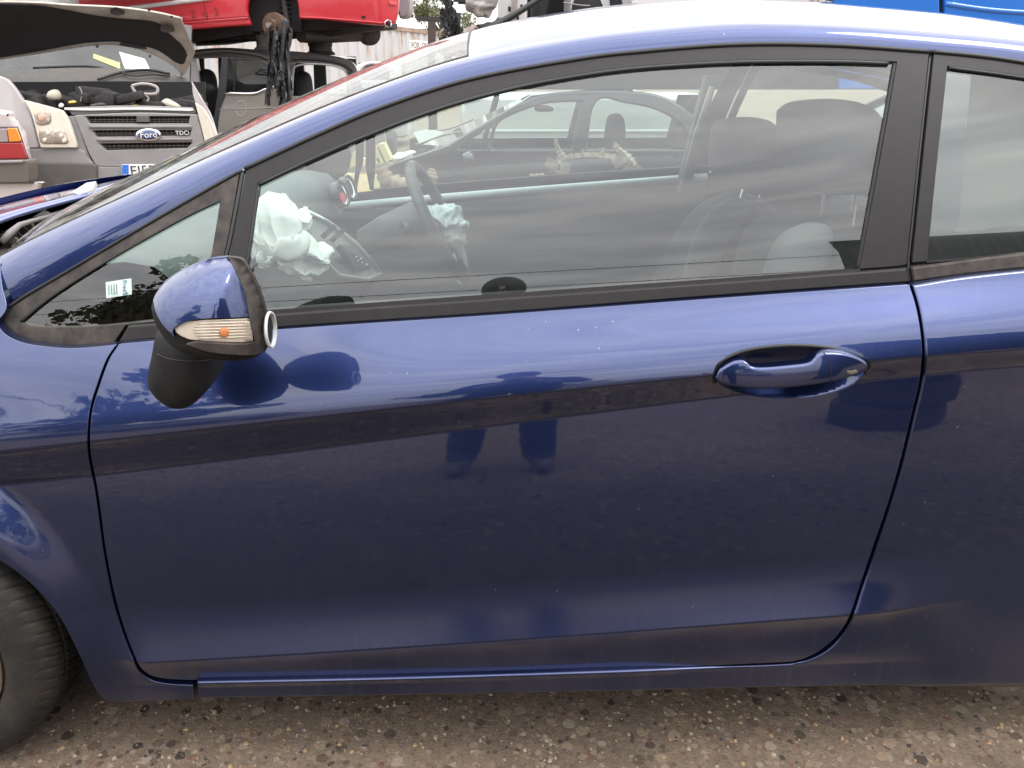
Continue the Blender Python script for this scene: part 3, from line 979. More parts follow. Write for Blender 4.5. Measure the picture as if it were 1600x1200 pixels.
# reflector flutes and amber bulb
for k in range(7):
    y0 = 502 + k * 4.6
    xa = 300 + abs(k - 3) * 3
    P = on_surf_many([(xa + (390 - xa) * i / 10, y0 - (i / 10) * 2.5) for i in range(11)], S_head)
    MB().tube([p + Vector((0, 0.0025, 0)) for p in P], 0.0011, 5).build('flute', refl, lens, auto=None)
for k in range(6):
    P = on_surf_many([(383 + k * 2.0, 503 + i * 3) for i in range(11)], S_head)
    MB().tube([p + Vector((0, 0.0015, 0)) for p in P], 0.0007, 5).build('flute', refl, lens, auto=None)
amber = mat('amber_bulb', (0.62, 0.24, 0.09), 0.3)
blob('indicator_bulb', spline([[(343, 514), (350, 511), (356, 514), (358, 520), (355, 526), (347, 527), (343, 521), (343, 514)]]), (350, 519), lambda x, z: S_head(x, z) + 0.0015, amber, lens, front=0.0032, back=0.002, step=0.002)
# foot
foot = blob('mirror_foot', spline([[(252, 512), (246, 545), (240, 575), (243, 597), (260, 618), (282, 630), (304, 628), (325, 608), (338, 580), (342, 556), (335, 530), (300, 510), (252, 512)]]), (292, 575), -0.075, M_BLACKPL, mirror, front=0.062, back=0.11, p=2.5, rings=12)
P = on_surf_many(open_spline([(246, 553), (262, 560), (290, 564), (315, 564), (340, 558)]), polar_surface(spline([[(252, 512), (246, 545), (240, 575), (243, 597), (260, 618), (282, 630), (304, 628), (325, 608), (338, 580), (342, 556), (335, 530), (300, 510), (252, 512)]]), (292, 575), -0.075, 0.062, 2.5))
MB().tube([p + Vector((0, -0.0005, 0)) for p in P], 0.001, 5).build('foot_seam', M_TRIMDUST, foot, auto=None)
# backing ring of the dislodged mirror glass
c0 = on_y(422, 515, MY - 0.005)
ax = Vector((1.0, 0.02, 0.0))
MB().lathe([(0.0245, -0.002), (0.0265, 0.0), (0.0260, 0.003), (0.0235, 0.003), (0.0235, -0.002)], c0, ax, 40, close=True).build('mirror_ring', mat('pale_plastic_ring', (0.62, 0.62, 0.60), 0.3), mirror, auto=50)
MB().lathe([(0.0, 0.0), (0.012, 0.0), (0.0235, -0.003)], c0, ax, 32).build('mirror_motor', M_BLACKPL, mirror)
MB().lathe([(0.0, -0.012), (0.022, -0.012), (0.028, -0.02), (0.028, -0.04), (0.0, -0.045)], c0 + Vector((0, 0.01, 0)), ax, 32).build('mirror_opening', M_BLACKPL, mirror)

# ------------------------------------------------------------------ front wheel, steered
STEER = R(5)
wc = Vector((WHEEL.x + 0.028, 0.125, 0.299))
wax = Vector((math.sin(-STEER) * -1, -math.cos(STEER), 0))   # outward axis
wax = Vector((-math.sin(STEER), -math.cos(STEER), 0)).normalized()
wheel = thing('front_wheel', '', '', (0, 0, 0)); del wheel['label']; del wheel['category']
wheel.parent = car
wheel.location = wc - car.location
TR = 0.288; wc = wc + Vector((0.018, 0, 0.0))
tyre_m = mat('worn_tyre_rubber', (0.009, 0.0085, 0.008), 0.75, noise=(16, 0.9, (0.036, 0.029, 0.022)), bump=(160, 0.35))
prof = [(0.196, 0.070), (0.200, 0.090), (0.214, 0.1000), (0.236, 0.1035), (0.254, 0.1005), (0.268, 0.094), (0.276, 0.087), (0.2825, 0.078), (0.2860, 0.066), (0.2875, 0.045), (0.2878, 0.040), (0.2800, 0.038), (0.2800, 0.030), (0.2880, 0.028), (0.2882, 0.0)]
prof = [(r_ * 1.04, h) for r_, h in prof]
prof = prof + [(r_, -h) for r_, h in reversed(prof[:-1])]
n = 330
V = []; F = []
upv = Vector((0, 0, 1)); bv = wax.cross(upv)
for i, (r_, h) in enumerate(prof):
    for j in range(n):
        w = 2 * math.pi * j / n + h * 1.6
        g = 0.0
        if r_ > 0.283 and (j % 5) == 0:
            g = 0.0030 if abs(h) > 0.04 else 0.004
        if r_ > 0.291 and (j % 5) == 3 and abs(h) < 0.06:
            g = 0.003
        rr = r_ - g
        V.append(wc + wax * h + upv * (math.cos(w) * rr) + bv * (math.sin(w) * rr))
for i in range(len(prof) - 1):
    for j in range(n):
        j2 = (j + 1) % n
        F.append((i * n + j, i * n + j2, (i + 1) * n + j2, (i + 1) * n + j))
mesh_obj('tyre', V, F, tyre_m, wheel, True, None, None, 28)
rimm = mat('corroded_alloy', (0.20, 0.145, 0.11), 0.5, metal=0.5, noise=(30, 0.8, (0.09, 0.055, 0.035)), bump=(90, 0.3))
rim = MB().lathe([(0.206, 0.080), (0.205, 0.094), (0.194, 0.092), (0.186, 0.075), (0.180, 0.02), (0.178, -0.08)], wc, wax, 64, up=(0, 0, 1)).build('rim', rimm, wheel)
for k in range(7):
    a = 2 * math.pi * k / 7 + 0.3
    d1 = upv * math.cos(a) + bv * math.sin(a)
    d2 = wax.cross(d1)
    mb = MB()
    rowsp = []
    for (rr, hw, h) in ((0.035, 0.022, 0.068), (0.10, 0.017, 0.076), (0.16, 0.019, 0.078), (0.186, 0.03, 0.072)):
        rowsp.append([wc + d1 * rr + d2 * (-hw) + wax * (h - 0.02), wc + d1 * rr + d2 * (-hw * 0.7) + wax * h, wc + d1 * rr + d2 * (hw * 0.7) + wax * h, wc + d1 * rr + d2 * hw + wax * (h - 0.02)])
    mb.sheet(rowsp).build('spoke', rimm, wheel)
MB().lathe([(0.0, 0.08), (0.03, 0.08), (0.04, 0.07), (0.05, 0.05)], wc, wax, 32).build('hub_cap', rimm, wheel)
MB().lathe([(0.0, -0.02), (0.13, -0.02), (0.13, -0.04), (0.0, -0.05)], wc, wax, 40).build('brake_disc', M_RUST, wheel)
# arch liner
MB().lathe([(0.355, 0.0), (0.36, 0.25)], Vector((WHEEL.x + 0.03, 0.035, WHEEL.z + 0.03)), (0, 1, 0), 40, up=(0, 0, 1), a0=R(-100), a1=R(100)).build('arch_liner', M_GAP, car)
# far wheel, under the far side
# ------------------------------------------------------------------ bonnet, scuttle, wiper
rowsb = []
for i in range(24):
    t = i / 23
    x = -1.085 - 0.95 * t
    row = []
    for j in range(33):
        u = j / 32
        y = 0.10 + 1.52 * u
        c = 2 * u - 1
        z = 1.088 - 0.02 * c * c - 0.014 * u - 0.25 * t ** 1.15
        z += 0.010 * math.exp(-((t - 0.33) / 0.12) ** 2) * (0.8 + 0.5 * math.sin(3 * u + 1))      # buckled crease
        z += 0.006 * math.sin(9 * u + 5 * t) * (1 - t)
        xx = x + 0.05 * c * c * (1 - t)
        row.append((xx, y, z))
    rowsb.append(row)
bon = MB().sheet(rowsb).build('bonnet', paint('bonnet_paint', (0.040, 0.066, 0.28), metal=1.0, rough=0.34, dust=2.2, coat_ior=1.7), car, auto=None, label='buckled bonnet sprung open at its rear edge')
solidify(bon, 0.012, -1)
# rolled rear lip of the bonnet
MB().tube([Vector(p) + Vector((0.004, 0, -0.008)) for p in rowsb[0]], 0.005, 8).build('bonnet_lip', MATS['bonnet_paint'], bon, auto=None)
dusty = mat('dusty_grey_plastic', (0.22, 0.19, 0.165), 0.8, noise=(20, 0.8, (0.09, 0.075, 0.065)), bump=(120, 0.4))
# scuttle panel in front of the windscreen
sc_rows = []
for j in range(30):
    u = j / 29
    y = 0.22 + 1.28 * u
    c = 2 * u - 1
    x0 = -0.985 - 0.16 * (1 - c * c)
    sc_rows.append([(x0 + 0.05, y, 0.985 + 0.045 * (1 - c * c) + 0.006 * math.sin(31 * u)), (x0 - 0.015, y, 0.985 + 0.032 * (1 - c * c)), (x0 - 0.08, y, 0.955 + 0.03 * (1 - c * c) + 0.01 * math.sin(17 * u)), (x0 - 0.16, y, 0.90)])
scut = MB().sheet(sc_rows).build('scuttle_panel', dusty, car)
solidify(scut, 0.006)
pl = lambda pts, y0: [on_y(a, b, y0 + dy) for a, b, dy in pts]
q = pl([(44, 343, 0.0), (70, 328, 0.04), (86, 336, 0.08), (92, 344, 0.09), (60, 352, 0.03), (46, 350, 0.0)], 0.62)
MB().prism(q, (0, 0.004, -0.01)).build('torn_plastic_flap', mat('torn_pale_plastic', (0.55, 0.53, 0.52), 0.6), scut, smooth=False)
q = pl([(112, 300, 0.0), (136, 285, 0.05), (150, 283, 0.08), (146, 296, 0.06), (124, 304, 0.01)], 0.80)
MB().prism(q, (0, 0.004, -0.01)).build('torn_plastic_flap', mat('torn_pale_plastic'), scut, smooth=False)
P = pl([(2, 378, 0.0), (16, 364, 0.02), (30, 352, 0.06), (48, 346, 0.12), (70, 340, 0.2), (120, 322, 0.42)], 0.40)
MB().tube(P, [0.007, 0.008, 0.006, 0.005, 0.005, 0.004], 8).build('wiper_arm', mat('dusty_wiper_metal', (0.16, 0.145, 0.14), 0.55), scut, auto=None)
rs_ = random.Random(17)
for k in range(22):
    a_, b_ = 4 + 60 * rs_.random(), 0
    b_ = 380 - a_ * 0.45 + rs_.uniform(-12, 6)
    if k > 16:
        a_, b_ = 112 + 34 * rs_.random(), 300 + 10 * rs_.random()
    c = on_y(a_, b_, 0.40 + 0.006 * a_ * 0.6 + 0.03 * rs_.random())
    w = 0.008 + 0.016 * rs_.random()
    ph = rs_.random() * 6
    q = [c + Vector((w * math.cos(ph + t) * (0.6 + 0.8 * rs_.random()), 0.012 * rs_.random(), 0.7 * w * math.sin(ph + t) * (0.6 + 0.8 * rs_.random()))) for t in (0, 1.3, 2.4, 3.6, 5.0)]
    MB().prism(q, (0.002, 0.006, -0.004)).build('plastic_shard', rs_.choice((M_DARKMETAL, M_GAP, dusty)), scut, smooth=False)
# engine bay: dark tub with a few blocks
MB().box((-1.45, YC, 0.45), 0.75, 1.35, 0.7).build('engine_bay', M_GAP, car, smooth=False)
eng = MB()
for k in range(16):
    eng.box((-1.25 - 0.5 * rnd.random(), 0.3 + 1.1 * rnd.random(), 0.82 + 0.08 * rnd.random()), 0.1 + 0.15 * rnd.random(), 0.12 + 0.2 * rnd.random(), 0.08 + 0.1 * rnd.random(), Matrix.Rotation(rnd.random() * 0.5, 3, 'Z'), 0.012)
eng.build('engine', M_DARKMETAL, car)
# nose of the car beyond the frame
nr = []
for i in range(14):
    t = i / 13
    z = 0.18 + 0.72 * t
    bx_ = -1.98 + 0.10 * (2 * t - 1) ** 2 + 0.12 * t * t
    nr.append([(bx_ + 0.42 * abs(2 * u - 1) ** 3.2, 0.06 + 1.60 * u, z) for u in [k / 24 for k in range(25)]])
MB().sheet(nr).build('front_bumper', M_BLUE, car, auto=None)
# ------------------------------------------------------------------ tail of the car beyond the frame
P0 = rrows[-1]
tr = [P0]
for (dx, dz, k) in ((0.10, -0.03, 1.0), (0.20, -0.10, 1.02), (0.30, -0.24, 1.06), (0.38, -0.42, 1.12), (0.43, -0.60, 1.16), (0.45, -0.85, 1.17), (0.42, -1.1, 1.17), (0.34, -1.22, 1.15)):
    tr.append([(p.x + dx - 0.16 * abs(2 * (p.y - P0[0].y) / (P0[-1].y - P0[0].y) - 1) ** 3 * min(1, dx * 4), YC + (p.y - YC) * k, P0[24].z * 0.5 + p.z * 0.5 + dz) for p in P0])
nrow = len(tr[0])
tg_r = [tr[i] for i in (0, 1)]
MB().sheet(tg_r).build('tailgate_spoiler', M_BLUE, car, auto=None)
MB().sheet(tr[4:]).build('tailgate', M_BLUE, car, auto=None)
MB().sheet(tr[1:5]).build('rear_window', M_GLASS, car, auto=None)
# ------------------------------------------------------------------ interior
# floor, bulkhead, dark lower trim
MB().box((0.05, YC + 0.02, 0.19), 2.3, 1.48, 0.13).build('cabin_floor', M_GAP, car, smooth=False)
MB().box((-0.98, YC, 0.62), 0.04, 1.44, 0.62).build('bulkhead', M_GAP, car, smooth=False)
# door cards (inner trim) of both doors
def card(y, s):
    mb = MB()
    prof = [(0.945, 0.045), (0.975, 0.055), (0.985, 0.035), (0.985, 0.0)]
    zs = [(0.30, 0.02), (0.45, 0.05), (0.60, 0.07), (0.68, 0.075), (0.72, 0.05), (0.85, 0.045), (0.93, 0.055), (0.965, 0.06), (0.982, 0.045), (0.986, 0.0)]
    rows = []
    for k in range(30):
        x = -0.62 + 1.28 * k / 29
        zz = float(FZ[0](np.array([x]))[0]) - 1.0
        rows.append([(x, y + s * d, z + zz * min(1, z)) for z, d in zs])
    return mb.sheet(rows).build('door_card', M_INT, car, auto=None)
card(1.60, -1)
card(0.115, 1)
# bright belt strip on the far door
bs = MB()
P = []
for k in range(20):
    x = -0.70 + 1.36 * k / 19
    P.append((x, 1.545, float(FZ[0](np.array([x]))[0]) - 0.010))
bs.tube(P, 0.013, 10).build('door_top_strip', mat('grey_soft_trim', (0.42, 0.45, 0.46), 0.35), car, auto=None)
# dashboard: swept profile with a raised binnacle on the driver's side
rowsd = []
prof = [(-1.00, 0.955), (-0.90, 0.995), (-0.80, 1.02), (-0.71, 1.032), (-0.655, 1.022), (-0.625, 0.995), (-0.615, 0.955), (-0.625, 0.90), (-0.63, 0.86), (-0.60, 0.82), (-0.585, 0.76), (-0.60, 0.66), (-0.66, 0.55), (-0.72, 0.40)]
for j in range(46):
    u = j / 45
    y = 0.25 + 1.24 * u
    b1 = math.exp(-((y - 1.22) / 0.19) ** 4)
    b2 = math.exp(-((y - 0.86) / 0.17) ** 4)
    row = []
    for k, (x, z) in enumerate(prof):
        top = 1.0 if z > 0.94 else (0.5 if z > 0.84 else 0.0)
        bx_ = 0.10 * b1 * top + 0.035 * b2 * top
        bz = 0.045 * b1 * (1 if 2 <= k <= 5 else 0) + 0.025 * b2 * (1 if 1 <= k <= 5 else 0)
        cx = 0.06 * (2 * u - 1) ** 2
        row.append((x + bx_ * (1 if k > 2 else 0) - cx * (1 if k < 3 else 0.4), y, z + bz))
    rowsd.append(row)
dash = MB().sheet(rowsd).build('dashboard', M_INTL, car, auto=50)
# binnacle dials
for (yy, rr) in ((1.15, 0.034), (1.27, 0.034)):
    mb = MB().lathe([(rr * 1.15, -0.01), (rr * 1.15, 0.012), (rr, 0.012), (rr, 0.0), (0.0, 0.0)], (-0.505, yy, 1.025), (0.94, -0.2, 0.28), 32)
    mb.build('dial', mat('dial_bezel', (0.03, 0.03, 0.032), 0.15, spec=0.8), dash)
    MB().lathe([(rr * 0.7, 0.0), (rr * 0.95, 0.002), (rr * 0.95, 0.0)], (-0.500, yy, 1.026), (0.94, -0.2, 0.28), 32).build('dial_ring', M_CHROME, dash)
MB().lathe([(0.02, 0.0), (0.0, 0.002)], (-0.496, 1.15, 1.012), (0.94, -0.2, 0.28), 20).build('dial_red_glint', mat('red_glint', (0.6, 0.06, 0.04), 0.4), dash)  # red reflection painted on the dial as a small mark
# sloping centre console with silver edges and vents
cA = [on_y(*q) for q in ((430, 332, 0.68), (478, 330, 0.90), (512, 348, 0.93), (556, 382, 0.95), (594, 426, 0.96), (575, 436, 0.84), (528, 430, 0.76), (498, 402, 0.72), (470, 368, 0.70))]
con = MB().prism(cA, (-0.10, 0, -0.14)).build('centre_console', mat('console_grey', (0.13, 0.135, 0.14), 0.4), dash, smooth=False)
MB().tube([on_y(*q) for q in ((478, 329, 0.89), (512, 346, 0.92), (556, 380, 0.94), (596, 425, 0.95))], 0.006, 8).build('console_edge', M_SILVER, con, auto=None)
MB().tube([on_y(*q) for q in ((430, 331, 0.67), (470, 366, 0.69), (498, 400, 0.71), (530, 430, 0.75), (574, 437, 0.83), (596, 428, 0.95))], 0.006, 8).build('console_edge', M_SILVER, con, auto=None)
for k in range(2):
    o = 14 * k
    q = [on_y(*p) for p in ((503 + o, 366 + o * 0.45, 0.76), (518 + o, 353 + o * 0.45, 0.86), (524 + o, 357 + o * 0.45, 0.87), (509 + o, 371 + o * 0.45, 0.77))]
    MB().prism([p + Vector((0.006, -0.004, 0.006)) for p in q], (-0.01, 0, -0.01)).build('vent', M_GAP, con, smooth=False)
q = [on_y(*p) for p in ((528, 384, 0.76), (552, 386, 0.90), (580, 416, 0.92), (556, 424, 0.80))]
MB().prism([p + Vector((0.004, -0.003, 0.004)) for p in q], (-0.01, 0, -0.01)).build('button_panel', M_INT, con, smooth=False)
for k in range(6):
    p = on_y(544 + 7 * k - 12 * (k // 3), 404 + 3 * (k % 3) + 9 * (k // 3), 0.83)
    MB().box(p + Vector((0.012, -0.006, 0.010)), 0.006, 0.008, 0.006, bev=0.001).build('button', M_SILVER, con)
# steering column shroud and stalk
MB().lathe([(0.0, -0.01), (0.05, -0.01), (0.06, 0.02), (0.055, 0.12), (0.04, 0.2), (0.0, 0.22)], (-0.28, 1.25, 0.935), (-0.9, 0, -0.35), 20).build('column_shroud', M_INTL, dash)
MB().tube([(-0.33, 1.2, 0.93), (-0.30, 1.05, 0.95), (-0.29, 0.98, 0.955)], [0.012, 0.009, 0.012], 8).build('stalk', M_INT, dash, auto=None)
# steering wheel
swc = Vector((-0.225, 1.25, 0.925)); swa = Vector((0.90, 0.0, 0.43)).normalized()
sw = thing('steering_wheel', '', '', (0, 0, 0)); del sw['label']; del sw['category']
sw.parent = car; sw.location = swc - car.location
MB().lathe([(0.186 + 0.0175 * math.cos(a), 0.0175 * math.sin(a)) for a in [2 * math.pi * k / 14 for k in range(14)]], swc, swa, 64, up=(0, 0, 1), close=True).build('wheel_rim', mat('steering_leather', (0.05, 0.052, 0.055), 0.38, bump=(300, 0.1)), sw, auto=None)
upw = (Vector((0, 0, 1)) - swa * swa.z).normalized(); rtw = swa.cross(upw)
for a in (90, 270, 180):
    d = upw * math.cos(R(a)) + rtw * math.sin(R(a))
    MB().tube([swc + d * 0.03 - swa * 0.015, swc + d * 0.10 - swa * 0.012, swc + d * 0.18], [0.03, 0.02, 0.013], 8).build('spoke', M_INT, sw, auto=None)
# burst airbags: crumpled sheets grown from traced outlines
def crumple(o, amp, freq, seed, ridge=0.5):
    """soft folds with a few sharper ridges"""
    me = o.data
    rs = np.random.RandomState(seed)
    K = rs.normal(size=(6, 3)) * freq
    ph = rs.uniform(0, 6.28, 6)
    co = np.array([v.co for v in me.vertices]); no = np.array([v.normal for v in me.vertices])
    warp = 0.6 * np.sin(co @ (rs.normal(size=(3,)) * freq * 0.7) + 1.0)
    h = np.zeros(len(co))
    for k in range(6):
        s = np.sin(co @ K[k] + ph[k] + warp)
        h += (1 - ridge) * s + ridge * (1 - 2 * np.abs(s) ** 0.8)
    co += no * (h * amp / 3.0)[:, None]
    me.vertices.foreach_set('co', co.ravel())
    me.update()
def drape(o, amp, freq, seed, ang=38):
    """long creases that run down the hanging cloth"""
    me = o.data
    rs = np.random.RandomState(seed)
    co = np.array([v.co for v in me.vertices]); no = np.array([v.normal for v in me.vertices])
    h = np.zeros(len(co))
    for k in range(4):
        a = R(ang + rs.uniform(-26, 26))
        K = np.array([math.cos(a), rs.uniform(-0.4, 0.4), math.sin(a)]) * freq * rs.uniform(0.7, 1.3)
        W = rs.normal(size=3) * freq * 0.30
        s = np.sin(co @ K + 1.3 * np.sin(co @ W + rs.uniform(0, 6)) + rs.uniform(0, 6))
        h += 1 - 2 * np.abs(s) ** 0.7
    co += no * (h * amp / 4)[:, None]
    me.vertices.foreach_set('co', co.ravel())
    me.update()
ab = blob('passenger_airbag', spline([[(404, 318), (424, 302), (452, 305), (480, 322), (496, 338), (490, 352), (506, 366), (522, 386), (530, 408), (524, 424), (514, 440), (492, 446), (476, 440), (458, 420), (438, 402), (418, 394), (404, 398), (398, 380), (400, 350), (404, 318)]]), (456, 374), 0.44, M_AIRBAG, car, front=0.12, back=0.12, p=1.9, rings=34, step=0.005)
crumple(ab, 0.034, 13, 3, 0.35)
drape(ab, 0.020, 34, 5)
drape(ab, 0.009, 62, 11, 70)
ab2 = blob('driver_airbag', spline([[(664, 322), (690, 316), (712, 318), (728, 332), (735, 355), (731, 378), (722, 392), (708, 394), (692, 380), (676, 358), (664, 322)]]), (702, 352), 1.24, mat('driver_airbag_plastic', (0.62, 0.68, 0.69), 0.3, noise=(30, 0.6, (0.40, 0.45, 0.47))), sw, front=0.07, back=0.06, p=1.9, rings=18, step=0.007)
crumple(ab2, 0.012, 34, 9, 0.7)
crumple(ab2, 0.005, 80, 11, 0.7)
q = [on_y(a, b, 1.15) for a, b in ((703, 398), (709, 396), (716, 420), (720, 446), (714, 440), (706, 415))]
MB().prism(q, (0.003, 0.006, 0)).build('torn_strip', MATS['driver_airbag_plastic'], sw, smooth=False)
# printed ring on the passenger bag
ringp = on_y(407, 376, 0.32)
# seats
def seat(yc_, back, head, bc, hc, posts, half, mat_side):
    s_ = thing('seat', '', '', (0, 0, 0)); del s_['label']; del s_['category']
    s_.parent = car
    s_.location = Vector((0.45, yc_, 0.30)) - car.location
    b = blob('backrest', spline([back]), bc, yc_, M_CLOTH, s_, front=half, back=half, p=3.2, rings=14, step=0.015)
    blob('headrest', spline([head]), hc, yc_, M_CLOTH, s_, front=half * 0.62, back=half * 0.62, p=2.8, rings=12, step=0.012)
    for (a0, b0, a1, b1) in posts:
        MB().tube([on_y(a0, b0, yc_ - 0.05), on_y(a1, b1, yc_ - 0.05)], 0.006, 8).build('headrest_post', M_CHROME, s_)
    # cushion
    mb = MB().box((0.12, yc_, 0.50), 0.52, 2 * half, 0.18, Matrix.Rotation(R(-8), 3, 'Y'), 0.07)
    mb.build('cushion', M_CLOTH, s_)
    return s_, b
s1, b1 = seat(0.46, [(1130, 620), (1158, 470), (1180, 390), (1200, 356), (1232, 340), (1290, 337), (1318, 346), (1334, 380), (1345, 450), (1345, 540), (1310, 640), (1220, 665), (1130, 620)],
     [(1228, 172), (1250, 159), (1310, 155), (1345, 165), (1361, 192), (1366, 240), (1355, 288), (1300, 300), (1240, 290), (1226, 232), (1228, 172)], (1250, 500), (1297, 228), [(1285, 338, 1290, 290), (1328, 365, 1337, 300)], 0.24, 0)
s2, b2 = seat(1.25, [(1000, 520), (1028, 448), (1064, 374), (1100, 330), (1130, 312), (1160, 304), (1192, 312), (1212, 332), (1216, 380), (1190, 450), (1150, 530), (1070, 560), (1000, 520)],
     [(1117, 200), (1132, 187), (1182, 184), (1206, 196), (1219, 240), (1220, 272), (1170, 282), (1120, 276), (1113, 240), (1117, 200)], (1120, 430), (1166, 233), [(1158, 312, 1162, 296), (1186, 318, 1189, 305)], 0.24, 0)
# grey side bolsters
for s_, yy, out, c in ((s1, 0.245, [(1178, 620), (1185, 500), (1200, 420), (1222, 372), (1260, 350), (1292, 352), (1300, 372), (1285, 430), (1270, 520), (1240, 640), (1178, 620)], (1235, 480)),
                      (s2, 1.04, [(1056, 520), (1068, 440), (1082, 380), (1104, 338), (1134, 314), (1164, 310), (1172, 320), (1150, 350), (1128, 400), (1108, 470), (1090, 530), (1056, 520)], (1105, 410))):
    blob('side_bolster', spline([out]), c, yy, M_CLOTHL, s_, front=0.045, back=0.08, p=2.4, rings=10, step=0.012)
MB().box((1.30, 0.36, 1.05), 0.90, 0.02, 0.70, None, 0.005).build('quarter_backing', mat('pale_backing', (0.34, 0.32, 0.30), 0.8), car)  # pale panel added behind the quarter glass in place of its bright reflection
# rear bench
MB().box((1.05, YC, 0.72), 0.16, 1.25, 0.55, Matrix.Rotation(R(14), 3, 'Y'), 0.06).build('rear_seat', M_CLOTH, car)
# interior mirror and grey inner pillar trims are hidden by reflections; keep the inner B-pillar trim of the far side
q = [on_y(a, b, 1.50) for a, b in ((1104, 118), (1122, 118), (1078, 300), (1058, 300))]
MB().prism(q, (0, 0.05, 0)).build('pillar_trim', mat('pillar_trim_grey', (0.06, 0.06, 0.062), 0.6), car)
MB().tube([on_y(a, b, 1.46) for a, b in ((1112, 135), (1085, 215), (1062, 300))], 0.007, 6).build('seat_belt', mat('belt_webbing', (0.30, 0.30, 0.30), 0.8), car, auto=None)
# torn handover sticker on the front quarter light
q = on_surf_many([(165, 441), (205, 435), (206, 460), (166, 466)], lambda x, z: S_green(x, z) + 0.0072)
stk = MB().prism(q, (0, 0.0006, 0)).build('window_sticker', M_WHITE, qlg, smooth=False)
def text(body, size, M, matr, parent, name='lettering', extrude=0.0003, align='CENTER'):
    cu = bpy.data.curves.new(name, 'FONT')
    cu.body = body; cu.size = size; cu.align_x = align; cu.align_y = 'CENTER'; cu.extrude = extrude
    cu.resolution_u = 3
    o = bpy.data.objects.new(name, cu)
    COL.objects.link(o)
    dg_ = bpy.context.evaluated_depsgraph_get()
    me = bpy.data.meshes.new_from_object(o.evaluated_get(dg_))
    bpy.data.objects.remove(o)
    verts = [M @ v.co for v in me.vertices]
    faces = [tuple(p.vertices) for p in me.polygons]
    bpy.data.meshes.remove(me)
    return mesh_obj(name, verts, faces, matr, parent, False)
def frame(o, xdir, up):
    x = Vector(xdir).normalized(); z = x.cross(Vector(up)).normalized(); y = z.cross(x)
    return Matrix(((x.x, y.x, z.x, o.x), (x.y, y.y, z.y, o.y), (x.z, y.z, z.z, o.z), (0, 0, 0, 1)))
cS = (q[0] + q[1] + q[2] + q[3]) / 4 + Vector((0, -0.0012, 0))
xr = (q[1] - q[0]).normalized(); ur = (q[0] - q[3]).normalized()
text('FreeS', 0.012, frame(cS + xr * 0.012, -ur, xr), mat('sticker_blue_ink', (0.05, 0.12, 0.25), 0.6), stk)
for k in range(4):
    c1 = cS + xr * (-0.004 - 0.005 * k)
    MB().prism([c1 - ur * 0.009, c1 - ur * 0.009 + xr * 0.0012, c1 + ur * 0.009 + xr * 0.0012, c1 + ur * 0.009], (0, -0.0003, 0)).build('print_line', M_INK, stk, smooth=False)
# ================================================================== things behind the blue car
P_WHITE = paint('white_paint', (0.60, 0.585, 0.58), metal=0.0, rough=0.4, dust=0.8, coat_ior=1.5, scale=0.25)
P_DIRTY = paint('grubby_white_paint', (0.37, 0.34, 0.335), metal=0.0, rough=0.45, dust=1.2, coat_ior=1.4, scale=0.25)
P_RED = paint('red_paint', (0.46, 0.008, 0.018), metal=0.0, rough=0.4, dust=0.4, coat_ior=1.36, scale=0.2)
P_GREY = paint('grey_beige_paint', (0.36, 0.335, 0.30), metal=0.5, rough=0.42, dust=0.6, coat_ior=1.5, scale=0.2)
P_DKGREY = paint('dark_grey_paint', (0.115, 0.108, 0.104), metal=0.4, rough=0.42, dust=0.8, coat_ior=1.5, scale=0.2)
P_SKYBLUE = paint('bright_blue_paint', (0.02, 0.16, 0.58), metal=0.1, rough=0.35, dust=0.3, coat_ior=1.5, scale=0.2)
P_BLACK = paint('black_paint', (0.012, 0.012, 0.014), metal=0.1, rough=0.35, dust=0.6, coat_ior=1.5, scale=0.2)
M_GREYPL = mat('grey_bumper_plastic', (0.205, 0.196, 0.196), 0.6, noise=(7, 0.6, (0.25, 0.235, 0.22)), bump=(140, 0.15))
M_DKPL = mat('dark_bumper_plastic', (0.075, 0.07, 0.065), 0.65, noise=(9, 0.7, (0.11, 0.095, 0.08)), bump=(140, 0.15))
M_VGLASS = glass('yard_glass', (0.72, 0.80, 0.76), ior=1.6, dirt=0.10)
M_DKGLASS = glass('dark_yard_glass', (0.30, 0.33, 0.32), ior=1.75, dirt=0.10)
def plane_S(px, py, Y, yaw=0.0, lean=0.0, curve=0.0, bulge=0.0):
    """y = S(x, z) for a body side: yaw in degrees, lean = dy/dz, curve = plan curvature, bulge = curvature in height"""
    O = on_y(px, py, Y)
    def S(x, z):
        x = np.asarray(x, float); z = np.asarray(z, float)
        return Y + (x - O.x) * math.tan(R(yaw)) + (z - O.z) * lean + curve * (x - O.x) ** 2 + bulge * (z - O.z) ** 2
    S.O = O
    return S
def quick(name, segs, S, matr, parent, off=0.0, thick=0.03, r=0.006, holes=(), g=0.12, step=0.05, label=None, gz=None, hole_thick=None):
    return panel(name, spline(segs, 5), S, matr, parent, holes=[spline(h, 5) for h in holes], gx=g, gz=gz or g, thick=thick, r=r, step=step, off=off, label=label, hole_thick=hole_thick)
def stube(name, pts, S, rad, matr, parent, off=0.0, n=6, sm=6):
    P = on_surf_many(open_spline(pts, sm) if len(pts) > 2 else spline([pts], 4) + V2([pts[-1]]), S)
    return MB().tube([p + Vector((0, off, 0)) for p in P], rad, n).build(name, matr, parent, auto=None)

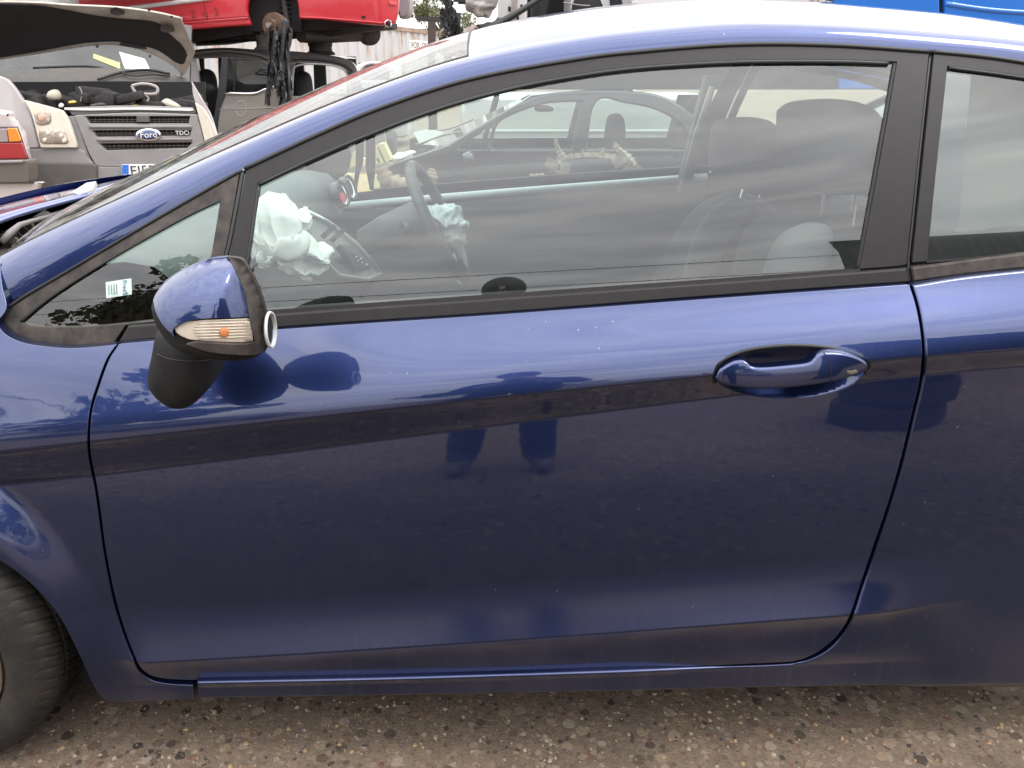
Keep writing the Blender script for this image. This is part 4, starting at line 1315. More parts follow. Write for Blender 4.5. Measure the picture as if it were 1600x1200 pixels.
# ------------------------------------------------------------------ white van with its bonnet up
SV = plane_S(215, 215, 6.0, yaw=19, lean=0.16, curve=0.10)
O = SV.O
van = thing('panel_van', 'white panel van with grey grille and its bonnet propped open, at the left', 'van', (O.x, O.y + 1.2, 0))
slot1 = [[(133, 182), (296, 182)], [(296, 182), (294, 193)], [(294, 193), (139, 193)], [(139, 193), (133, 182)]]
slot2 = [[(144, 204), (298, 203.5)], [(298, 203.5), (296, 212)], [(296, 212), (150, 214)], [(150, 214), (144, 204)]]
slot3 = [[(155, 224.5), (300, 222.5)], [(300, 222.5), (292, 231.5)], [(292, 231.5), (165, 235)], [(165, 235), (155, 224.5)]]
grille = quick('grille', [[(116, 180), (215, 176), (306, 179)], [(306, 179), (313, 200), (320, 230), (326, 262)], [(326, 262), (240, 263), (150, 260)], [(150, 260), (136, 234), (116, 180)]], SV, M_GREYPL, van, holes=[slot1, slot2, slot3], step=0.03, g=0.06, thick=0.05, r=0.008)
for y0, y1, xa, xb in ((182, 193, 133, 296), (203.5, 214, 145, 298), (223, 235, 156, 300)):
    stube('grille_bar', [(xa, (y0 + y1) / 2), ((xa + xb) / 2, (y0 + y1) / 2 - 0.5), (xb, (y0 + y1) / 2 - 1)], SV, 0.005, M_DKPL, grille, off=0.035)
    stube('grille_bar', [(xa, y1 - 2.4), ((xa + xb) / 2, y1 - 2.6), (xb, y1 - 3.2)], SV, 0.004, M_DKPL, grille, off=0.035)
    k = xa + 5
    while k < xb - 2:
        stube('grille_bar', [(k, y0), (k + 0.6, y1)], SV, 0.0035, M_DKPL, grille, off=0.037)
        k += 7.2
for y0, ya in ((198, 198), (218.5, 217.5)):
    stube('grille_rib', [(140 + (y0 - 198) * 0.6, y0), (220, (y0 + ya) / 2), (300, ya)], SV, 0.014, M_GREYPL, grille, off=-0.004)
quick('grille_backing', [[(118, 178), (306, 178)], [(306, 178), (322, 250)], [(322, 250), (150, 252)], [(150, 252), (118, 178)]], SV, M_GAP, van, off=0.07, r=0.002)
badge = blob('badge', [Vector((232 + 20 * math.cos(a), 210.5 + 10 * math.sin(a), 0)) for a in [2 * math.pi * k / 40 for k in range(40)]], (232, 210.5), lambda x, z: SV(x, z) - 0.03, M_CHROME, grille, front=0.018, back=0.03, p=2.6, rings=8, step=0.01)
navy = mat('badge_navy', (0.02, 0.035, 0.12), 0.2, coat=1.0)
blob('badge_field', [Vector((232 + 16.6 * math.cos(a), 210.5 + 7.8 * math.sin(a), 0)) for a in [2 * math.pi * k / 40 for k in range(40)]], (232, 210.5), lambda x, z: SV(x, z) - 0.040, navy, badge, front=0.012, back=0.01, p=2.6, rings=8, step=0.01)
uv_ = Vector((1, math.tan(R(19)), 0)).normalized()
cb = on_surf(232, 210.8, lambda x, z: SV(x, z) - 0.0555)
text('Ford', 0.072, frame(cb, uv_, (0, 0, 1)) @ Matrix.Shear('XY', 4, (0.25, 0.0)) if False else frame(cb, uv_, (0, 0, 1)), M_WHITE, badge, extrude=0.002)
cb = on_surf(285, 207.8, lambda x, z: SV(x, z) - 0.012)
text('TDCi', 0.050, frame(cb, uv_, (0, 0, 1)), M_WHITE, grille, extrude=0.004)
quick('latch_cover', [[(213, 181), (232, 181)], [(232, 181), (233, 191)], [(233, 191), (213, 191)], [(213, 191), (213, 181)]], SV, M_DKPL, grille, off=-0.01, r=0.004, step=0.02, g=0.05)
# upper cross panel and bright slam strip
quick('upper_panel', [[(104, 168), (200, 165), (300, 168)], [(300, 168), (307, 179)], [(307, 179), (215, 175), (112, 180)], [(112, 180), (104, 168)]], SV, M_GREYPL, van, off=0.05, r=0.006)
quick('slam_strip', [[(100, 168), (140, 169), (215, 168), (300, 170)], [(300, 170), (302, 174)], [(302, 174), (215, 172), (140, 173), (100, 172)], [(100, 172), (100, 168)]], SV, P_WHITE, van, off=0.02, r=0.004, step=0.03)
quick('headlight_surround', [[(104, 182), (119, 181)], [(119, 181), (136, 234), (148, 262)], [(148, 262), (122, 240)], [(122, 240), (113, 200), (104, 182)]], SV, M_GREYPL, van, off=0.02, r=0.005, step=0.03)
# bumper
quick('bumper', [[(30, 233), (121, 233), (136, 246), (150, 260)], [(150, 260), (240, 262), (326, 262)], [(326, 262), (330, 330)], [(330, 330), (200, 340), (30, 330)], [(30, 330), (30, 233)]], SV, M_GREYPL, van, off=0.0, r=0.010, thick=0.1)
quick('bumper_step', [[(44, 254), (140, 256), (150, 262)], [(150, 262), (152, 300)], [(152, 300), (44, 300)], [(44, 300), (44, 254)]], SV, M_DKPL, van, off=-0.035, r=0.012, thick=0.05)
plate = quick('number_plate', [[(190, 257), (292, 256)], [(292, 256), (292, 277)], [(292, 277), (190, 278)], [(190, 278), (190, 257)]], SV, M_WHITE, van, off=-0.03, r=0.002, step=0.03, thick=0.01)
quick('plate_band', [[(190.5, 257.5), (201, 257.4)], [(201, 257.4), (201, 277.4)], [(201, 277.4), (190.5, 277.6)], [(190.5, 277.6), (190.5, 257.5)]], SV, mat('plate_blue', (0.02, 0.13, 0.5), 0.4), plate, off=-0.033, r=0.001, step=0.03, thick=0.002)
cb = on_surf(203, 267.8, lambda x, z: SV(x, z) - 0.034)
text('EJ57', 0.118, frame(cb, uv_, (0, 0, 1)), M_INK, plate, align='LEFT', extrude=0.001)
cb = on_surf(195.8, 274.5, lambda x, z: SV(x, z) - 0.036)
text('GB', 0.030, frame(cb, uv_, (0, 0, 1)), M_WHITE, plate, extrude=0.001)
# headlights: yellowed lens over reflector bowls
M_LAMP = mat('yellowed_lamp', (0.62, 0.565, 0.48), 0.22, coat=1.0, noise=(14, 0.6, (0.55, 0.45, 0.33)))
M_LAMPIN = mat('lamp_reflector', (0.50, 0.44, 0.37), 0.25, metal=0.75, noise=(60, 0.8, (0.25, 0.2, 0.16)))
SVL = lambda x, z: SV(x, z) + 0.55 * np.clip(on_y(75, 200, 6.3).x - np.asarray(x), 0, 1) ** 1.3
hl = quick('headlight', [[(36, 156), (59, 162), (80, 167.5), (97, 173)], [(97, 173), (104, 183), (111, 199), (121, 231)], [(121, 231), (90, 231), (63, 231)], [(63, 231), (57, 210), (51, 186), (44, 169), (36, 156)]], SVL, M_LAMP, van, off=-0.03, r=0.008, step=0.03, g=0.05, label='yellowed headlight beside the white wing')
blob('lamp_bowl', spline([[(53, 178), (60, 173), (76, 174), (80, 184), (78, 193), (66, 196), (57, 193), (53, 178)]], 5), (66, 185), lambda x, z: SVL(x, z) - 0.032, M_LAMPIN, hl, front=0.010, back=0.01, rings=6, step=0.02)
blob('lamp_bulb', spline([[(60, 180), (67, 177), (71, 183), (67, 190), (61, 188), (60, 180)]], 5), (65, 184), lambda x, z: SVL(x, z) - 0.042, mat('lamp_bulb_pink', (0.55, 0.33, 0.25), 0.3), hl, front=0.014, back=0.01, rings=6, step=0.02)
blob('lamp_bowl', spline([[(62, 203), (76, 201), (98, 203), (104, 212), (106, 224), (86, 225), (66, 224), (61, 214), (62, 203)]], 5), (84, 213), lambda x, z: SVL(x, z) - 0.032, M_LAMPIN, hl, front=0.010, back=0.01, rings=6, step=0.02)
for k in range(5):
    a, b = (72, 84, 92, 66, 97)[k], (206, 204, 210, 217, 218)[k]
    blob('lamp_facet', spline([[(a, b), (a + 4, b - 2), (a + 7, b + 1), (a + 5, b + 5), (a + 1, b + 5), (a, b)]], 3), (a + 3.5, b + 2), lambda x, z: SVL(x, z) - 0.041, M_LAMP, hl, front=0.008, back=0.004, rings=4, step=0.02)
SVR = lambda x, z: SV(x, z) + 1.2 * np.clip(np.asarray(x) - on_y(312, 200, 6.0).x, 0, 1) ** 1.2
hr = quick('headlight', [[(304, 160), (318, 170), (328, 186)], [(328, 186), (337, 206), (343, 232)], [(343, 232), (322, 234)], [(322, 234), (314, 200), (304, 160)]], SVR, M_LAMP, van, off=0.0, r=0.008, step=0.03, g=0.05)
quick('front_wing', [[(-70, 100), (0, 119), (18, 131), (34, 153)], [(34, 153), (43, 169), (50, 187), (56, 211), (61, 231)], [(61, 231), (30, 233), (-70, 233)], [(-70, 233), (-70, 100)]], SVL, P_DIRTY, van, off=0.004, r=0.012, step=0.04, g=0.07)
quick('front_wing', [[(299, 128), (312, 150), (330, 182), (345, 232)], [(345, 232), (341, 232), (327, 188), (304, 158), (299, 128)]], SVR, P_DIRTY, van, off=0.03, r=0.006, step=0.03, g=0.07)
# engine bay
SB = lambda x, z: SV(x, z) + 0.75
quick('bay_bulkhead', [[(0, 128), (320, 128)], [(320, 128), (320, 190)], [(320, 190), (0, 190)], [(0, 190), (0, 128)]], SB, M_GAP, van, r=0.002)
bay = MB()
rb = random.Random(5)
for k in range(34):
    px_, py_ = 40 + 265 * rb.random(), 150 + 20 * rb.random()
    p = on_y(px_, py_, float(SV(np.array([on_y(px_, py_, 6).x]), np.array([1.1]))[0]) + 0.15 + 0.45 * rb.random())
    bay.box(p, 0.06 + 0.2 * rb.random(), 0.12, 0.04 + 0.14 * rb.random(), Matrix.Rotation(rb.random() * 0.8 - 0.4, 3, 'Y'), 0.012)
bay.build('engine', mat('sooty_engine', (0.014, 0.013, 0.013), 0.6, noise=(10, 0.6, (0.04, 0.034, 0.03))), van)
SM_ = lambda x, z: SV(x, z) + 0.18
hose = mat('pale_hose', (0.34, 0.31, 0.28), 0.5)
stube('intake_loop', [(206, 134), (212, 144), (228, 147), (244, 146), (246, 138), (238, 133), (222, 131), (206, 134)], SM_, 0.014, hose, van)
stube('hose', [(206, 164), (212, 152), (224, 148), (232, 154), (226, 164)], SM_, 0.009, hose, van)
stube('hose', [(142, 166), (160, 163), (180, 165)], SM_, 0.014, M_DKPL, van)
stube('coolant_pipe', [(124, 136), (128, 146), (126, 160)], SM_, 0.006, M_STEEL, van)
blob('reservoir', spline([[(74, 150), (78, 142), (88, 140), (94, 148), (92, 156), (80, 157), (74, 150)]], 4), (84, 149), SM_, mat('reservoir_plastic', (0.42, 0.37, 0.30), 0.5), van, front=0.06, back=0.06, rings=6, step=0.03)
blob('washer_bottle', spline([[(252, 158), (262, 154), (282, 166), (276, 170), (262, 168), (252, 158)]], 4), (267, 163), SM_, mat('reservoir_plastic'), van, front=0.05, back=0.05, rings=6, step=0.03)
blob('filler_cap', spline([[(92, 164), (95, 161), (99, 163), (98, 168), (93, 168), (92, 164)]], 4), (95.5, 165), lambda x, z: SV(x, z) + 0.1, M_WHITE, van, front=0.02, back=0.02, rings=5, step=0.015)
for a, b in ((108, 160), (206, 166)):
    blob('yellow_cap', spline([[(a, b - 2), (a + 8, b - 3), (a + 12, b), (a + 7, b + 2), (a, b + 2), (a, b - 2)]], 4), (a + 5, b), SM_, mat('yellow_plastic', (0.65, 0.45, 0.10), 0.5), van, front=0.03, back=0.02, rings=5, step=0.02)
# windscreen, scuttle, wipers
SW = plane_S(150, 115, 7.5, yaw=19, lean=0.95, curve=0.06)
quick('scuttle', [[(10, 118), (60, 110), (150, 106), (230, 110), (290, 122)], [(290, 122), (300, 134)], [(300, 134), (200, 128), (60, 130), (10, 134)], [(10, 134), (10, 118)]], SW, M_DKPL, van, off=-0.12, r=0.01)
quick('windscreen', [[(-60, 20), (100, 10), (300, 40)], [(300, 40), (296, 130)], [(296, 130), (150, 118), (-60, 128)], [(-60, 128), (-60, 20)]], SW, M_DKGLASS, van, off=0.02, r=0.002)
quick('dashboard', [[(10, 103), (100, 100), (190, 104), (220, 112)], [(220, 112), (290, 128)], [(290, 128), (10, 130)], [(10, 130), (10, 103)]], SW, M_INT, van, off=0.30, r=0.02)
quick('yellow_strip', [[(146, 84), (187, 98)], [(187, 98), (188, 108)], [(188, 108), (146, 91)], [(146, 91), (146, 84)]], SW, mat('yellow_card', (0.62, 0.58, 0.20), 0.7), van, off=0.012, r=0.001, step=0.03, thick=0.003)
quick('pale_sheet', [[(186, 81), (226, 92)], [(226, 92), (234, 108)], [(234, 108), (200, 112), (186, 81)]], SW, mat('window_light_patch', (0.85, 0.84, 0.80), 0.6), van, off=0.010, r=0.001, step=0.03, thick=0.003)  # pale patch put in for window light showing through the cab
wa = stube('wiper', [(164, 124), (200, 113), (240, 109), (275, 115)], SW, 0.014, M_RUBBER, van, off=-0.16)
stube('wiper', [(60, 106), (110, 104), (150, 104), (186, 110)], SW, 0.012, M_RUBBER, van, off=-0.10)
stube('cable', [(200, 112), (220, 118), (250, 116), (275, 118)], SW, 0.010, M_RUBBER, van, off=-0.17)
quick('cab_interior', [[(-60, 30), (300, 45)], [(300, 45), (296, 128)], [(296, 128), (-60, 126)], [(-60, 126), (-60, 30)]], SW, mat('cab_dark', (0.05, 0.055, 0.05), 0.9), van, off=0.7, r=0.01)  # dark sheet added so the cab reads dark behind the windscreen
# the raised bonnet, underside to the camera
SL = plane_S(150, 75, 7.0, yaw=19, lean=-2.0, curve=0.05)
LID = [[(-110, 40), (-40, 4), (40, 1), (100, 5), (180, 9), (240, 17), (282, 27)], [(282, 27), (293, 52), (305, 82)], [(305, 82), (296, 104), (283, 123)], [(283, 123), (270, 104), (232, 83), (190, 72), (150, 72), (110, 77), (40, 88), (-110, 110)], [(-110, 110), (-110, 40)]]
M_LIDIN = mat('dirty_cream_lid', (0.46, 0.42, 0.37), 0.6, noise=(6, 0.8, (0.25, 0.21, 0.17)), bump=(40, 0.3))
lid = quick('bonnet', LID, SL, M_LIDIN, van, r=0.02, thick=0.03, g=0.09, step=0.04, label='raised bonnet showing its grimy underside')
quick('insulation_pad', [[(-104, 42), (-40, 8), (40, 6), (90, 13), (160, 26), (230, 32), (254, 40)], [(254, 40), (262, 52), (282, 70), (292, 86)], [(292, 86), (286, 100), (272, 96), (240, 76), (190, 66), (150, 66), (110, 71), (40, 84), (-104, 106)], [(-104, 106), (-104, 42)]], SL, mat('black_felt', (0.008, 0.007, 0.007), 0.95, bump=(60, 0.5), noise=(8, 0.5, (0.016, 0.014, 0.013))), lid, off=-0.035, r=0.012, g=0.09, step=0.04)
for a, b in ((182, 17), (260, 44)):
    blob('lid_bracket', spline([[(a - 9, b - 4), (a, b - 6), (a + 10, b - 2), (a + 12, b + 5), (a, b + 7), (a - 9, b + 4), (a - 9, b - 4)]], 4), (a, b), lambda x, z: SL(x, z) - 0.05, M_DARKMETAL, lid, front=0.03, back=0.05, rings=5, step=0.02)
quick('lid_vent', [[(186, 70), (192, 66), (224, 72)], [(224, 72), (226, 77), (188, 71), (186, 70)]], SL, M_GAP, lid, off=-0.05, r=0.002, step=0.03)
for a, b in ((152, 73), (234, 88), (268, 26), (233, 16)):
    blob('rubber_stop', spline([[(a - 2, b), (a, b - 2), (a + 2, b), (a, b + 2), (a - 2, b)]], 4), (a, b), lambda x, z: SL(x, z) - 0.03, M_RUBBER, lid, front=0.02, back=0.02, rings=4, step=0.01)
# van box behind
def vbox(name, u0, u1, w0, w1, z0, z1, matr, parent, bev=0.08):
    c = O + Vector((0, 0, -O.z))
    un = uv_; wnv = Vector((-un.y, un.x, 0))
    M3 = Matrix((un, wnv, Vector((0, 0, 1)))).transposed()
    cc = c + un * (u0 + u1) / 2 + wnv * (w0 + w1) / 2 + Vector((0, 0, (z0 + z1) / 2))
    return MB().box(cc, u1 - u0, w1 - w0, z1 - z0, M3, bev).build(name, matr, parent)
vbox('load_body', -1.0, 0.52, 3.2, 6.4, 0.35, 2.35, P_WHITE, van)
vbox('cab_floor', -1.0, 0.55, 0.9, 3.2, 0.35, 0.85, P_WHITE, van)
vbox('cab_roof', -0.98, 0.45, 2.2, 3.3, 2.2, 2.32, P_WHITE, van, 0.05)
for w_ in (0.65, 5.2):
    for u_ in (-0.9, 0.38):
        c = O + Vector((0, 0, -O.z)) + uv_ * u_ + Vector((-uv_.y, uv_.x, 0)) * w_ + Vector((0, 0, 0.34))
        MB().lathe([(0.0, -0.09), (0.2, -0.09), (0.21, -0.1), (0.32, -0.1), (0.34, -0.07), (0.34, 0.07), (0.32, 0.1), (0.21, 0.1), (0.2, 0.09), (0.0, 0.09)], c, uv_, 28).build('wheel', M_RUBBER, van)

# ------------------------------------------------------------------ old saloon, rear corner, far left
SO = plane_S(20, 230, 4.6, yaw=-8, curve=0.05)
old = thing('saloon_car', 'pale old saloon with orange and red tail lamp, cut off at the left edge', 'car', (SO.O.x - 0.8, SO.O.y + 1.0, 0))
quick('tail_panel', [[(-160, 150), (0, 172), (16, 180), (24, 197)], [(24, 197), (36, 228), (44, 255)], [(44, 255), (-160, 256)], [(-160, 256), (-160, 150)]], SO, paint('pale_pink_grey_paint', (0.52, 0.47, 0.46), metal=0.0, dust=0.8, coat_ior=1.5, scale=0.2), old, r=0.03, g=0.1)
lampo = quick('tail_lamp', [[(-60, 199), (24, 198)], [(24, 198), (32, 220), (37, 236), (43, 250)], [(43, 250), (-60, 251)], [(-60, 251), (-60, 199)]], SO, mat('lamp_housing', (0.03, 0.012, 0.012), 0.4), old, off=-0.02, r=0.008, step=0.03)
quick('amber_lens', [[(11, 200), (25, 200)], [(25, 200), (33, 221)], [(33, 221), (14, 222)], [(14, 222), (11, 200)]], SO, mat('amber_lens', (0.80, 0.25, 0.02), 0.15, coat=1.0), lampo, off=-0.03, r=0.005, step=0.02, thick=0.012)
quick('clear_lens', [[(-40, 201), (10, 201)], [(10, 201), (13, 222)], [(13, 222), (-40, 223)], [(-40, 223), (-40, 201)]], SO, mat('grey_lens', (0.32, 0.26, 0.26), 0.15, coat=1.0), lampo, off=-0.03, r=0.005, step=0.02, thick=0.012)
quick('red_lens', [[(-50, 224), (34, 223)], [(34, 223), (42, 248)], [(42, 248), (-50, 249)], [(-50, 249), (-50, 224)]], SO, mat('red_lens', (0.35, 0.012, 0.02), 0.12, coat=1.0), lampo, off=-0.03, r=0.005, step=0.02, thick=0.012)
quick('bumper', [[(-160, 252), (46, 250)], [(46, 250), (47, 286)], [(47, 286), (-160, 290)], [(-160, 290), (-160, 252)]], SO, mat('warm_bumper_plastic', (0.105, 0.092, 0.078), 0.6, noise=(8, 0.6, (0.14, 0.12, 0.1))), old, off=-0.07, r=0.012, thick=0.1)
stube('bumper_trim', [(-160, 253), (0, 251.5), (45, 250.5)], SO, 0.012, M_GREYPL, old, off=-0.075)
quick('lower_valance', [[(-160, 286), (47, 284), (62, 289)], [(62, 289), (50, 330)], [(50, 330), (-160, 330)], [(-160, 330), (-160, 286)]], SO, MATS['pale_pink_grey_paint'], old, off=-0.02, r=0.02)
MB().box((SO.O.x - 1.55, SO.O.y + 1.25, 0.62), 1.5, 2.2, 0.75, Matrix.Rotation(R(34), 3, 'Z'), 0.12).build('body', MATS['pale_pink_grey_paint'], old)
MB().box((SO.O.x - 1.75, SO.O.y + 1.5, 1.12), 1.2, 1.2, 0.42, Matrix.Rotation(R(34), 3, 'Z'), 0.16).build('cabin', M_DKGLASS, old)
for dx, dy in ((-0.55, 0.75), (-1.7, 0.4), (-1.4, 2.1), (-2.5, 1.6)):
    MB().lathe([(0.0, -0.09), (0.2, -0.09), (0.27, -0.09), (0.29, -0.06), (0.29, 0.06), (0.27, 0.09), (0.2, 0.09), (0.0, 0.09)], (SO.O.x + dx, SO.O.y + dy, 0.29), (1, 0, 0), 24).build('wheel', M_RUBBER, old)

# ------------------------------------------------------------------ grey estate under the red car
SG = plane_S(400, 150, 9.0, yaw=6, bulge=0.10)
gcar = thing('estate_car', 'grey-beige estate with round filler flap, carrying the red car on its roof', 'car', (SG.O.x, SG.O.y + 0.85, 0))
quick('body_side', [[(352, 147), (396, 147.5)], [(396, 147.5), (412, 142), (428, 137)], [(428, 137), (446, 150)], [(446, 150), (575, 150)], [(575, 150), (600, 200), (610, 300)], [(610, 300), (335, 300)], [(335, 300), (340, 190), (352, 147)]], SG, P_GREY, gcar, r=0.02, g=0.08)
quick('dark_backing', [[(350, 92), (440, 96)], [(440, 96), (440, 160)], [(440, 160), (350, 160)], [(350, 160), (350, 92)]], lambda x, z: SG(x, z) + 0.7, M_INT, gcar, r=0.01)  # dark sheet added behind the rear glass to make it read dark
stube('chrome_strip', [(352, 145.5), (396, 146), (412, 140.5), (428, 135.5)], SG, 0.016, M_CHROME, gcar, off=-0.012)
stube('waist_crease', [(342, 171), (380, 170), (430, 168)], SG, 0.006, P_GREY, gcar, off=-0.003)
fl = [(377 + 8.6 * math.cos(a), 170 + 12 * math.sin(a)) for a in [2 * math.pi * k / 24 for k in range(25)]]
stube('filler_flap_edge', fl, SG, 0.006, mat('flap_gap', (0.45, 0.43, 0.40), 0.5), gcar, off=-0.004, sm=1)
SGR = plane_S(400, 85, 9.25, yaw=6, lean=1.4)
quick('roof_side', [[(296, 90), (300, 79), (350, 74.5), (410, 78), (470, 81), (530, 89), (552, 99), (562, 120)], [(562, 120), (554, 124), (545, 114), (528, 105), (480, 100), (430, 100), (400, 96), (350, 91), (296, 92)]], SGR, P_DKGREY, gcar, r=0.015, g=0.06, thick=0.08)
stube('roof_bar', [(300, 84), (350, 80), (400, 85), (420, 92)], SGR, 0.016, M_DKPL, gcar, off=-0.03)
stube('roof_bar', [(458, 93), (480, 92), (525, 97), (548, 109), (554, 124)], SGR, 0.016, M_RUBBER, gcar, off=-0.02)
quick('b_pillar', [[(346, 88), (357, 88)], [(357, 88), (353, 150), (348, 200)], [(348, 200), (330, 210)], [(330, 210), (340, 140), (346, 88)]], SG, M_INT, gcar, off=0.06, r=0.01)
quick('rear_door_glass', [[(357, 90), (400, 94), (425, 100)], [(425, 100), (440, 140)], [(440, 140), (412, 142), (396, 147), (353, 147)], [(353, 147), (357, 90)]], SG, M_DKGLASS, gcar, off=0.06, r=0.002, thick=0.002)
quick('window_divider', [[(366, 90), (369, 90.4)], [(369, 90.4), (367, 146)], [(367, 146), (364, 146)], [(364, 146), (366, 90)]], SG, M_RUBBER, gcar, off=0.05, r=0.003, step=0.03)
quick('c_pillar', [[(420, 98), (462, 98)], [(462, 98), (456, 112), (452, 150)], [(452, 150), (430, 150), (420, 98)]], SG, P_DKGREY, gcar, off=0.05, r=0.01)
quick('d_pillar', [[(545, 108), (556, 116), (574, 150)], [(574, 150), (560, 150), (545, 108)]], SG, P_DKGREY, gcar, off=0.03, r=0.01)
stube('opening_edge', [(456, 150), (458, 112), (464, 103), (490, 100), (525, 104), (542, 116), (550, 150)], SG, 0.012, mat('pale_seal', (0.30, 0.30, 0.29), 0.5), gcar, off=0.02)
S2 = plane_S(450, 150, 10.6, yaw=6)
for xa, xb in ((302, 318), (340, 372), (402, 412), (455, 474), (489, 508), (540, 556)):
    quick('far_pillar', [[(xa, 88), (xb, 88)], [(xb, 88), (xb + 3, 150)], [(xb + 3, 150), (xa + 2, 150)], [(xa + 2, 150), (xa, 88)]], S2, M_INT, gcar, r=0.01)
quick('far_side', [[(290, 143), (590, 146)], [(590, 146), (590, 290)], [(590, 290), (290, 290)], [(290, 290), (290, 143)]], S2, P_GREY, gcar, r=0.01)
MB().sheet([[on_y(290, 84, 9.2), on_y(420, 84, 9.3), on_y(556, 92, 9.4)], [on_y(290, 82, 9.9) , on_y(420, 79, 9.9), on_y(556, 90, 9.9)], [on_y(300, 86, 10.6), on_y(420, 84, 10.6), on_y(556, 93, 10.6)]]).build('roof', P_DKGREY, gcar)
for a, b, w_, h_ in ((322, 128, 15, 26), (474, 130, 13, 24)):
    blob('seat', spline([[(a - w_, b + h_ * 2), (a - w_, b), (a - w_ * 0.5, b - h_ * 0.7), (a + w_ * 0.5, b - h_ * 0.7), (a + w_, b), (a + w_, b + h_ * 2), (a - w_, b + h_ * 2)]], 4), (a, b + 12), 9.6, M_CLOTH, gcar, front=0.2, back=0.2, rings=6, step=0.06)
blob('door_mirror', spline([[(314, 138), (320, 131), (332, 133), (336, 140), (330, 147), (318, 146), (314, 138)]], 4), (325, 139), 8.9, M_BLACKPL, gcar, front=0.07, back=0.07, rings=6, step=0.03)
for dx in (-1.9, 0.75):
    MB().lathe([(0.0, -0.09), (0.2, -0.09), (0.28, -0.09), (0.31, -0.06), (0.31, 0.06), (0.28, 0.09), (0.2, 0.09), (0.0, 0.09)], (SG.O.x + dx, SG.O.y + 0.2, 0.31), (0, 1, 0), 24).build('wheel', M_RUBBER, gcar)
MB().box((SG.O.x - 1.7, SG.O.y + 0.95, 0.62), 1.6, 1.5, 0.6, Matrix.Rotation(R(6), 3, 'Z'), 0.12).build('bonnet', P_GREY, gcar)
MB().box((SG.O.x + 0.2, SG.O.y + 1.0, 0.35), 2.6, 1.3, 0.3, Matrix.Rotation(R(6), 3, 'Z'), 0.05).build('floor_pan', M_GAP, gcar)

# ------------------------------------------------------------------ wheels used as spacers
def spacer(name, label, px0, px1, pyt, pyb, Y, matr, grp):
    a = on_y((px0 + px1) / 2, pyb, Y); b = on_y((px0 + px1) / 2, pyt, Y)
    rr = (on_y(px1, pyb, Y) - on_y(px0, pyb, Y)).length / 2
    h = b.z - a.z
    o = MB().lathe([(0.0, 0.0), (rr * 0.95, 0.0), (rr, h * 0.06), (rr * 0.93, h * 0.14), (rr * 0.80, h * 0.2), (rr * 0.78, h * 0.42), (rr * 0.84, h * 0.5), (rr * 0.84, h * 0.72), (rr * 0.95, h * 0.86), (rr * 1.06, h * 0.9), (rr * 1.06, h), (0.0, h)], (a.x, Y, a.z), (0, 0, 1), 28).build(name, matr)
    return tag(o, label, 'spacer', grp)
spacer('roof_spacer', 'bare grey steel wheel lying flat between grey roof and red sill', 398, 438, 49, 79, 9.55, mat('grey_wheel_steel', (0.30, 0.285, 0.27), 0.55, metal=0.3, noise=(14, 0.6, (0.2, 0.17, 0.15))), 'wheels propping up the red car')
spacer('roof_spacer', 'dark steel wheel lying flat under the tail of the red car', 479, 524, 56, 86, 9.75, M_DARKMETAL, 'wheels propping up the red car')

# ------------------------------------------------------------------ red hatchback on top
SR = plane_S(450, 20, 8.9, yaw=4, bulge=0.16)
def SRr(x, z):
    return SR(x, z) + 0.9 * np.clip(np.asarray(x, float) - on_y(585, 20, 8.9).x, 0, 1) ** 1.6
red = thing('hatchback_car', 'bright red hatchback without wheels, stacked on the grey estate', 'car', (SR.O.x, SR.O.y + 0.8, 1.72))
quick('body_side', [[(120, -120), (400, -160), (622, -120)], [(622, -120), (624, -20), (622, 20), (618, 36)], [(618, 36), (600, 40), (550, 36), (505, 31), (466, 30)], [(466, 30), (465, 10), (458, -12), (440, -28), (420, -30), (400, -18), (389, 0), (387, 20), (393, 40)], [(393, 40), (330, 44), (200, 54), (120, 60)], [(120, 60), (120, -120)]], SRr, P_RED, red, r=0.03, g=0.07, step=0.04, thick=0.05)
seam = mat('dark_red_seam', (0.22, 0.012, 0.016), 0.6)
stube('door_seam', [(205, 12), (260, 6), (318, 0)], SRr, 0.006, seam, red, off=-0.003)
stube('door_seam', [(316, -30), (318, 0), (325, 30)], SRr, 0.006, seam, red, off=-0.003)
stube('door_seam', [(200, 39), (285, 33), (390, 25)], SRr, 0.005, seam, red, off=-0.003)
stube('sill_ridge', [(200, 42), (285, 36), (388, 28)], SRr, 0.018, P_RED, red, off=0.006)
stube('side_trim', [(130, 22), (210, 12), (300, 1), (330, -3)], SRr, 0.024, mat('pale_trim', (0.62, 0.60, 0.60), 0.4), red, off=-0.004)
for k, ch in enumerate('c2c2'):
    cb = on_surf(284 + 18 * k, 24 - 1.6 * k, lambda x, z: SRr(x, z) - 0.004)
    text(ch, 0.12, frame(cb, Vector((1, 0.07, 0.05)), (0, 0, 1)), seam, red, extrude=0.001, name='wax_mark')
stube('exhaust_tip', [(607, 37), (608.5, 37)], lambda x, z: SRr(x, z) - 0.03, 0.042, M_DARKMETAL, red)
stube('exhaust_rim', [(607 + 5 * math.cos(a), 37 + 5.2 * math.sin(a)) for a in [2 * math.pi * k / 16 for k in range(17)]], SRr, 0.008, M_CHROME, red, off=-0.03, sm=1)
quick('reflector', [[(608, 2), (620, 3)], [(620, 3), (619, 9)], [(619, 9), (608, 7)], [(608, 7), (608, 2)]], SRr, mat('red_reflector', (0.5, 0.03, 0.03), 0.2, coat=1.0), red, off=-0.02, r=0.004, step=0.02)
quick('bumper_hole', [[(565, 25), (571, 25)], [(571, 25), (571, 29)], [(571, 29), (565, 29)], [(565, 29), (565, 25)]], SRr, M_GAP, red, off=-0.004, r=0.001, step=0.02)
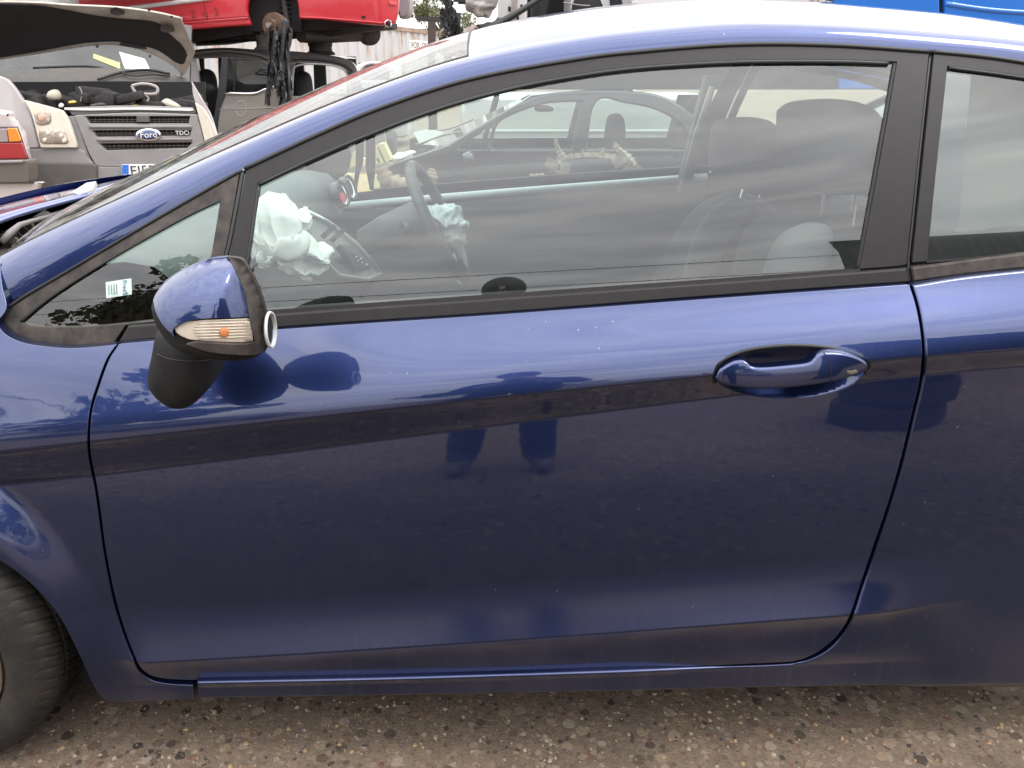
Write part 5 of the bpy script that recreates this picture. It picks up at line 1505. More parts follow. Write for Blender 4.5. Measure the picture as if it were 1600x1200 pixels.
stube('bumper_crease', [(470, 27), (500, 28), (550, 32), (600, 36)], SRr, 0.012, P_RED, red, off=0.004)
ST = plane_S(630, 10, 9.6, yaw=30)
quick('rear_bumper_trim', [[(622, -20), (638, -14), (640, 10), (636, 25), (624, 28)], [(624, 28), (618, 5), (622, -20)]], ST, mat('grey_pink_trim', (0.20, 0.16, 0.165), 0.4), red, r=0.03, thick=0.4)
quick('tailgate', [[(600, -200), (640, -160), (640, 20)], [(640, 20), (600, 25)], [(600, 25), (600, -200)]], lambda x, z: ST(x, z) + 0.25, P_RED, red, r=0.02)
# wheel arch, underside, axle, hub
quick('arch_liner', [[(380, -40), (470, -40)], [(470, -40), (470, 50)], [(470, 50), (380, 50)], [(380, 50), (380, -40)]], lambda x, z: SR(x, z) + 0.22, M_GAP, red, r=0.01)
ub = MB()
ub.prism([on_y(*q) for q in ((130, 74, 9.1), (300, 66, 9.1), (395, 52, 9.1), (395, 36, 9.1), (130, 50, 9.1))], (0, 1.35, 0))
ub.prism([on_y(*q) for q in ((395, 50, 9.25), (470, 48, 9.25), (560, 44, 9.3), (600, 40, 9.3), (600, 30, 9.3), (395, 26, 9.25))], (0, 1.2, 0))
ub.build('underbody', M_GAP, red, smooth=False)
MB().tube([on_y(*q) for q in ((470, 55, 9.3), (500, 57, 9.6), (540, 55, 10.0), (575, 54, 10.4))], 0.085, 10).build('rear_axle', M_DARKMETAL, red)
MB().tube([on_y(*q) for q in ((300, 62, 9.4), (400, 58, 9.5), (520, 50, 9.6), (600, 40, 9.5))], 0.05, 8).build('exhaust_pipe', M_DARKMETAL, red, auto=None)
for (a, b, r_) in ((535, 40, 0.06), (550, 38, 0.04), (543, 45, 0.03)):
    MB().box(on_y(a, b, 9.6), r_, r_, r_, Matrix.Rotation(0.5, 3, 'Y'), 0.01).build('bracket', M_STEEL, red)
MB().lathe([(0.0, -0.05), (0.13, -0.05), (0.15, -0.03), (0.15, 0.05), (0.12, 0.07), (0.0, 0.08)], on_y(576, 52, 10.3), (0.55, -0.83, 0), 28).build('brake_drum', M_DARKMETAL, red)
hc_ = on_y(430, 40, 8.85)
MB().lathe([(0.0, 0.10), (0.06, 0.10), (0.07, 0.06), (0.135, 0.05), (0.14, 0.0), (0.12, -0.1), (0.0, -0.12)], hc_, (-0.3, -0.95, 0), 32).build('brake_drum', M_RUST, red, label='rusty rear drum with bright axle nut')
MB().lathe([(0.0, 0.15), (0.028, 0.15), (0.03, 0.10)], hc_, (-0.3, -0.95, 0), 12).build('axle_nut', M_STEEL, red)
co = []
for k in range(90):
    a = k * 0.55
    p = on_y(447, -22 + k * 0.62, 9.15)
    co.append(p + Vector((0.075 * math.cos(a), 0.075 * math.sin(a), 0)))
MB().tube(co, 0.012, 5).build('coil_spring', M_RUBBER, red, auto=None)
MB().tube([on_y(440, -20, 9.1), on_y(452, 58, 9.05)], 0.03, 8).build('damper', M_DARKMETAL, red)
# cabin, out of frame above
MB().sheet([[on_y(180, -120, 8.95), on_y(300, -230, 9.15), on_y(520, -240, 9.2), on_y(640, -130, 9.2)], [on_y(180, -120, 10.5), on_y(300, -230, 10.3), on_y(520, -240, 10.3), on_y(640, -130, 10.4)]]).build('roof', P_RED, red)

# ------------------------------------------------------------------ shredded black liner hanging off the hub
shred_m = mat('torn_black_liner', (0.028, 0.028, 0.030), 0.42, bump=(12, 0.5), noise=(9, 0.7, (0.075, 0.075, 0.08)))
shred = MB()
rs = random.Random(21)
for (x0, x1, y0, y1, yb, dep) in ((418, 430, 46, 62, 150, 8.80), (426, 438, 50, 60, 122, 8.74), (436, 452, 30, 44, 158, 8.76), (446, 456, 44, 52, 140, 8.82), (416, 428, 100, 100, 164, 8.78), (430, 446, 110, 118, 166, 8.72), (440, 452, 120, 120, 170, 8.80)):
    rows = []
    nn = 22
    ph = rs.random() * 6
    for k in range(nn + 1):
        t = k / nn
        yy = y0 + (yb - y0) * t
        w = (x1 - x0) * (1 - 0.35 * t + 0.25 * math.sin(5 * t + ph))
        cx_ = (x0 + x1) / 2 + 4 * math.sin(4.2 * t + ph) * t
        row = []
        for j in range(7):
            u = j / 6 - 0.5
            dd = dep + 0.05 * math.sin(7 * u + 5 * t + ph) + 0.03 * math.sin(17 * t + 9 * u)
            row.append(on_y(cx_ + w * u, yy + 1.5 * math.sin(9 * u + ph), dd))
        rows.append(row)
    shred.sheet(rows)
so = shred.build('wheel_arch_liner', shred_m)
solidify(so, 0.012)
tag(so, 'shredded black plastic liner hanging from the red car\'s rear hub', 'car part')

# ------------------------------------------------------------------ shipping container
A = Vector((-7.9, 11.5, 0)); B = Vector((-2.75, 36.5, 0))
ctop = 2.62
cdir = (B - A).normalized(); cn_ = Vector((cdir.y, -cdir.x, 0))
cont = thing('shipping_container', 'long corrugated off-white container with rust streaks behind the stacked cars', 'container', (A + B) / 2 - cn_ * 1.2)
M_CONT = bpy.data.materials.new('rusty_white_container'); M_CONT.use_nodes = True
def _cont():
    nt = M_CONT.node_tree; n = nt.nodes; l = nt.links; b = n['Principled BSDF']
    b.inputs['Roughness'].default_value = 0.7
    t = n.new('ShaderNodeTexCoord'); m = n.new('ShaderNodeMapping'); m.inputs['Scale'].default_value = (0.7, 0.7, 0.30)
    l.new(t.outputs['Object'], m.inputs['Vector'])
    a = n.new('ShaderNodeTexNoise'); a.inputs['Scale'].default_value = 2.0; a.inputs['Detail'].default_value = 8; a.inputs['Roughness'].default_value = 0.7
    l.new(m.outputs['Vector'], a.inputs['Vector'])
    r_ = n.new('ShaderNodeValToRGB'); e = r_.color_ramp.elements
    e[0].position = 0.34; e[0].color = (0.26, 0.13, 0.06, 1); e[1].position = 0.56; e[1].color = (0.46, 0.46, 0.47, 1)
    k = e.new(0.45); k.color = (0.44, 0.415, 0.385, 1)
    l.new(a.outputs['Fac'], r_.inputs['Fac']); l.new(r_.outputs['Color'], b.inputs['Base Color'])
_cont()
zz = []
Lc = (B - A).length
nr_ = int(Lc / 0.80)
pts = []
for k in range(nr_):
    s = k * 0.80
    for ds, dp in ((0.0, 0.0), (0.30, 0.0), (0.42, -0.11), (0.64, -0.11), (0.76, 0.0)):
        pts.append(A + cdir * (s + ds) + cn_ * dp)
pts.append(B)
MB().sheet([[p + Vector((0, 0, 0.15)) for p in pts], [p + Vector((0, 0, ctop - 0.12)) for p in pts]]).build('corrugated_wall', M_CONT, cont, smooth=False)
for z0, hh in ((0.08, 0.16), (ctop - 0.06, 0.14)):
    MB().prism([A + Vector((0, 0, z0 - hh / 2)), B + Vector((0, 0, z0 - hh / 2)), B + Vector((0, 0, z0 + hh / 2)), A + Vector((0, 0, z0 + hh / 2))], cn_ * 0.03).build('rail', mat('rusty_rail', (0.36, 0.27, 0.20), 0.8, noise=(3, 0.8, (0.16, 0.08, 0.04))), cont, smooth=False)
MB().prism([A - cn_ * 0.06 + Vector((0, 0, 0.05)), B - cn_ * 0.06 + Vector((0, 0, 0.05)), B - cn_ * 0.06 + Vector((0, 0, ctop)), A - cn_ * 0.06 + Vector((0, 0, ctop))], -cn_ * 2.3).build('container_box', M_CONT, cont, smooth=False)
nP = cn_
pA = on_plane(639, 62, A, nP); pB = on_plane(676, 76, A, nP); pC = on_plane(639, 74, A, nP); pD = on_plane(676, 65, A, nP)
z0, z1 = pA.z, pA.z - 0.36
sA = (pA - A).dot(cdir); sB = (pB - A).dot(cdir)
pl_ = MB().prism([A + cdir * sA + Vector((0, 0, z1)), A + cdir * sB + Vector((0, 0, z1)), A + cdir * sB + Vector((0, 0, z0)), A + cdir * sA + Vector((0, 0, z0))], cn_ * 0.02).build('name_board', mat('pale_board', (0.72, 0.70, 0.66), 0.6), cont, smooth=False)
cb = A + cdir * (sA + (sB - sA) * 0.5) + Vector((0, 0, (z0 + z1) / 2)) + cn_ * 0.03
text('FOX  OLSO', 0.30, frame(cb, cdir, (0, 0, 1)) @ Matrix.Diagonal((max(1.0, (sB - sA) / 1.75), 1, 1, 1)), mat('faded_letter', (0.20, 0.14, 0.12), 0.7), pl_, extrude=0.004)

# ------------------------------------------------------------------ steel T-frame by the container
tp = MB()
tp.prism([on_y(668.5, 34, 15), on_y(680, 34, 15), on_y(680, 128, 15), on_y(668.5, 128, 15)], (0, 0.13, 0))
tfr = thing('steel_gantry', 'dark steel post with flat top beam in front of the trees', 'gantry', on_y(674, 214, 15))
tp.build('post', mat('dark_post', (0.05, 0.035, 0.035), 0.7, noise=(6, 0.6, (0.09, 0.05, 0.04))), tfr, smooth=False)
base_ = on_y(674, 128, 15)
MB().box((base_.x, 15.06, base_.z / 2), 0.16, 0.16, base_.z).build('post_base', MATS['dark_post'], tfr, smooth=False)
MB().prism([on_y(650, 25, 15), on_y(706, 27, 15), on_y(706, 35, 15), on_y(650, 31, 15)], (0, 0.5, 0)).build('beam', M_DARKMETAL, tfr, smooth=False)

# ------------------------------------------------------------------ silver car tail beyond, between estate and container
SS = plane_S(580, 105, 13.5, yaw=10, lean=0.3)
sil = thing('parked_car', 'small silver-white car tail peeping over the windscreen beside the container', 'car', (SS.O.x, SS.O.y + 0.8, 0))
quick('roof_edge', [[(545, 118), (560, 101), (580, 96), (600, 98), (616, 105)], [(616, 105), (620, 160)], [(620, 160), (545, 160)], [(545, 160), (545, 118)]], SS, P_WHITE, sil, r=0.03, thick=0.9, holes=[[[(562, 112), (572, 103), (590, 101), (606, 106)], [(606, 106), (608, 125)], [(608, 125), (562, 125)], [(562, 125), (562, 112)]]])
quick('arch_liner', [[(560, 98), (610, 98)], [(610, 98), (612, 130)], [(612, 130), (560, 130)], [(560, 130), (560, 98)]], SS, mat('muddy_liner', (0.22, 0.17, 0.15), 0.9, noise=(6, 0.8, (0.06, 0.05, 0.05)), bump=(12, 0.8)), sil, off=0.15)
MB().box((SS.O.x, SS.O.y + 0.8, 0.6), 1.2, 1.4, 0.9, None, 0.15).build('body', P_WHITE, sil)
# ------------------------------------------------------------------ white van standing on the black car behind the roof
SWV = plane_S(1000, 20, 4.9, bulge=0.02)
wv = thing('panel_van', 'white van stacked behind the blue roof, front crushed and front door missing', 'van', (SWV.O.x, SWV.O.y + 0.9, 1.22))
WHOLE = [[(824, -150), (980, -150)], [(980, -150), (996, -60), (985, 12), (968, 70)], [(968, 70), (824, 74)], [(824, 74), (824, -150)]]
quick('body_side', [[(782, -180), (1290, -180)], [(1290, -180), (1292, 60), (1290, 92)], [(1290, 92), (800, 92)], [(800, 92), (778, 70), (782, -180)]], SWV, P_WHITE, wv, holes=[WHOLE], r=0.02, step=0.05, thick=0.06)
quick('cab_interior', [[(800, -160), (1010, -160)], [(1010, -160), (1010, 110)], [(1010, 110), (800, 110)], [(800, 110), (800, -160)]], lambda x, z: SWV(x, z) + 0.5, M_GAP, wv)
for seg in ([(905, -30), (935, -10), (950, 30), (952, 70), (905, 72), (890, 20), (905, -30)], [(945, -40), (965, -20), (975, 20), (970, 60), (955, 60), (950, 10), (945, -40)], [(845, -60), (862, -30), (852, 30), (848, 70), (832, 70), (830, -20), (845, -60)]):
    cx_ = sum(p[0] for p in seg) / len(seg); cy_ = sum(p[1] for p in seg) / len(seg)
    blob('seat', spline([seg], 4), (cx_, cy_), 5.12, M_CLOTH, wv, front=0.12, back=0.1, rings=6, step=0.05)
stube('belt_buckle_wire', [(880, 4), (905, 8), (922, 9)], lambda x, z: SWV(x, z) + 0.06, 0.005, M_STEEL, wv)
hd = stube('door_handle', [(1098, 5), (1106, 9), (1125, 9.5), (1142, 9), (1150, 5)], SWV, 0.014, mat('handle_grey', (0.60, 0.57, 0.55), 0.4), wv, off=-0.03)
quick('handle_recess', [[(1096, -6), (1152, -6)], [(1152, -6), (1148, 5), (1125, 7), (1100, 5), (1096, -6)]], SWV, mat('handle_shadow_grey', (0.35, 0.33, 0.32), 0.6), wv, off=-0.004, r=0.002, step=0.03)
stube('panel_seam', [(1168, -10), (1161, 9)], SWV, 0.004, M_GREYPL, wv, off=-0.002)
for a, b, h_ in ((800, 36, 5), (809, 32, 8), (796, 14, 4), (815, 12, 5)):
    quick('pillar_slot', [[(a - 2, b - h_), (a + 2, b - h_)], [(a + 2, b - h_), (a + 2, b + h_)], [(a + 2, b + h_), (a - 2, b + h_)], [(a - 2, b + h_), (a - 2, b - h_)]], SWV, M_GAP, wv, off=-0.004, r=0.001, step=0.02)
quick('pillar_strip', [[(803, -60), (812, -60)], [(812, -60), (806, 44)], [(806, 44), (797, 46)], [(797, 46), (803, -60)]], SWV, mat('pale_brown_pillar', (0.40, 0.36, 0.33), 0.7, noise=(10, 0.8, (0.2, 0.16, 0.14))), wv, off=-0.012, r=0.003, step=0.03)
st_ = MB().tube([on_y(*q) for q in ((755, 50, 4.55), (775, 40, 4.55), (812, 18, 4.6), (850, -6, 4.65), (900, -40, 4.7))], [0.05, 0.026, 0.020, 0.018, 0.016], 10).build('strut', M_RUBBER, wv, auto=None)
quick('strut_plate', [[(742, 56), (752, 46), (770, 36), (778, 38)], [(778, 38), (779, 50), (742, 56)]], lambda x, z: SWV(x, z) - 0.3, M_GREYPL, wv, r=0.004, step=0.03, thick=0.03)
for seg in ([(1270, -10), (1268, 14)], [(1280, -12), (1277, 15)], [(1292, -12), (1290, 15)], [(1264, 2), (1300, 4)], [(1266, 10), (1298, 12)]):
    stube('rack_bar', seg, lambda x, z: SWV(x, z) - 0.06, 0.008, M_STEEL, wv)
quick('underbody', [[(790, 84), (1310, 84)], [(1310, 84), (1310, 140)], [(1310, 140), (790, 140)], [(790, 140), (790, 84)]], lambda x, z: SWV(x, z) + 0.10, M_DARKMETAL, wv, thick=1.6)
# crushed front wing: crumpled bare metal and torn black bits
def crushed(name, outline, center, Y, matr, parent, front, seed, amp=0.05, freq=9):
    o = blob(name, spline([outline], 6), center, Y, matr, parent, front=front, back=front * 0.5, p=2.0, rings=12, step=0.02)
    crumple(o, amp, freq, seed, 0.7)
    crumple(o, amp * 0.35, freq * 2.6, seed + 1, 0.7)
    return o
crump = mat('crumpled_silver_metal', (0.55, 0.53, 0.50), 0.42, metal=0.3, noise=(9, 0.6, (0.34, 0.31, 0.28)))
crushed('crushed_wing', [(722, -40), (790, -40), (786, 10), (772, 30), (752, 38), (735, 32), (724, 12), (722, -40)], (752, -2), 4.7, crump, wv, 0.14, 4)
crushed('crushed_bumper', [(716, 48), (735, 36), (746, 42), (740, 54), (726, 62), (715, 60), (716, 48)], (728, 50), 4.6, mat('muddy_metal', (0.40, 0.33, 0.29), 0.7, noise=(12, 0.8, (0.16, 0.12, 0.1))), wv, 0.06, 6, 0.02, 18)
crushed('crushed_front', [(682, 56), (694, 50), (720, 44), (760, 30), (790, 30), (790, 90), (700, 90), (680, 74), (682, 56)], (735, 66), 4.75, M_DARKMETAL, wv, 0.1, 8, 0.05, 12)
rs = random.Random(33)
tb = MB()
for k in range(26):
    px_ = 694 + 26 * rs.random(); py_ = -20 + 78 * rs.random()
    c = on_y(px_ + (4 if py_ < 10 else 0), py_, 4.55 + 0.1 * rs.random())
    w = 0.02 + 0.04 * rs.random()
    tb.prism([c + Vector((w * math.cos(a + rs.random()), 0.02 * rs.random(), w * math.sin(a + rs.random()))) for a in (0, 1.2, 2.3, 3.4, 4.6)], (0.0, 0.015, 0))
tb.build('torn_plastic', M_RUBBER, wv, smooth=False)
for k in range(5):
    P = [on_y(696 + 8 * rs.random(), -10 + 70 * i / 6 + 6 * rs.random(), 4.5 + 0.05 * rs.random()) + Vector((0.03 * math.sin(i * 2 + k), 0, 0)) for i in range(7)]
    MB().tube(P, 0.006, 5).build('loose_wire', M_RUBBER, wv, auto=None)
stube('bumper_curl', [(688, 60), (690, 50), (697, 46), (702, 52), (698, 62)], lambda x, z: SWV(x, z) - 0.3, 0.012, mat('muddy_metal'), wv)
MB().box((SWV.O.x + 0.3, SWV.O.y + 1.0, 1.95), 1.6, 1.7, 1.3, None, 0.1).build('load_body', P_WHITE, wv)

# ------------------------------------------------------------------ bright blue car next to it
SBB = plane_S(1450, 20, 5.0, curve=0.02, bulge=0.05)
bb = thing('hatchback_car', 'bright blue car stacked beyond the roof at the top right', 'car', (SBB.O.x, SBB.O.y + 0.85, 1.2))
quick('front_door', [[(1304, -150), (1466, -150)], [(1466, -150), (1469, 60), (1466, 140)], [(1466, 140), (1310, 140)], [(1310, 140), (1302, 30), (1304, -150)]], SBB, P_SKYBLUE, bb, r=0.012)
quick('rear_door', [[(1473, -150), (1760, -150)], [(1760, -150), (1770, 140)], [(1770, 140), (1473, 140)], [(1473, 140), (1476, 40), (1473, -150)]], SBB, P_SKYBLUE, bb, r=0.012)
quick('door_gap', [[(1460, -150), (1480, -150)], [(1480, -150), (1480, 140)], [(1480, 140), (1460, 140)], [(1460, 140), (1460, -150)]], SBB, M_GAP, bb, off=0.03)
stube('shoulder_crease', [(1478, 6), (1550, 16), (1640, 22)], SBB, 0.02, P_SKYBLUE, bb, off=0.008)
MB().box((SBB.O.x + 0.1, SBB.O.y + 0.95, 1.7), 1.9, 1.6, 0.7, None, 0.1).build('body', P_SKYBLUE, bb)

# ------------------------------------------------------------------ black car underneath, seen through the side windows
SK = plane_S(900, 230, 4.7, bulge=0.15)
bk = thing('hatchback_car', 'black hatchback resting on its belly beyond, seen through the blue car\'s windows', 'car', (SK.O.x, SK.O.y + 0.85, 0))
H1 = [[(768, 233), (777, 196), (800, 180), (845, 164), (880, 160), (908, 159)], [(908, 159), (893, 233)], [(893, 233), (768, 233)]]
H2 = [[(917, 233), (932, 159), (980, 162), (1025, 172), (1060, 192), (1082, 222)], [(1082, 222), (1080, 233)], [(1080, 233), (917, 233)]]
H0 = [[(716, 233), (745, 212), (768, 198), (760, 233)], [(760, 233), (716, 233)]]
quick('body_side', [[(560, 420), (570, 300), (600, 262), (660, 240), (700, 226)], [(700, 226), (760, 190), (830, 153), (900, 142), (980, 142), (1040, 152), (1090, 185), (1120, 215)], [(1120, 215), (1150, 240), (1160, 420)], [(1160, 420), (560, 420)]], SK, P_BLACK, bk, holes=[H0, H1, H2], r=0.015, step=0.04, g=0.08)
quick('side_glass', [[(700, 240), (760, 196), (830, 158), (900, 148), (980, 148), (1040, 160), (1100, 230)], [(1100, 230), (700, 240)]], SK, M_VGLASS, bk, off=0.02, r=0.002, thick=0.002)
MB().sheet([[on_y(700, 228, 4.72), on_y(830, 152, 4.8), on_y(980, 141, 4.8), on_y(1090, 186, 4.75)], [on_y(660, 226, 5.5), on_y(830, 146, 5.5), on_y(980, 136, 5.5), on_y(1090, 180, 5.5)], [on_y(730, 212, 6.3), on_y(840, 150, 6.25), on_y(970, 141, 6.25), on_y(1060, 178, 6.3)]][0:3]).build('roof', P_BLACK, bk)
SK2 = plane_S(900, 220, 6.35)
for xa, xb in ((752, 760), (884, 900), (1040, 1075)):
    quick('far_pillar', [[(xa + 20, 148), (xb + 22, 148)], [(xb + 22, 148), (xb, 222)], [(xb, 222), (xa, 222)], [(xa, 222), (xa + 20, 148)]], SK2, M_INT, bk, r=0.01)
quick('far_side', [[(640, 216), (1110, 214)], [(1110, 214), (1110, 330)], [(1110, 330), (640, 330)], [(640, 330), (640, 216)]], SK2, P_BLACK, bk, r=0.01)
MB().sheet([[on_y(600, 262, 4.72), on_y(650, 236, 5.5), on_y(630, 236, 6.3)], [on_y(700, 226, 4.72), on_y(730, 212, 5.5), on_y(735, 212, 6.3)]]).build('bonnet', P_BLACK, bk)
blob('head_rest', spline([[(946, 196), (952, 180), (968, 178), (976, 192), (974, 224), (946, 224), (946, 196)]], 4), (960, 202), 5.2, M_CLOTH, bk, front=0.12, back=0.12, rings=6, step=0.05)
blob('rear_view_mirror', spline([[(834, 166), (850, 164), (864, 168), (862, 174), (838, 174), (834, 166)]], 4), (850, 169), 5.4, M_INT, bk, front=0.04, back=0.04, rings=5, step=0.03)
blob('door_mirror', spline([[(722, 240), (736, 236), (744, 248), (738, 262), (724, 258), (722, 240)]], 4), (732, 249), 4.55, P_BLACK, bk, front=0.06, back=0.06, rings=6, step=0.03)
for seg in ([(640, 218), (670, 206), (705, 200), (740, 186)], [(650, 226), (690, 212), (720, 206)]):
    stube('wiper', seg, lambda x, z: SK(x, z) + 0.3, 0.008, M_STEEL, bk)  # thin bars put in for light lines reflected off the bonnet edges
# pale slab added beyond as a bright field behind those windows
SPV = plane_S(900, 200, 8.4)
pv = thing('panel_van', 'pale low slab added beyond the windows of the black car', 'van', (SPV.O.x, SPV.O.y + 0.8, 0))
quick('body_side', [[(720, 150), (1110, 150)], [(1110, 150), (1110, 300)], [(1110, 300), (720, 300)], [(720, 300), (720, 150)]], SPV, P_WHITE, pv, thick=1.4, r=0.05, g=0.3, step=0.15)
stube('side_rib', [(725, 205), (900, 205), (1105, 205)], SPV, 0.02, P_WHITE, pv)

# ------------------------------------------------------------------ scrap between the two cars
M_TAN = mat('dusty_tan_steel', (0.27, 0.225, 0.165), 0.7, metal=0.3, noise=(22, 0.9, (0.10, 0.065, 0.045)), bump=(60, 0.4))
base = on_y(930, 300, 3.0)
crate = thing('parts_crate', 'dark scrap crate beyond the blue car carrying the tan subframe', 'crate', (base.x - 0.25, 3.0, 0))
for dx in (-0.75, 0.0, 0.75):
    MB().box((base.x - 0.25 + dx, 3.0, 0.36), 0.09, 0.7, 0.72, None, 0.01).build('leg', M_DARKMETAL, crate)
for k in range(5):
    MB().box((base.x - 0.25, 2.72 + 0.14 * k, 0.745), 1.75, 0.11, 0.04, None, 0.006).build('board', M_DARKMETAL, crate)
for k in range(4):
    MB().box((base.x - 0.25, 2.66, 0.12 + 0.16 * k), 1.72, 0.03, 0.10, None, 0.006).build('board', M_DARKMETAL, crate)
class MBf(MB):
    def tube(s, pts, r, n=8, cap=True):      # finer rings, so that the castings can be made uneven
        P = [Vector(p) for p in pts]; Q = []; rr = []
        for i in range(len(P) - 1):
            for k in range(6):
                Q.append(P[i].lerp(P[i + 1], k / 6)); rr.append(r[i] + (r[i + 1] - r[i]) * k / 6)
        Q.append(P[-1]); rr.append(r[-1])
        return MB.tube(s, Q, [x * (1.0 + 0.16 * math.sin(2.3 * i)) for i, x in enumerate(rr)], 5, cap)
sf = MBf()
Pz = lambda a, b, y=2.85: on_y(a, b, y)
sf.tube([Pz(866, 258), Pz(880, 248), Pz(905, 244), Pz(930, 243), Pz(955, 246), Pz(972, 254)], [0.02, 0.024, 0.022, 0.022, 0.024, 0.03], 8)
sf.tube([Pz(868, 222), Pz(874, 236), Pz(882, 248)], [0.012, 0.02, 0.026], 8)
sf.tube([Pz(852, 256), Pz(866, 258), Pz(880, 250)], [0.014, 0.03, 0.028], 8)
sf.tube([Pz(878, 252), Pz(884, 270), Pz(882, 292)], [0.034, 0.024, 0.016], 8)
sf.tube([Pz(962, 226), Pz(972, 240), Pz(984, 256), Pz(996, 268), Pz(1014, 288)], [0.016, 0.026, 0.034, 0.024, 0.014], 8)
sf.tube([Pz(972, 252), Pz(976, 268), Pz(974, 290)], [0.03, 0.018, 0.014], 8)
sf.tube([Pz(862, 264, 2.9), Pz(870, 276, 2.9), Pz(860, 292, 2.9)], [0.02, 0.03, 0.02], 8)
for (a, b, w_, h_, rot) in ((862, 256, 0.07, 0.05, 0.4), (882, 268, 0.05, 0.08, 0.1), (968, 250, 0.08, 0.06, -0.6), (992, 266, 0.07, 0.05, -0.8), (978, 272, 0.045, 0.07, 0.1)):
    sf.box(Pz(a, b, 2.83), w_, 0.012, h_, Matrix.Rotation(rot, 3, 'Y'), 0.003)
for (a, b) in ((910, 238), (942, 238), (868, 224), (962, 228)):
    sf.lathe([(0.0, -0.012), (0.012, -0.012), (0.012, 0.02), (0.0, 0.02)], Pz(a, b, 2.84), (0.1, 0, 1), 8)
sfo = sf.build('subframe', M_TAN, None, smooth=False)
crumple(sfo, 0.006, 30, 14, 0.8)
tag(sfo, 'tan dusty car subframe with splayed arms lying beyond the passenger window', 'car part')
t2 = MBf()
t2.tube([Pz(815, 292, 2.7), Pz(832, 280, 2.7), Pz(848, 278, 2.7), Pz(862, 284, 2.7)], [0.02, 0.03, 0.026, 0.014], 8)
t2.tube([Pz(842, 276, 2.7), Pz(846, 288, 2.7), Pz(866, 280, 2.7)], [0.014, 0.012, 0.006], 6)
tag(t2.build('suspension_arm', M_TAN, None, auto=None), 'small tan suspension arm left of the subframe on the crate', 'car part')
t3 = MB()
t3.lathe([(0.0, -0.02), (0.028, -0.02), (0.034, 0.0), (0.028, 0.02), (0.0, 0.02)], Pz(946, 283, 2.6), (0.5, -0.8, 0.3), 14)
t3.lathe([(0.036, -0.006), (0.042, 0.0), (0.036, 0.006)], Pz(946, 283, 2.6), (0.5, -0.8, 0.3), 14)
tag(t3.build('metal_bracket', mat('pale_cast_metal', (0.55, 0.55, 0.54), 0.4, metal=0.5), None, auto=None), 'pale cast metal boss lying under the tan subframe', 'car part')
# wooden offcuts, manifold, bag by the windscreen side
wood = mat('pale_pine', (0.58, 0.47, 0.26), 0.75, noise=(20, 0.5, (0.42, 0.32, 0.17)))
pal = thing('wooden_pallet', 'broken pale pine pallet beyond the dashboard', 'pallet', on_y(575, 300, 3.0))
for q in ([(546, 262), (551, 238), (557, 236), (562, 258)], [(556, 250), (592, 247), (594, 256), (558, 260)], [(578, 232), (588, 228), (600, 254), (594, 258)], [(590, 226), (599, 224), (611, 250), (603, 254)]):
    MB().prism([on_y(a, b, 3.0) for a, b in q], (0, 0.10, 0)).build('board', wood, pal, smooth=False)
b0 = on_y(575, 262, 3.05)
MB().box((b0.x, 3.05, b0.z / 2 - 0.02), 0.24, 0.10, b0.z - 0.02, None, 0.01).build('post', wood, pal)
man = MBf().tube([on_y(594, 262, 2.6), on_y(604, 284, 2.6), on_y(630, 294, 2.6), on_y(660, 304, 2.6)], [0.03, 0.045, 0.05, 0.035], 10)
man.tube([on_y(668, 300, 2.6), on_y(674, 275, 2.6), on_y(676, 264, 2.6)], [0.05, 0.035, 0.015], 10)
tag(man.build('exhaust_manifold', mat('brown_cast_iron', (0.26, 0.17, 0.11), 0.8, noise=(12, 0.8, (0.12, 0.075, 0.05)), bump=(50, 0.5)), None, auto=None), 'brown rusty exhaust manifold seen past the steering wheel', 'car part')
q = [on_y(a, b, 3.4) for a, b in ((646, 207), (664, 202), (690, 205), (694, 209), (655, 224))]
tag(MB().prism(q, (0, 0.01, -0.004)).build('pale_sheet', M_WHITE, None, smooth=False), 'white sheet of paper on the black car\'s bonnet', 'paper')
bag = blob('plastic_bag', spline([[(610, 254), (614, 242), (628, 236), (648, 235), (650, 240), (632, 248), (618, 258), (610, 254)]], 5), (628, 246), 3.1, mat('white_film', (0.75, 0.75, 0.72), 0.4), None, front=0.05, back=0.05, rings=8, step=0.02)
crumple(bag, 0.02, 26, 2, 0.7)
tag(bag, 'crumpled white plastic bag beside the pallet boards', 'bag')
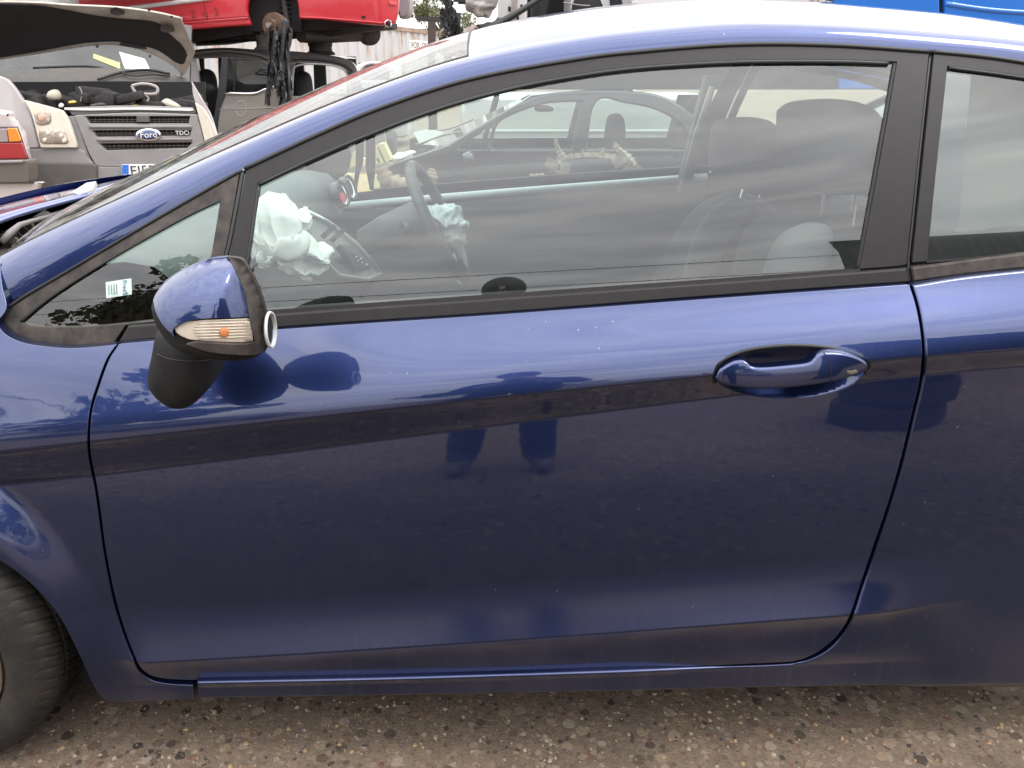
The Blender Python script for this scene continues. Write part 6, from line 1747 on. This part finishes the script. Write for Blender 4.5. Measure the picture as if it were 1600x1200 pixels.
# ------------------------------------------------------------------ trees beyond the yard
def make_tree(name, label, base, h, rad, seed, leafc, n=3600, grp=None):
    rr = random.Random(seed)
    t = thing(name, label, 'tree', base, grp)
    mb = MB()
    b = Vector(base)
    top = b + Vector((0.1 * h * (rr.random() - .5), 0, h * 0.72))
    mb.tube([b, b.lerp(top, 0.4) + Vector((0.05 * h * (rr.random() - .5), 0, 0)), top], [h * 0.035, h * 0.025, h * 0.008], 8)
    limbs = []
    for k in range(11):
        a = rr.random() * 6.283
        s = b.lerp(top, 0.35 + 0.6 * rr.random())
        e = s + Vector((math.cos(a) * rad * (0.5 + 0.4 * rr.random()), math.sin(a) * rad * (0.5 + 0.4 * rr.random()), h * (0.06 + 0.2 * rr.random())))
        mb.tube([s, s.lerp(e, 0.5) + Vector((0, 0, 0.03 * h)), e], [h * 0.012, h * 0.008, h * 0.003], 5)
        limbs.append(e)
    mb.build('trunk', mat('bark', (0.07, 0.055, 0.042), 0.9, bump=(20, 0.6)), t)
    cl = []
    for k in range(34):
        e = rr.choice(limbs)
        cl.append((e + Vector((rr.gauss(0, rad * 0.22), rr.gauss(0, rad * 0.22), rr.gauss(0, h * 0.07))), rad * (0.16 + 0.2 * rr.random())))
    V = []; F = []
    for k in range(n):
        c, r_ = rr.choice(cl)
        d = Vector((rr.gauss(0, 1), rr.gauss(0, 1), rr.gauss(0, 1))).normalized()
        p = c + d * r_ * (0.55 + 0.45 * rr.random())
        s = rad * 0.055 * (0.6 + 0.8 * rr.random())
        u = Vector((rr.gauss(0, 1), rr.gauss(0, 1), rr.gauss(0, 1))).normalized()
        w = u.orthogonal().normalized()
        k0 = len(V)
        V += [p - u * s, p + w * s * 0.55, p + u * s, p - w * s * 0.55]
        F.append((k0, k0 + 1, k0 + 2, k0 + 3))
    mesh_obj('crown', V, F, leafc, t, False)
    return t
LEAF = mat('leaf_green', (0.075, 0.085, 0.028), 0.7, noise=(1.5, 0.8, (0.12, 0.12, 0.05)))
g0 = on_y(684, 100, 44)
make_tree('broadleaf_tree', 'rounded green tree beyond the container roof', (g0.x + 0.35, 44, 0), 5.0, 1.25, 3, LEAF, grp='trees beyond the container')
g0 = on_y(712, 100, 52)
make_tree('broadleaf_tree', 'smaller distant tree right of the rounded tree', (g0.x + 0.6, 52, 0), 4.9, 1.2, 8, LEAF, grp='trees beyond the container')
# ================================================================== the yard behind the camera (seen in paint and glass)
def simple_car(label, loc, yaw, pm, L=4.0, W=1.7, H=1.45, grp=None, van=False):
    """plain whole car: lofted body, open glasshouse with panes, pillars, lamps, wheels; nose at local -x"""
    root = thing('parked_car', label, 'car', (0, 0, 0), grp)
    belt = 0.92 if not van else 1.15
    rows = []
    n = 30
    for i in range(n + 1):
        t = i / n
        x = -L / 2 + L * t
        e = abs(2 * t - 1)
        hw = W / 2 * (1 - 0.20 * max(0, e - 0.72) ** 1.5 * 4)
        if t < 0.30:
            top = 0.62 + (belt - 0.62) * (t / 0.30) ** 0.6
        else:
            top = belt + 0.03 * t
        if t > 0.96:
            top -= 0.12
        bot = 0.22 + 0.18 * max(0, e - 0.85) / 0.15
        rows.append([(x, -hw * 0.92, bot), (x, -hw * 0.99, bot + 0.08), (x, -hw, bot + (top - bot) * 0.5), (x, -hw * 0.985, top - 0.09), (x, -hw * 0.93, top - 0.02), (x, -hw * 0.5, top + 0.02), (x, 0, top + 0.035),
                     (x, hw * 0.5, top + 0.02), (x, hw * 0.93, top - 0.02), (x, hw * 0.985, top - 0.09), (x, hw, bot + (top - bot) * 0.5), (x, hw * 0.99, bot + 0.08), (x, hw * 0.92, bot)])
    M_ = Matrix.Translation(loc) @ Matrix.Rotation(yaw, 4, 'Z')
    tf = lambda P: [M_ @ Vector(p) for p in P]
    mb = MB()
    mb.sheet([tf(r_) for r_ in rows])
    mb.f.append(tuple(range(13))); mb.f.append(tuple(range(n * 13, n * 13 + 13)))
    body = mb.build('body', pm, root)
    xa, xr0, xr1, xd = -L * 0.20, -L * 0.03, L * 0.32, L * 0.46
    if van:
        xa, xr0, xr1, xd = -L * 0.30, -L * 0.2, L * 0.46, L * 0.48
    wb, wr = W / 2 * 0.92, W / 2 * 0.70
    mb = MB()
    mb.sheet([tf([(xr0, -wr, H - 0.05), (xr0, 0, H), (xr0, wr, H - 0.05)]), tf([((xr0 + xr1) / 2, -wr, H), ((xr0 + xr1) / 2, 0, H + 0.04), ((xr0 + xr1) / 2, wr, H)]), tf([(xr1, -wr, H - 0.06), (xr1, 0, H - 0.01), (xr1, wr, H - 0.06)])])
    mb.build('roof', pm, root)
    for s in (-1, 1):
        for (x0, x1) in ((xa, xr0), ((xa + xd) * 0.5 + 0.05, (xr0 + xr1) * 0.5), (xd, xr1)):
            MB().tube(tf([(x0, s * wb, belt), ((x0 + x1) / 2, s * (wb + wr) / 2 * 1.02, (belt + H) / 2), (x1, s * wr, H - 0.05)]), 0.04, 6).build('pillar', pm, root, auto=None)
        MB().sheet([tf([(xa, s * wb, belt), (xd, s * wb, belt)]), tf([(xr0, s * wr, H - 0.06), (xr1, s * wr, H - 0.07)])]).build('side_window', M_DKGLASS, root)
    MB().sheet([tf([(xa, -wb, belt), (xa - 0.12, 0, belt + 0.03), (xa, wb, belt)]), tf([(xr0, -wr, H - 0.06), (xr0, 0, H - 0.01), (xr0, wr, H - 0.06)])]).build('windscreen', M_DKGLASS, root)
    MB().sheet([tf([(xd, -wb, belt), (xd + 0.05, 0, belt + 0.03), (xd, wb, belt)]), tf([(xr1, -wr, H - 0.06), (xr1, 0, H - 0.01), (xr1, wr, H - 0.06)])]).build('rear_window', M_DKGLASS, root)
    for sx in (-0.31, 0.32):
        for s in (-1, 1):
            c = M_ @ Vector((L * sx, s * (W / 2 - 0.09), 0.30)); ax = M_.to_3x3() @ Vector((0, s, 0))
            MB().lathe([(0.0, 0.07), (0.19, 0.08), (0.20, 0.10), (0.28, 0.095), (0.30, 0.07), (0.30, -0.09), (0.0, -0.1)], c, ax, 24).build('wheel', M_RUBBER, root)
    for s in (-1, 1):
        MB().box(M_ @ Vector((-L / 2 + 0.10, s * W * 0.36, 0.66)), 0.22, 0.28, 0.14, M_.to_3x3(), 0.04).build('headlight', M_LENS, root)
        MB().box(M_ @ Vector((L / 2 - 0.06, s * W * 0.38, 0.80)), 0.12, 0.16, 0.24, M_.to_3x3(), 0.03).build('tail_lamp', MATS['red_lens'], root)
    return root
yard = 'cars parked behind the photographer'
simple_car('dark grey car parked behind the photographer, left of the others', (-5.6, -8.2, 0), R(8), P_DKGREY, grp=yard)
simple_car('silver car parked straight behind the photographer', (0.2, -9.4, 0), R(-6), P_GREY, 4.2, grp=yard)
simple_car('white van parked behind the photographer at the far left', (-10.5, -11.0, 0), R(25), P_WHITE, 4.8, 1.9, 2.2, grp=yard, van=True)
simple_car('dark hatchback under the bright blue car, glimpsed behind the headrests', (3.7, 6.1, -0.2), 0.0, P_DKGREY, 4.0, 1.7, 1.38)
# dark shed, right of the photographer: blacks out the lower corner of the side glass
shed = thing('yard_shed', 'tall dark corrugated shed behind the photographer to the right', 'shed', (7.4, -8.4, 0))
M_SHED = mat('dark_cladding', (0.022, 0.023, 0.024), 0.8, noise=(3, 0.6, (0.04, 0.038, 0.035)))
pts = []
for k in range(60):
    x = 3.75 + k * 0.16
    pts += [(x, -6.4), (x + 0.06, -6.4), (x + 0.08, -6.44), (x + 0.14, -6.44)]
MB().sheet([[(a, b, 0.0) for a, b in pts], [(a, b, 5.2) for a, b in pts]]).build('wall', M_SHED, shed, smooth=False)
MB().sheet([[(3.75, -6.4, 0), (6.2, -10.4, 0)], [(3.75, -6.4, 5.2), (6.2, -10.4, 5.2)]]).build('wall', M_SHED, shed, smooth=False)
MB().sheet([[(3.6, -6.25, 5.21), (13.5, -6.25, 5.21)], [(6.1, -10.5, 5.21), (13.5, -10.5, 5.21)]]).build('roof', M_SHED, shed, smooth=False)
# tyres leaning against the shed
tg_ = 'old tyres stacked by the dark shed'
for k in range(4):
    o = MB().lathe([(0.19, -0.07), (0.20, -0.09), (0.25, -0.10), (0.29, -0.08), (0.30, -0.03), (0.295, 0.0), (0.30, 0.03), (0.29, 0.08), (0.25, 0.10), (0.20, 0.09), (0.19, 0.07)], (1.95 + 0.03 * (k % 2), -2.15 + 0.02 * k, 0.1 + 0.2 * k), (0, 0, 1), 40, close=True).build('old_tyre', tyre_m)
    tag(o, ['bottom tyre', 'second tyre from the bottom', 'third tyre from the bottom', 'topmost tyre'][k] + ' of the stack behind the photographer', 'tyre', tg_)
make_tree('broadleaf_tree', 'tall dark tree behind the photographer, mirrored in the front quarter light', (-8.6, -9.8, 0), 9.0, 2.6, 12, LEAF, n=7000, grp='trees behind the photographer')
make_tree('broadleaf_tree', 'bushy tree behind the parked cars, far left of the photographer', (-14, -17, 0), 7.5, 3.2, 15, LEAF, n=4000, grp='trees behind the photographer')
make_tree('broadleaf_tree', 'bushy tree behind the silver parked car', (-1.5, -22, 0), 6.5, 3.0, 18, LEAF, n=4000, grp='trees behind the photographer')
for k, z in enumerate((7.3, 8.4)):
    o = MB().tube([(-18 + 4 * i, -13, z + 0.012 * (i - 4.5) ** 2) for i in range(10)], 0.02, 5).build('overhead_cable', M_RUBBER, auto=None)
    tag(o, ['lower overhead cable mirrored in the door glass', 'upper overhead cable mirrored in the door glass'][k], 'cable', 'overhead cables')

# ------------------------------------------------------------------ the photographer, mirrored in the door
PX0 = -0.075
per = thing('person', 'person in dark blue work clothes holding up a phone, mirrored in the blue door', 'person', (-0.075, -1.66, 0))
def skin_body(name, pts, edges, radii, parent, mats, pick):
    me = bpy.data.meshes.new(name)
    off = wloc(parent)
    me.from_pydata([Vector(p) - off for p in pts], edges, [])
    o = bpy.data.objects.new(name, me); COL.objects.link(o); o.parent = parent
    m = o.modifiers.new('skin', 'SKIN')
    m.use_smooth_shade = True
    for v, r_ in zip(me.skin_vertices[0].data, radii):
        v.radius = r_ if isinstance(r_, tuple) else (r_, r_)
    me.skin_vertices[0].data[0].use_root = True
    s = o.modifiers.new('sub', 'SUBSURF'); s.levels = 2; s.render_levels = 2
    dg_ = bpy.context.evaluated_depsgraph_get()
    me2 = bpy.data.meshes.new_from_object(o.evaluated_get(dg_))
    o.modifiers.clear()
    o.data = me2
    me2.materials.clear()
    for mm in mats:
        me2.materials.append(mm)
    for p in me2.polygons:
        p.use_smooth = True
        p.material_index = pick(p.center + off)
    return o
navy_cloth = mat('navy_work_cloth', (0.010, 0.022, 0.060), 0.9, bump=(60, 0.4))
skinm = mat('skin', (0.50, 0.30, 0.22), 0.55)
bootm = mat('dusty_boot', (0.10, 0.085, 0.07), 0.7)
py0 = -1.66; px0 = PX0
pts = [(px0, py0, 0.94), (px0, py0, 1.12), (px0, py0 + 0.01, 1.32), (px0, py0 + 0.05, 1.52), (px0 - 0.02, py0 + 0.12, 1.63), (px0 - 0.05, py0 + 0.19, 1.715), (px0 - 0.055, py0 + 0.20, 1.79)]
ed = [(0, 1), (1, 2), (2, 3), (3, 4), (4, 5), (5, 6)]
rad = [(0.21, 0.15), (0.19, 0.14), (0.20, 0.14), (0.11, 0.09), 0.058, (0.078, 0.098), (0.066, 0.085)]
for s in (-1, 1):
    k = len(pts)
    pts += [(px0 + s * 0.10, py0, 0.84), (px0 + s * 0.14, py0 + 0.03, 0.50), (px0 + s * 0.17, py0 - 0.01, 0.10), (px0 + s * 0.19, py0 + 0.08, 0.05), (px0 + s * 0.20, py0 + 0.17, 0.035)]
    ed += [(0, k), (k, k + 1), (k + 1, k + 2), (k + 2, k + 3), (k + 3, k + 4)]
    rad += [0.125, 0.098, 0.085, 0.055, 0.038]
    k = len(pts)
    pts += [(px0 + s * 0.20, py0 + 0.03, 1.48), (px0 + s * 0.27, py0 + 0.10, 1.16), (px0 + s * 0.13, py0 + 0.30, 1.30), (px0 + s * 0.085, py0 + 0.355, 1.35)]
    ed += [(3, k), (k, k + 1), (k + 1, k + 2), (k + 2, k + 3)]
    rad += [0.068, 0.05, 0.034, 0.03]
def pick(c):
    if c.z < 0.10:
        return 2
    if c.z > 1.595 or (c.y > py0 + 0.285):
        return 1
    return 0
skin_body('body', pts, ed, rad, per, [navy_cloth, skinm, bootm], pick)
for s in (-1, 1):
    for f in range(4):
        z = 1.395 - 0.020 * f
        L_ = (0.9, 1.0, 0.95, 0.78)[f]
        a = Vector((px0 + s * 0.088, py0 + 0.358, z))
        MB().tube([a, a + Vector((s * 0.006, 0.020 * L_, 0.004)), a + Vector((-s * 0.012 * L_, 0.036 * L_, 0.004)), a + Vector((-s * 0.034 * L_, 0.038 * L_, 0.0))], [0.010, 0.0095, 0.009, 0.0075], 8).build('finger', skinm, per, auto=None)
    a = Vector((px0 + s * 0.085, py0 + 0.345, 1.36))
    MB().tube([a, a + Vector((-s * 0.02, -0.004, 0.012)), a + Vector((-s * 0.045, 0.006, 0.016))], [0.012, 0.011, 0.008], 8).build('thumb', skinm, per, auto=None)
# face and hair
hd_ = Vector((px0 - 0.055, py0 + 0.195, 1.755))
hair = []
for i in range(10):
    th = math.pi * 0.70 * i / 9
    hair.append([(hd_.x + 0.100 * math.sin(th) * math.cos(a), hd_.y - 0.014 + 0.120 * math.sin(th) * math.sin(a) * (0.82 if math.sin(a) > 0 else 1), hd_.z + 0.018 + 0.122 * math.cos(th)) for a in [2 * math.pi * j / 24 for j in range(25)]])
MB().sheet(hair).build('hair', mat('dark_hair', (0.02, 0.015, 0.012), 0.6, bump=(200, 0.5)), per, auto=None)
MB().lathe([(0.0, 0.03), (0.010, 0.015), (0.016, -0.005), (0.0, -0.012)], hd_ + Vector((0, 0.095, -0.02)), (0, 0.5, -0.85), 10).build('nose', skinm, per)
for s in (-1, 1):
    MB().lathe([(0.0, 0.008), (0.008, 0.005), (0.012, 0.0), (0.0, -0.004)], hd_ + Vector((s * 0.03, 0.090, 0.008)), (0, 1, 0), 10).build('eye', M_INK, per)
    MB().lathe([(0.0, 0.01), (0.02, 0.006), (0.028, 0.0), (0.0, -0.01)], hd_ + Vector((s * 0.082, 0.0, -0.005)), (s, 0.2, 0), 12).build('ear', skinm, per)
MB().tube([hd_ + Vector((-0.024, 0.088, -0.052)), hd_ + Vector((0, 0.096, -0.054)), hd_ + Vector((0.024, 0.088, -0.052))], 0.005, 6).build('mouth', mat('lips', (0.40, 0.16, 0.14), 0.5), per, auto=None)
ph = MB().box((0.0, -1.272, 1.372), 0.150, 0.009, 0.072, None, 0.004).build('smartphone', mat('phone_black', (0.01, 0.01, 0.012), 0.2))
tag(ph, 'black smartphone held up in both hands at chest height', 'phone')
# ================================================================== ground
GM = bpy.data.materials.new('exposed_aggregate_concrete'); GM.use_nodes = True
def _ground():
    nt = GM.node_tree; n = nt.nodes; l = nt.links; b = n['Principled BSDF']
    t = n.new('ShaderNodeTexCoord')
    def noise(sc, det=5, rough=0.6):
        a = n.new('ShaderNodeTexNoise'); a.inputs['Scale'].default_value = sc; a.inputs['Detail'].default_value = det; a.inputs['Roughness'].default_value = rough
        l.new(t.outputs['Object'], a.inputs['Vector']); return a
    def ramp(src, els):
        r_ = n.new('ShaderNodeValToRGB'); e = r_.color_ramp.elements
        while len(e) < len(els): e.new(0.5)
        for q, (p, c) in zip(e, els):
            q.position = p; q.color = (*c, 1)
        l.new(src, r_.inputs['Fac']); return r_
    def mix(fac, A, B):
        m = n.new('ShaderNodeMix'); m.data_type = 'RGBA'
        if isinstance(fac, float): m.inputs['Factor'].default_value = fac
        else: l.new(fac, m.inputs['Factor'])
        l.new(A, m.inputs['A']); l.new(B, m.inputs['B']); return m.outputs['Result']
    big = ramp(noise(1.3, 6).outputs['Fac'], [(0.300, (0.150, 0.106, 0.076)), (0.550, (0.235, 0.172, 0.122)), (0.750, (0.310, 0.232, 0.165))])
    mid = ramp(noise(55, 10, 0.8).outputs['Fac'], [(0.320, (0.061, 0.048, 0.037)), (0.500, (0.177, 0.136, 0.102)), (0.680, (0.286, 0.224, 0.163))])
    col = mix(0.74, big.outputs['Color'], mid.outputs['Color'])
    hts = []
    for sc, thr, pal, keep in ((64, 0.44, [(0.000, (0.048, 0.037, 0.031)), (0.300, (0.204, 0.150, 0.102)), (0.600, (0.306, 0.252, 0.190)), (0.850, (0.150, 0.068, 0.041)), (1.000, (0.374, 0.320, 0.258))], 0.45),
                               (30, 0.42, [(0.000, (0.034, 0.027, 0.024)), (0.350, (0.177, 0.129, 0.088)), (0.700, (0.272, 0.204, 0.136)), (1.000, (0.340, 0.286, 0.231))], 0.48)):
        wv = n.new('ShaderNodeTexVoronoi'); wv.inputs['Scale'].default_value = sc; wv.inputs['Randomness'].default_value = 1.0
        nz = noise(sc * 1.5, 3)
        mx = n.new('ShaderNodeMix'); mx.data_type = 'VECTOR'; mx.inputs['Factor'].default_value = 0.012
        l.new(t.outputs['Object'], mx.inputs['A']); l.new(nz.outputs['Color'], mx.inputs['B'])
        l.new(mx.outputs['Result'], wv.inputs['Vector'])
        sp = n.new('ShaderNodeSeparateColor'); l.new(wv.outputs['Color'], sp.inputs['Color'])
        lt = n.new('ShaderNodeMath'); lt.operation = 'LESS_THAN'; lt.inputs[1].default_value = thr
        l.new(wv.outputs['Distance'], lt.inputs[0])
        gt = n.new('ShaderNodeMath'); gt.operation = 'GREATER_THAN'; gt.inputs[1].default_value = keep
        l.new(sp.outputs[1], gt.inputs[0])
        mu = n.new('ShaderNodeMath'); mu.operation = 'MULTIPLY'
        l.new(lt.outputs[0], mu.inputs[0]); l.new(gt.outputs[0], mu.inputs[1])
        rp = ramp(sp.outputs[0], pal)
        col = mix(mu.outputs[0], col, rp.outputs['Color'])
        hts.append(mu.outputs[0])
    # ground colour darkened in a strip along the car to deepen the door reflections
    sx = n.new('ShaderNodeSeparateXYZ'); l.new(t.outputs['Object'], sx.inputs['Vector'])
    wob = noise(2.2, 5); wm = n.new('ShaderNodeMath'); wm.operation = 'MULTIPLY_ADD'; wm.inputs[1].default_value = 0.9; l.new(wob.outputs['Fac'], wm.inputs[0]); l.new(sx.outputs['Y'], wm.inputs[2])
    dark_strip = ramp(wm.outputs[0], [(0.0, (1, 1, 1)), (1.0, (1, 1, 1))])
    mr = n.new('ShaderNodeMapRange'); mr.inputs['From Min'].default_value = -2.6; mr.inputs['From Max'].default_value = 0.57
    l.new(wm.outputs[0], mr.inputs['Value']); l.new(mr.outputs['Result'], dark_strip.inputs['Fac'])
    e = dark_strip.color_ramp.elements
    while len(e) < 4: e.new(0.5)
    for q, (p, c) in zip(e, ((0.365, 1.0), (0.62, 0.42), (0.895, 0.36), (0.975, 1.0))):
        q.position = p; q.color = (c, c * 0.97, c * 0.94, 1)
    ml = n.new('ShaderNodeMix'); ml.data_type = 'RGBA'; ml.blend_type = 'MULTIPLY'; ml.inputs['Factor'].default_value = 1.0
    l.new(col, ml.inputs['A']); l.new(dark_strip.outputs['Color'], ml.inputs['B'])
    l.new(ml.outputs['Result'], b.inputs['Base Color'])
    b.inputs['Roughness'].default_value = 0.85
    nb = noise(120, 6, 0.7)
    ad = n.new('ShaderNodeMath'); ad.operation = 'ADD'
    l.new(nb.outputs['Fac'], ad.inputs[0]); l.new(hts[1], ad.inputs[1])
    bp = n.new('ShaderNodeBump'); bp.inputs['Strength'].default_value = 1.0; bp.inputs['Distance'].default_value = 0.007
    l.new(ad.outputs[0], bp.inputs['Height']); l.new(bp.outputs['Normal'], b.inputs['Normal'])
_ground()
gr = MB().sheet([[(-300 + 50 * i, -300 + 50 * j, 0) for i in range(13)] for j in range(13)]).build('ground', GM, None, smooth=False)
gr['kind'] = 'structure'
# loose grit and half-sunk stones by the car
rs = random.Random(4)
groups_ = [[], [], [], []]
for k in range(4200):
    x = -1.05 + 2.2 * rs.random(); y = -0.25 + 0.75 * rs.random()
    r_ = 0.0012 + 0.0045 * rs.random() ** 3
    groups_[rs.choice((0, 0, 1, 2, 3))].append((x, y, r_))
PM = [mat('stone_brown', (0.22, 0.15, 0.10), 0.8), mat('stone_pale', (0.34, 0.27, 0.20), 0.8), mat('stone_dark', (0.045, 0.038, 0.034), 0.7), mat('stone_ochre', (0.36, 0.24, 0.12), 0.8)]
V = []; F = []; MI = []
for gi, g in enumerate(groups_):
    for (x, y, r_) in g:
        k = len(V)
        a0 = rs.random() * 6
        ring = [(x + r_ * (0.7 + 0.6 * rs.random()) * math.cos(a0 + a), y + r_ * (0.7 + 0.6 * rs.random()) * math.sin(a0 + a), 0.0) for a in (0, 1.05, 2.1, 3.14, 4.2, 5.2)]
        V += ring
        V += [(x + (p[0] - x) * 0.6, y + (p[1] - y) * 0.6, r_ * (0.45 + 0.35 * rs.random())) for p in ring]
        for i in range(6):
            j = (i + 1) % 6
            F.append((k + i, k + j, k + 6 + j, k + 6 + i)); MI.append(gi)
        F.append(tuple(k + 6 + i for i in range(6))); MI.append(gi)
po = mesh_obj('loose_grit', V, F, PM, None, False)
po.data.polygons.foreach_set('material_index', MI)
po['kind'] = 'stuff'
po['label'] = 'loose grit and small stones on the concrete under the sill'
po['category'] = 'grit'
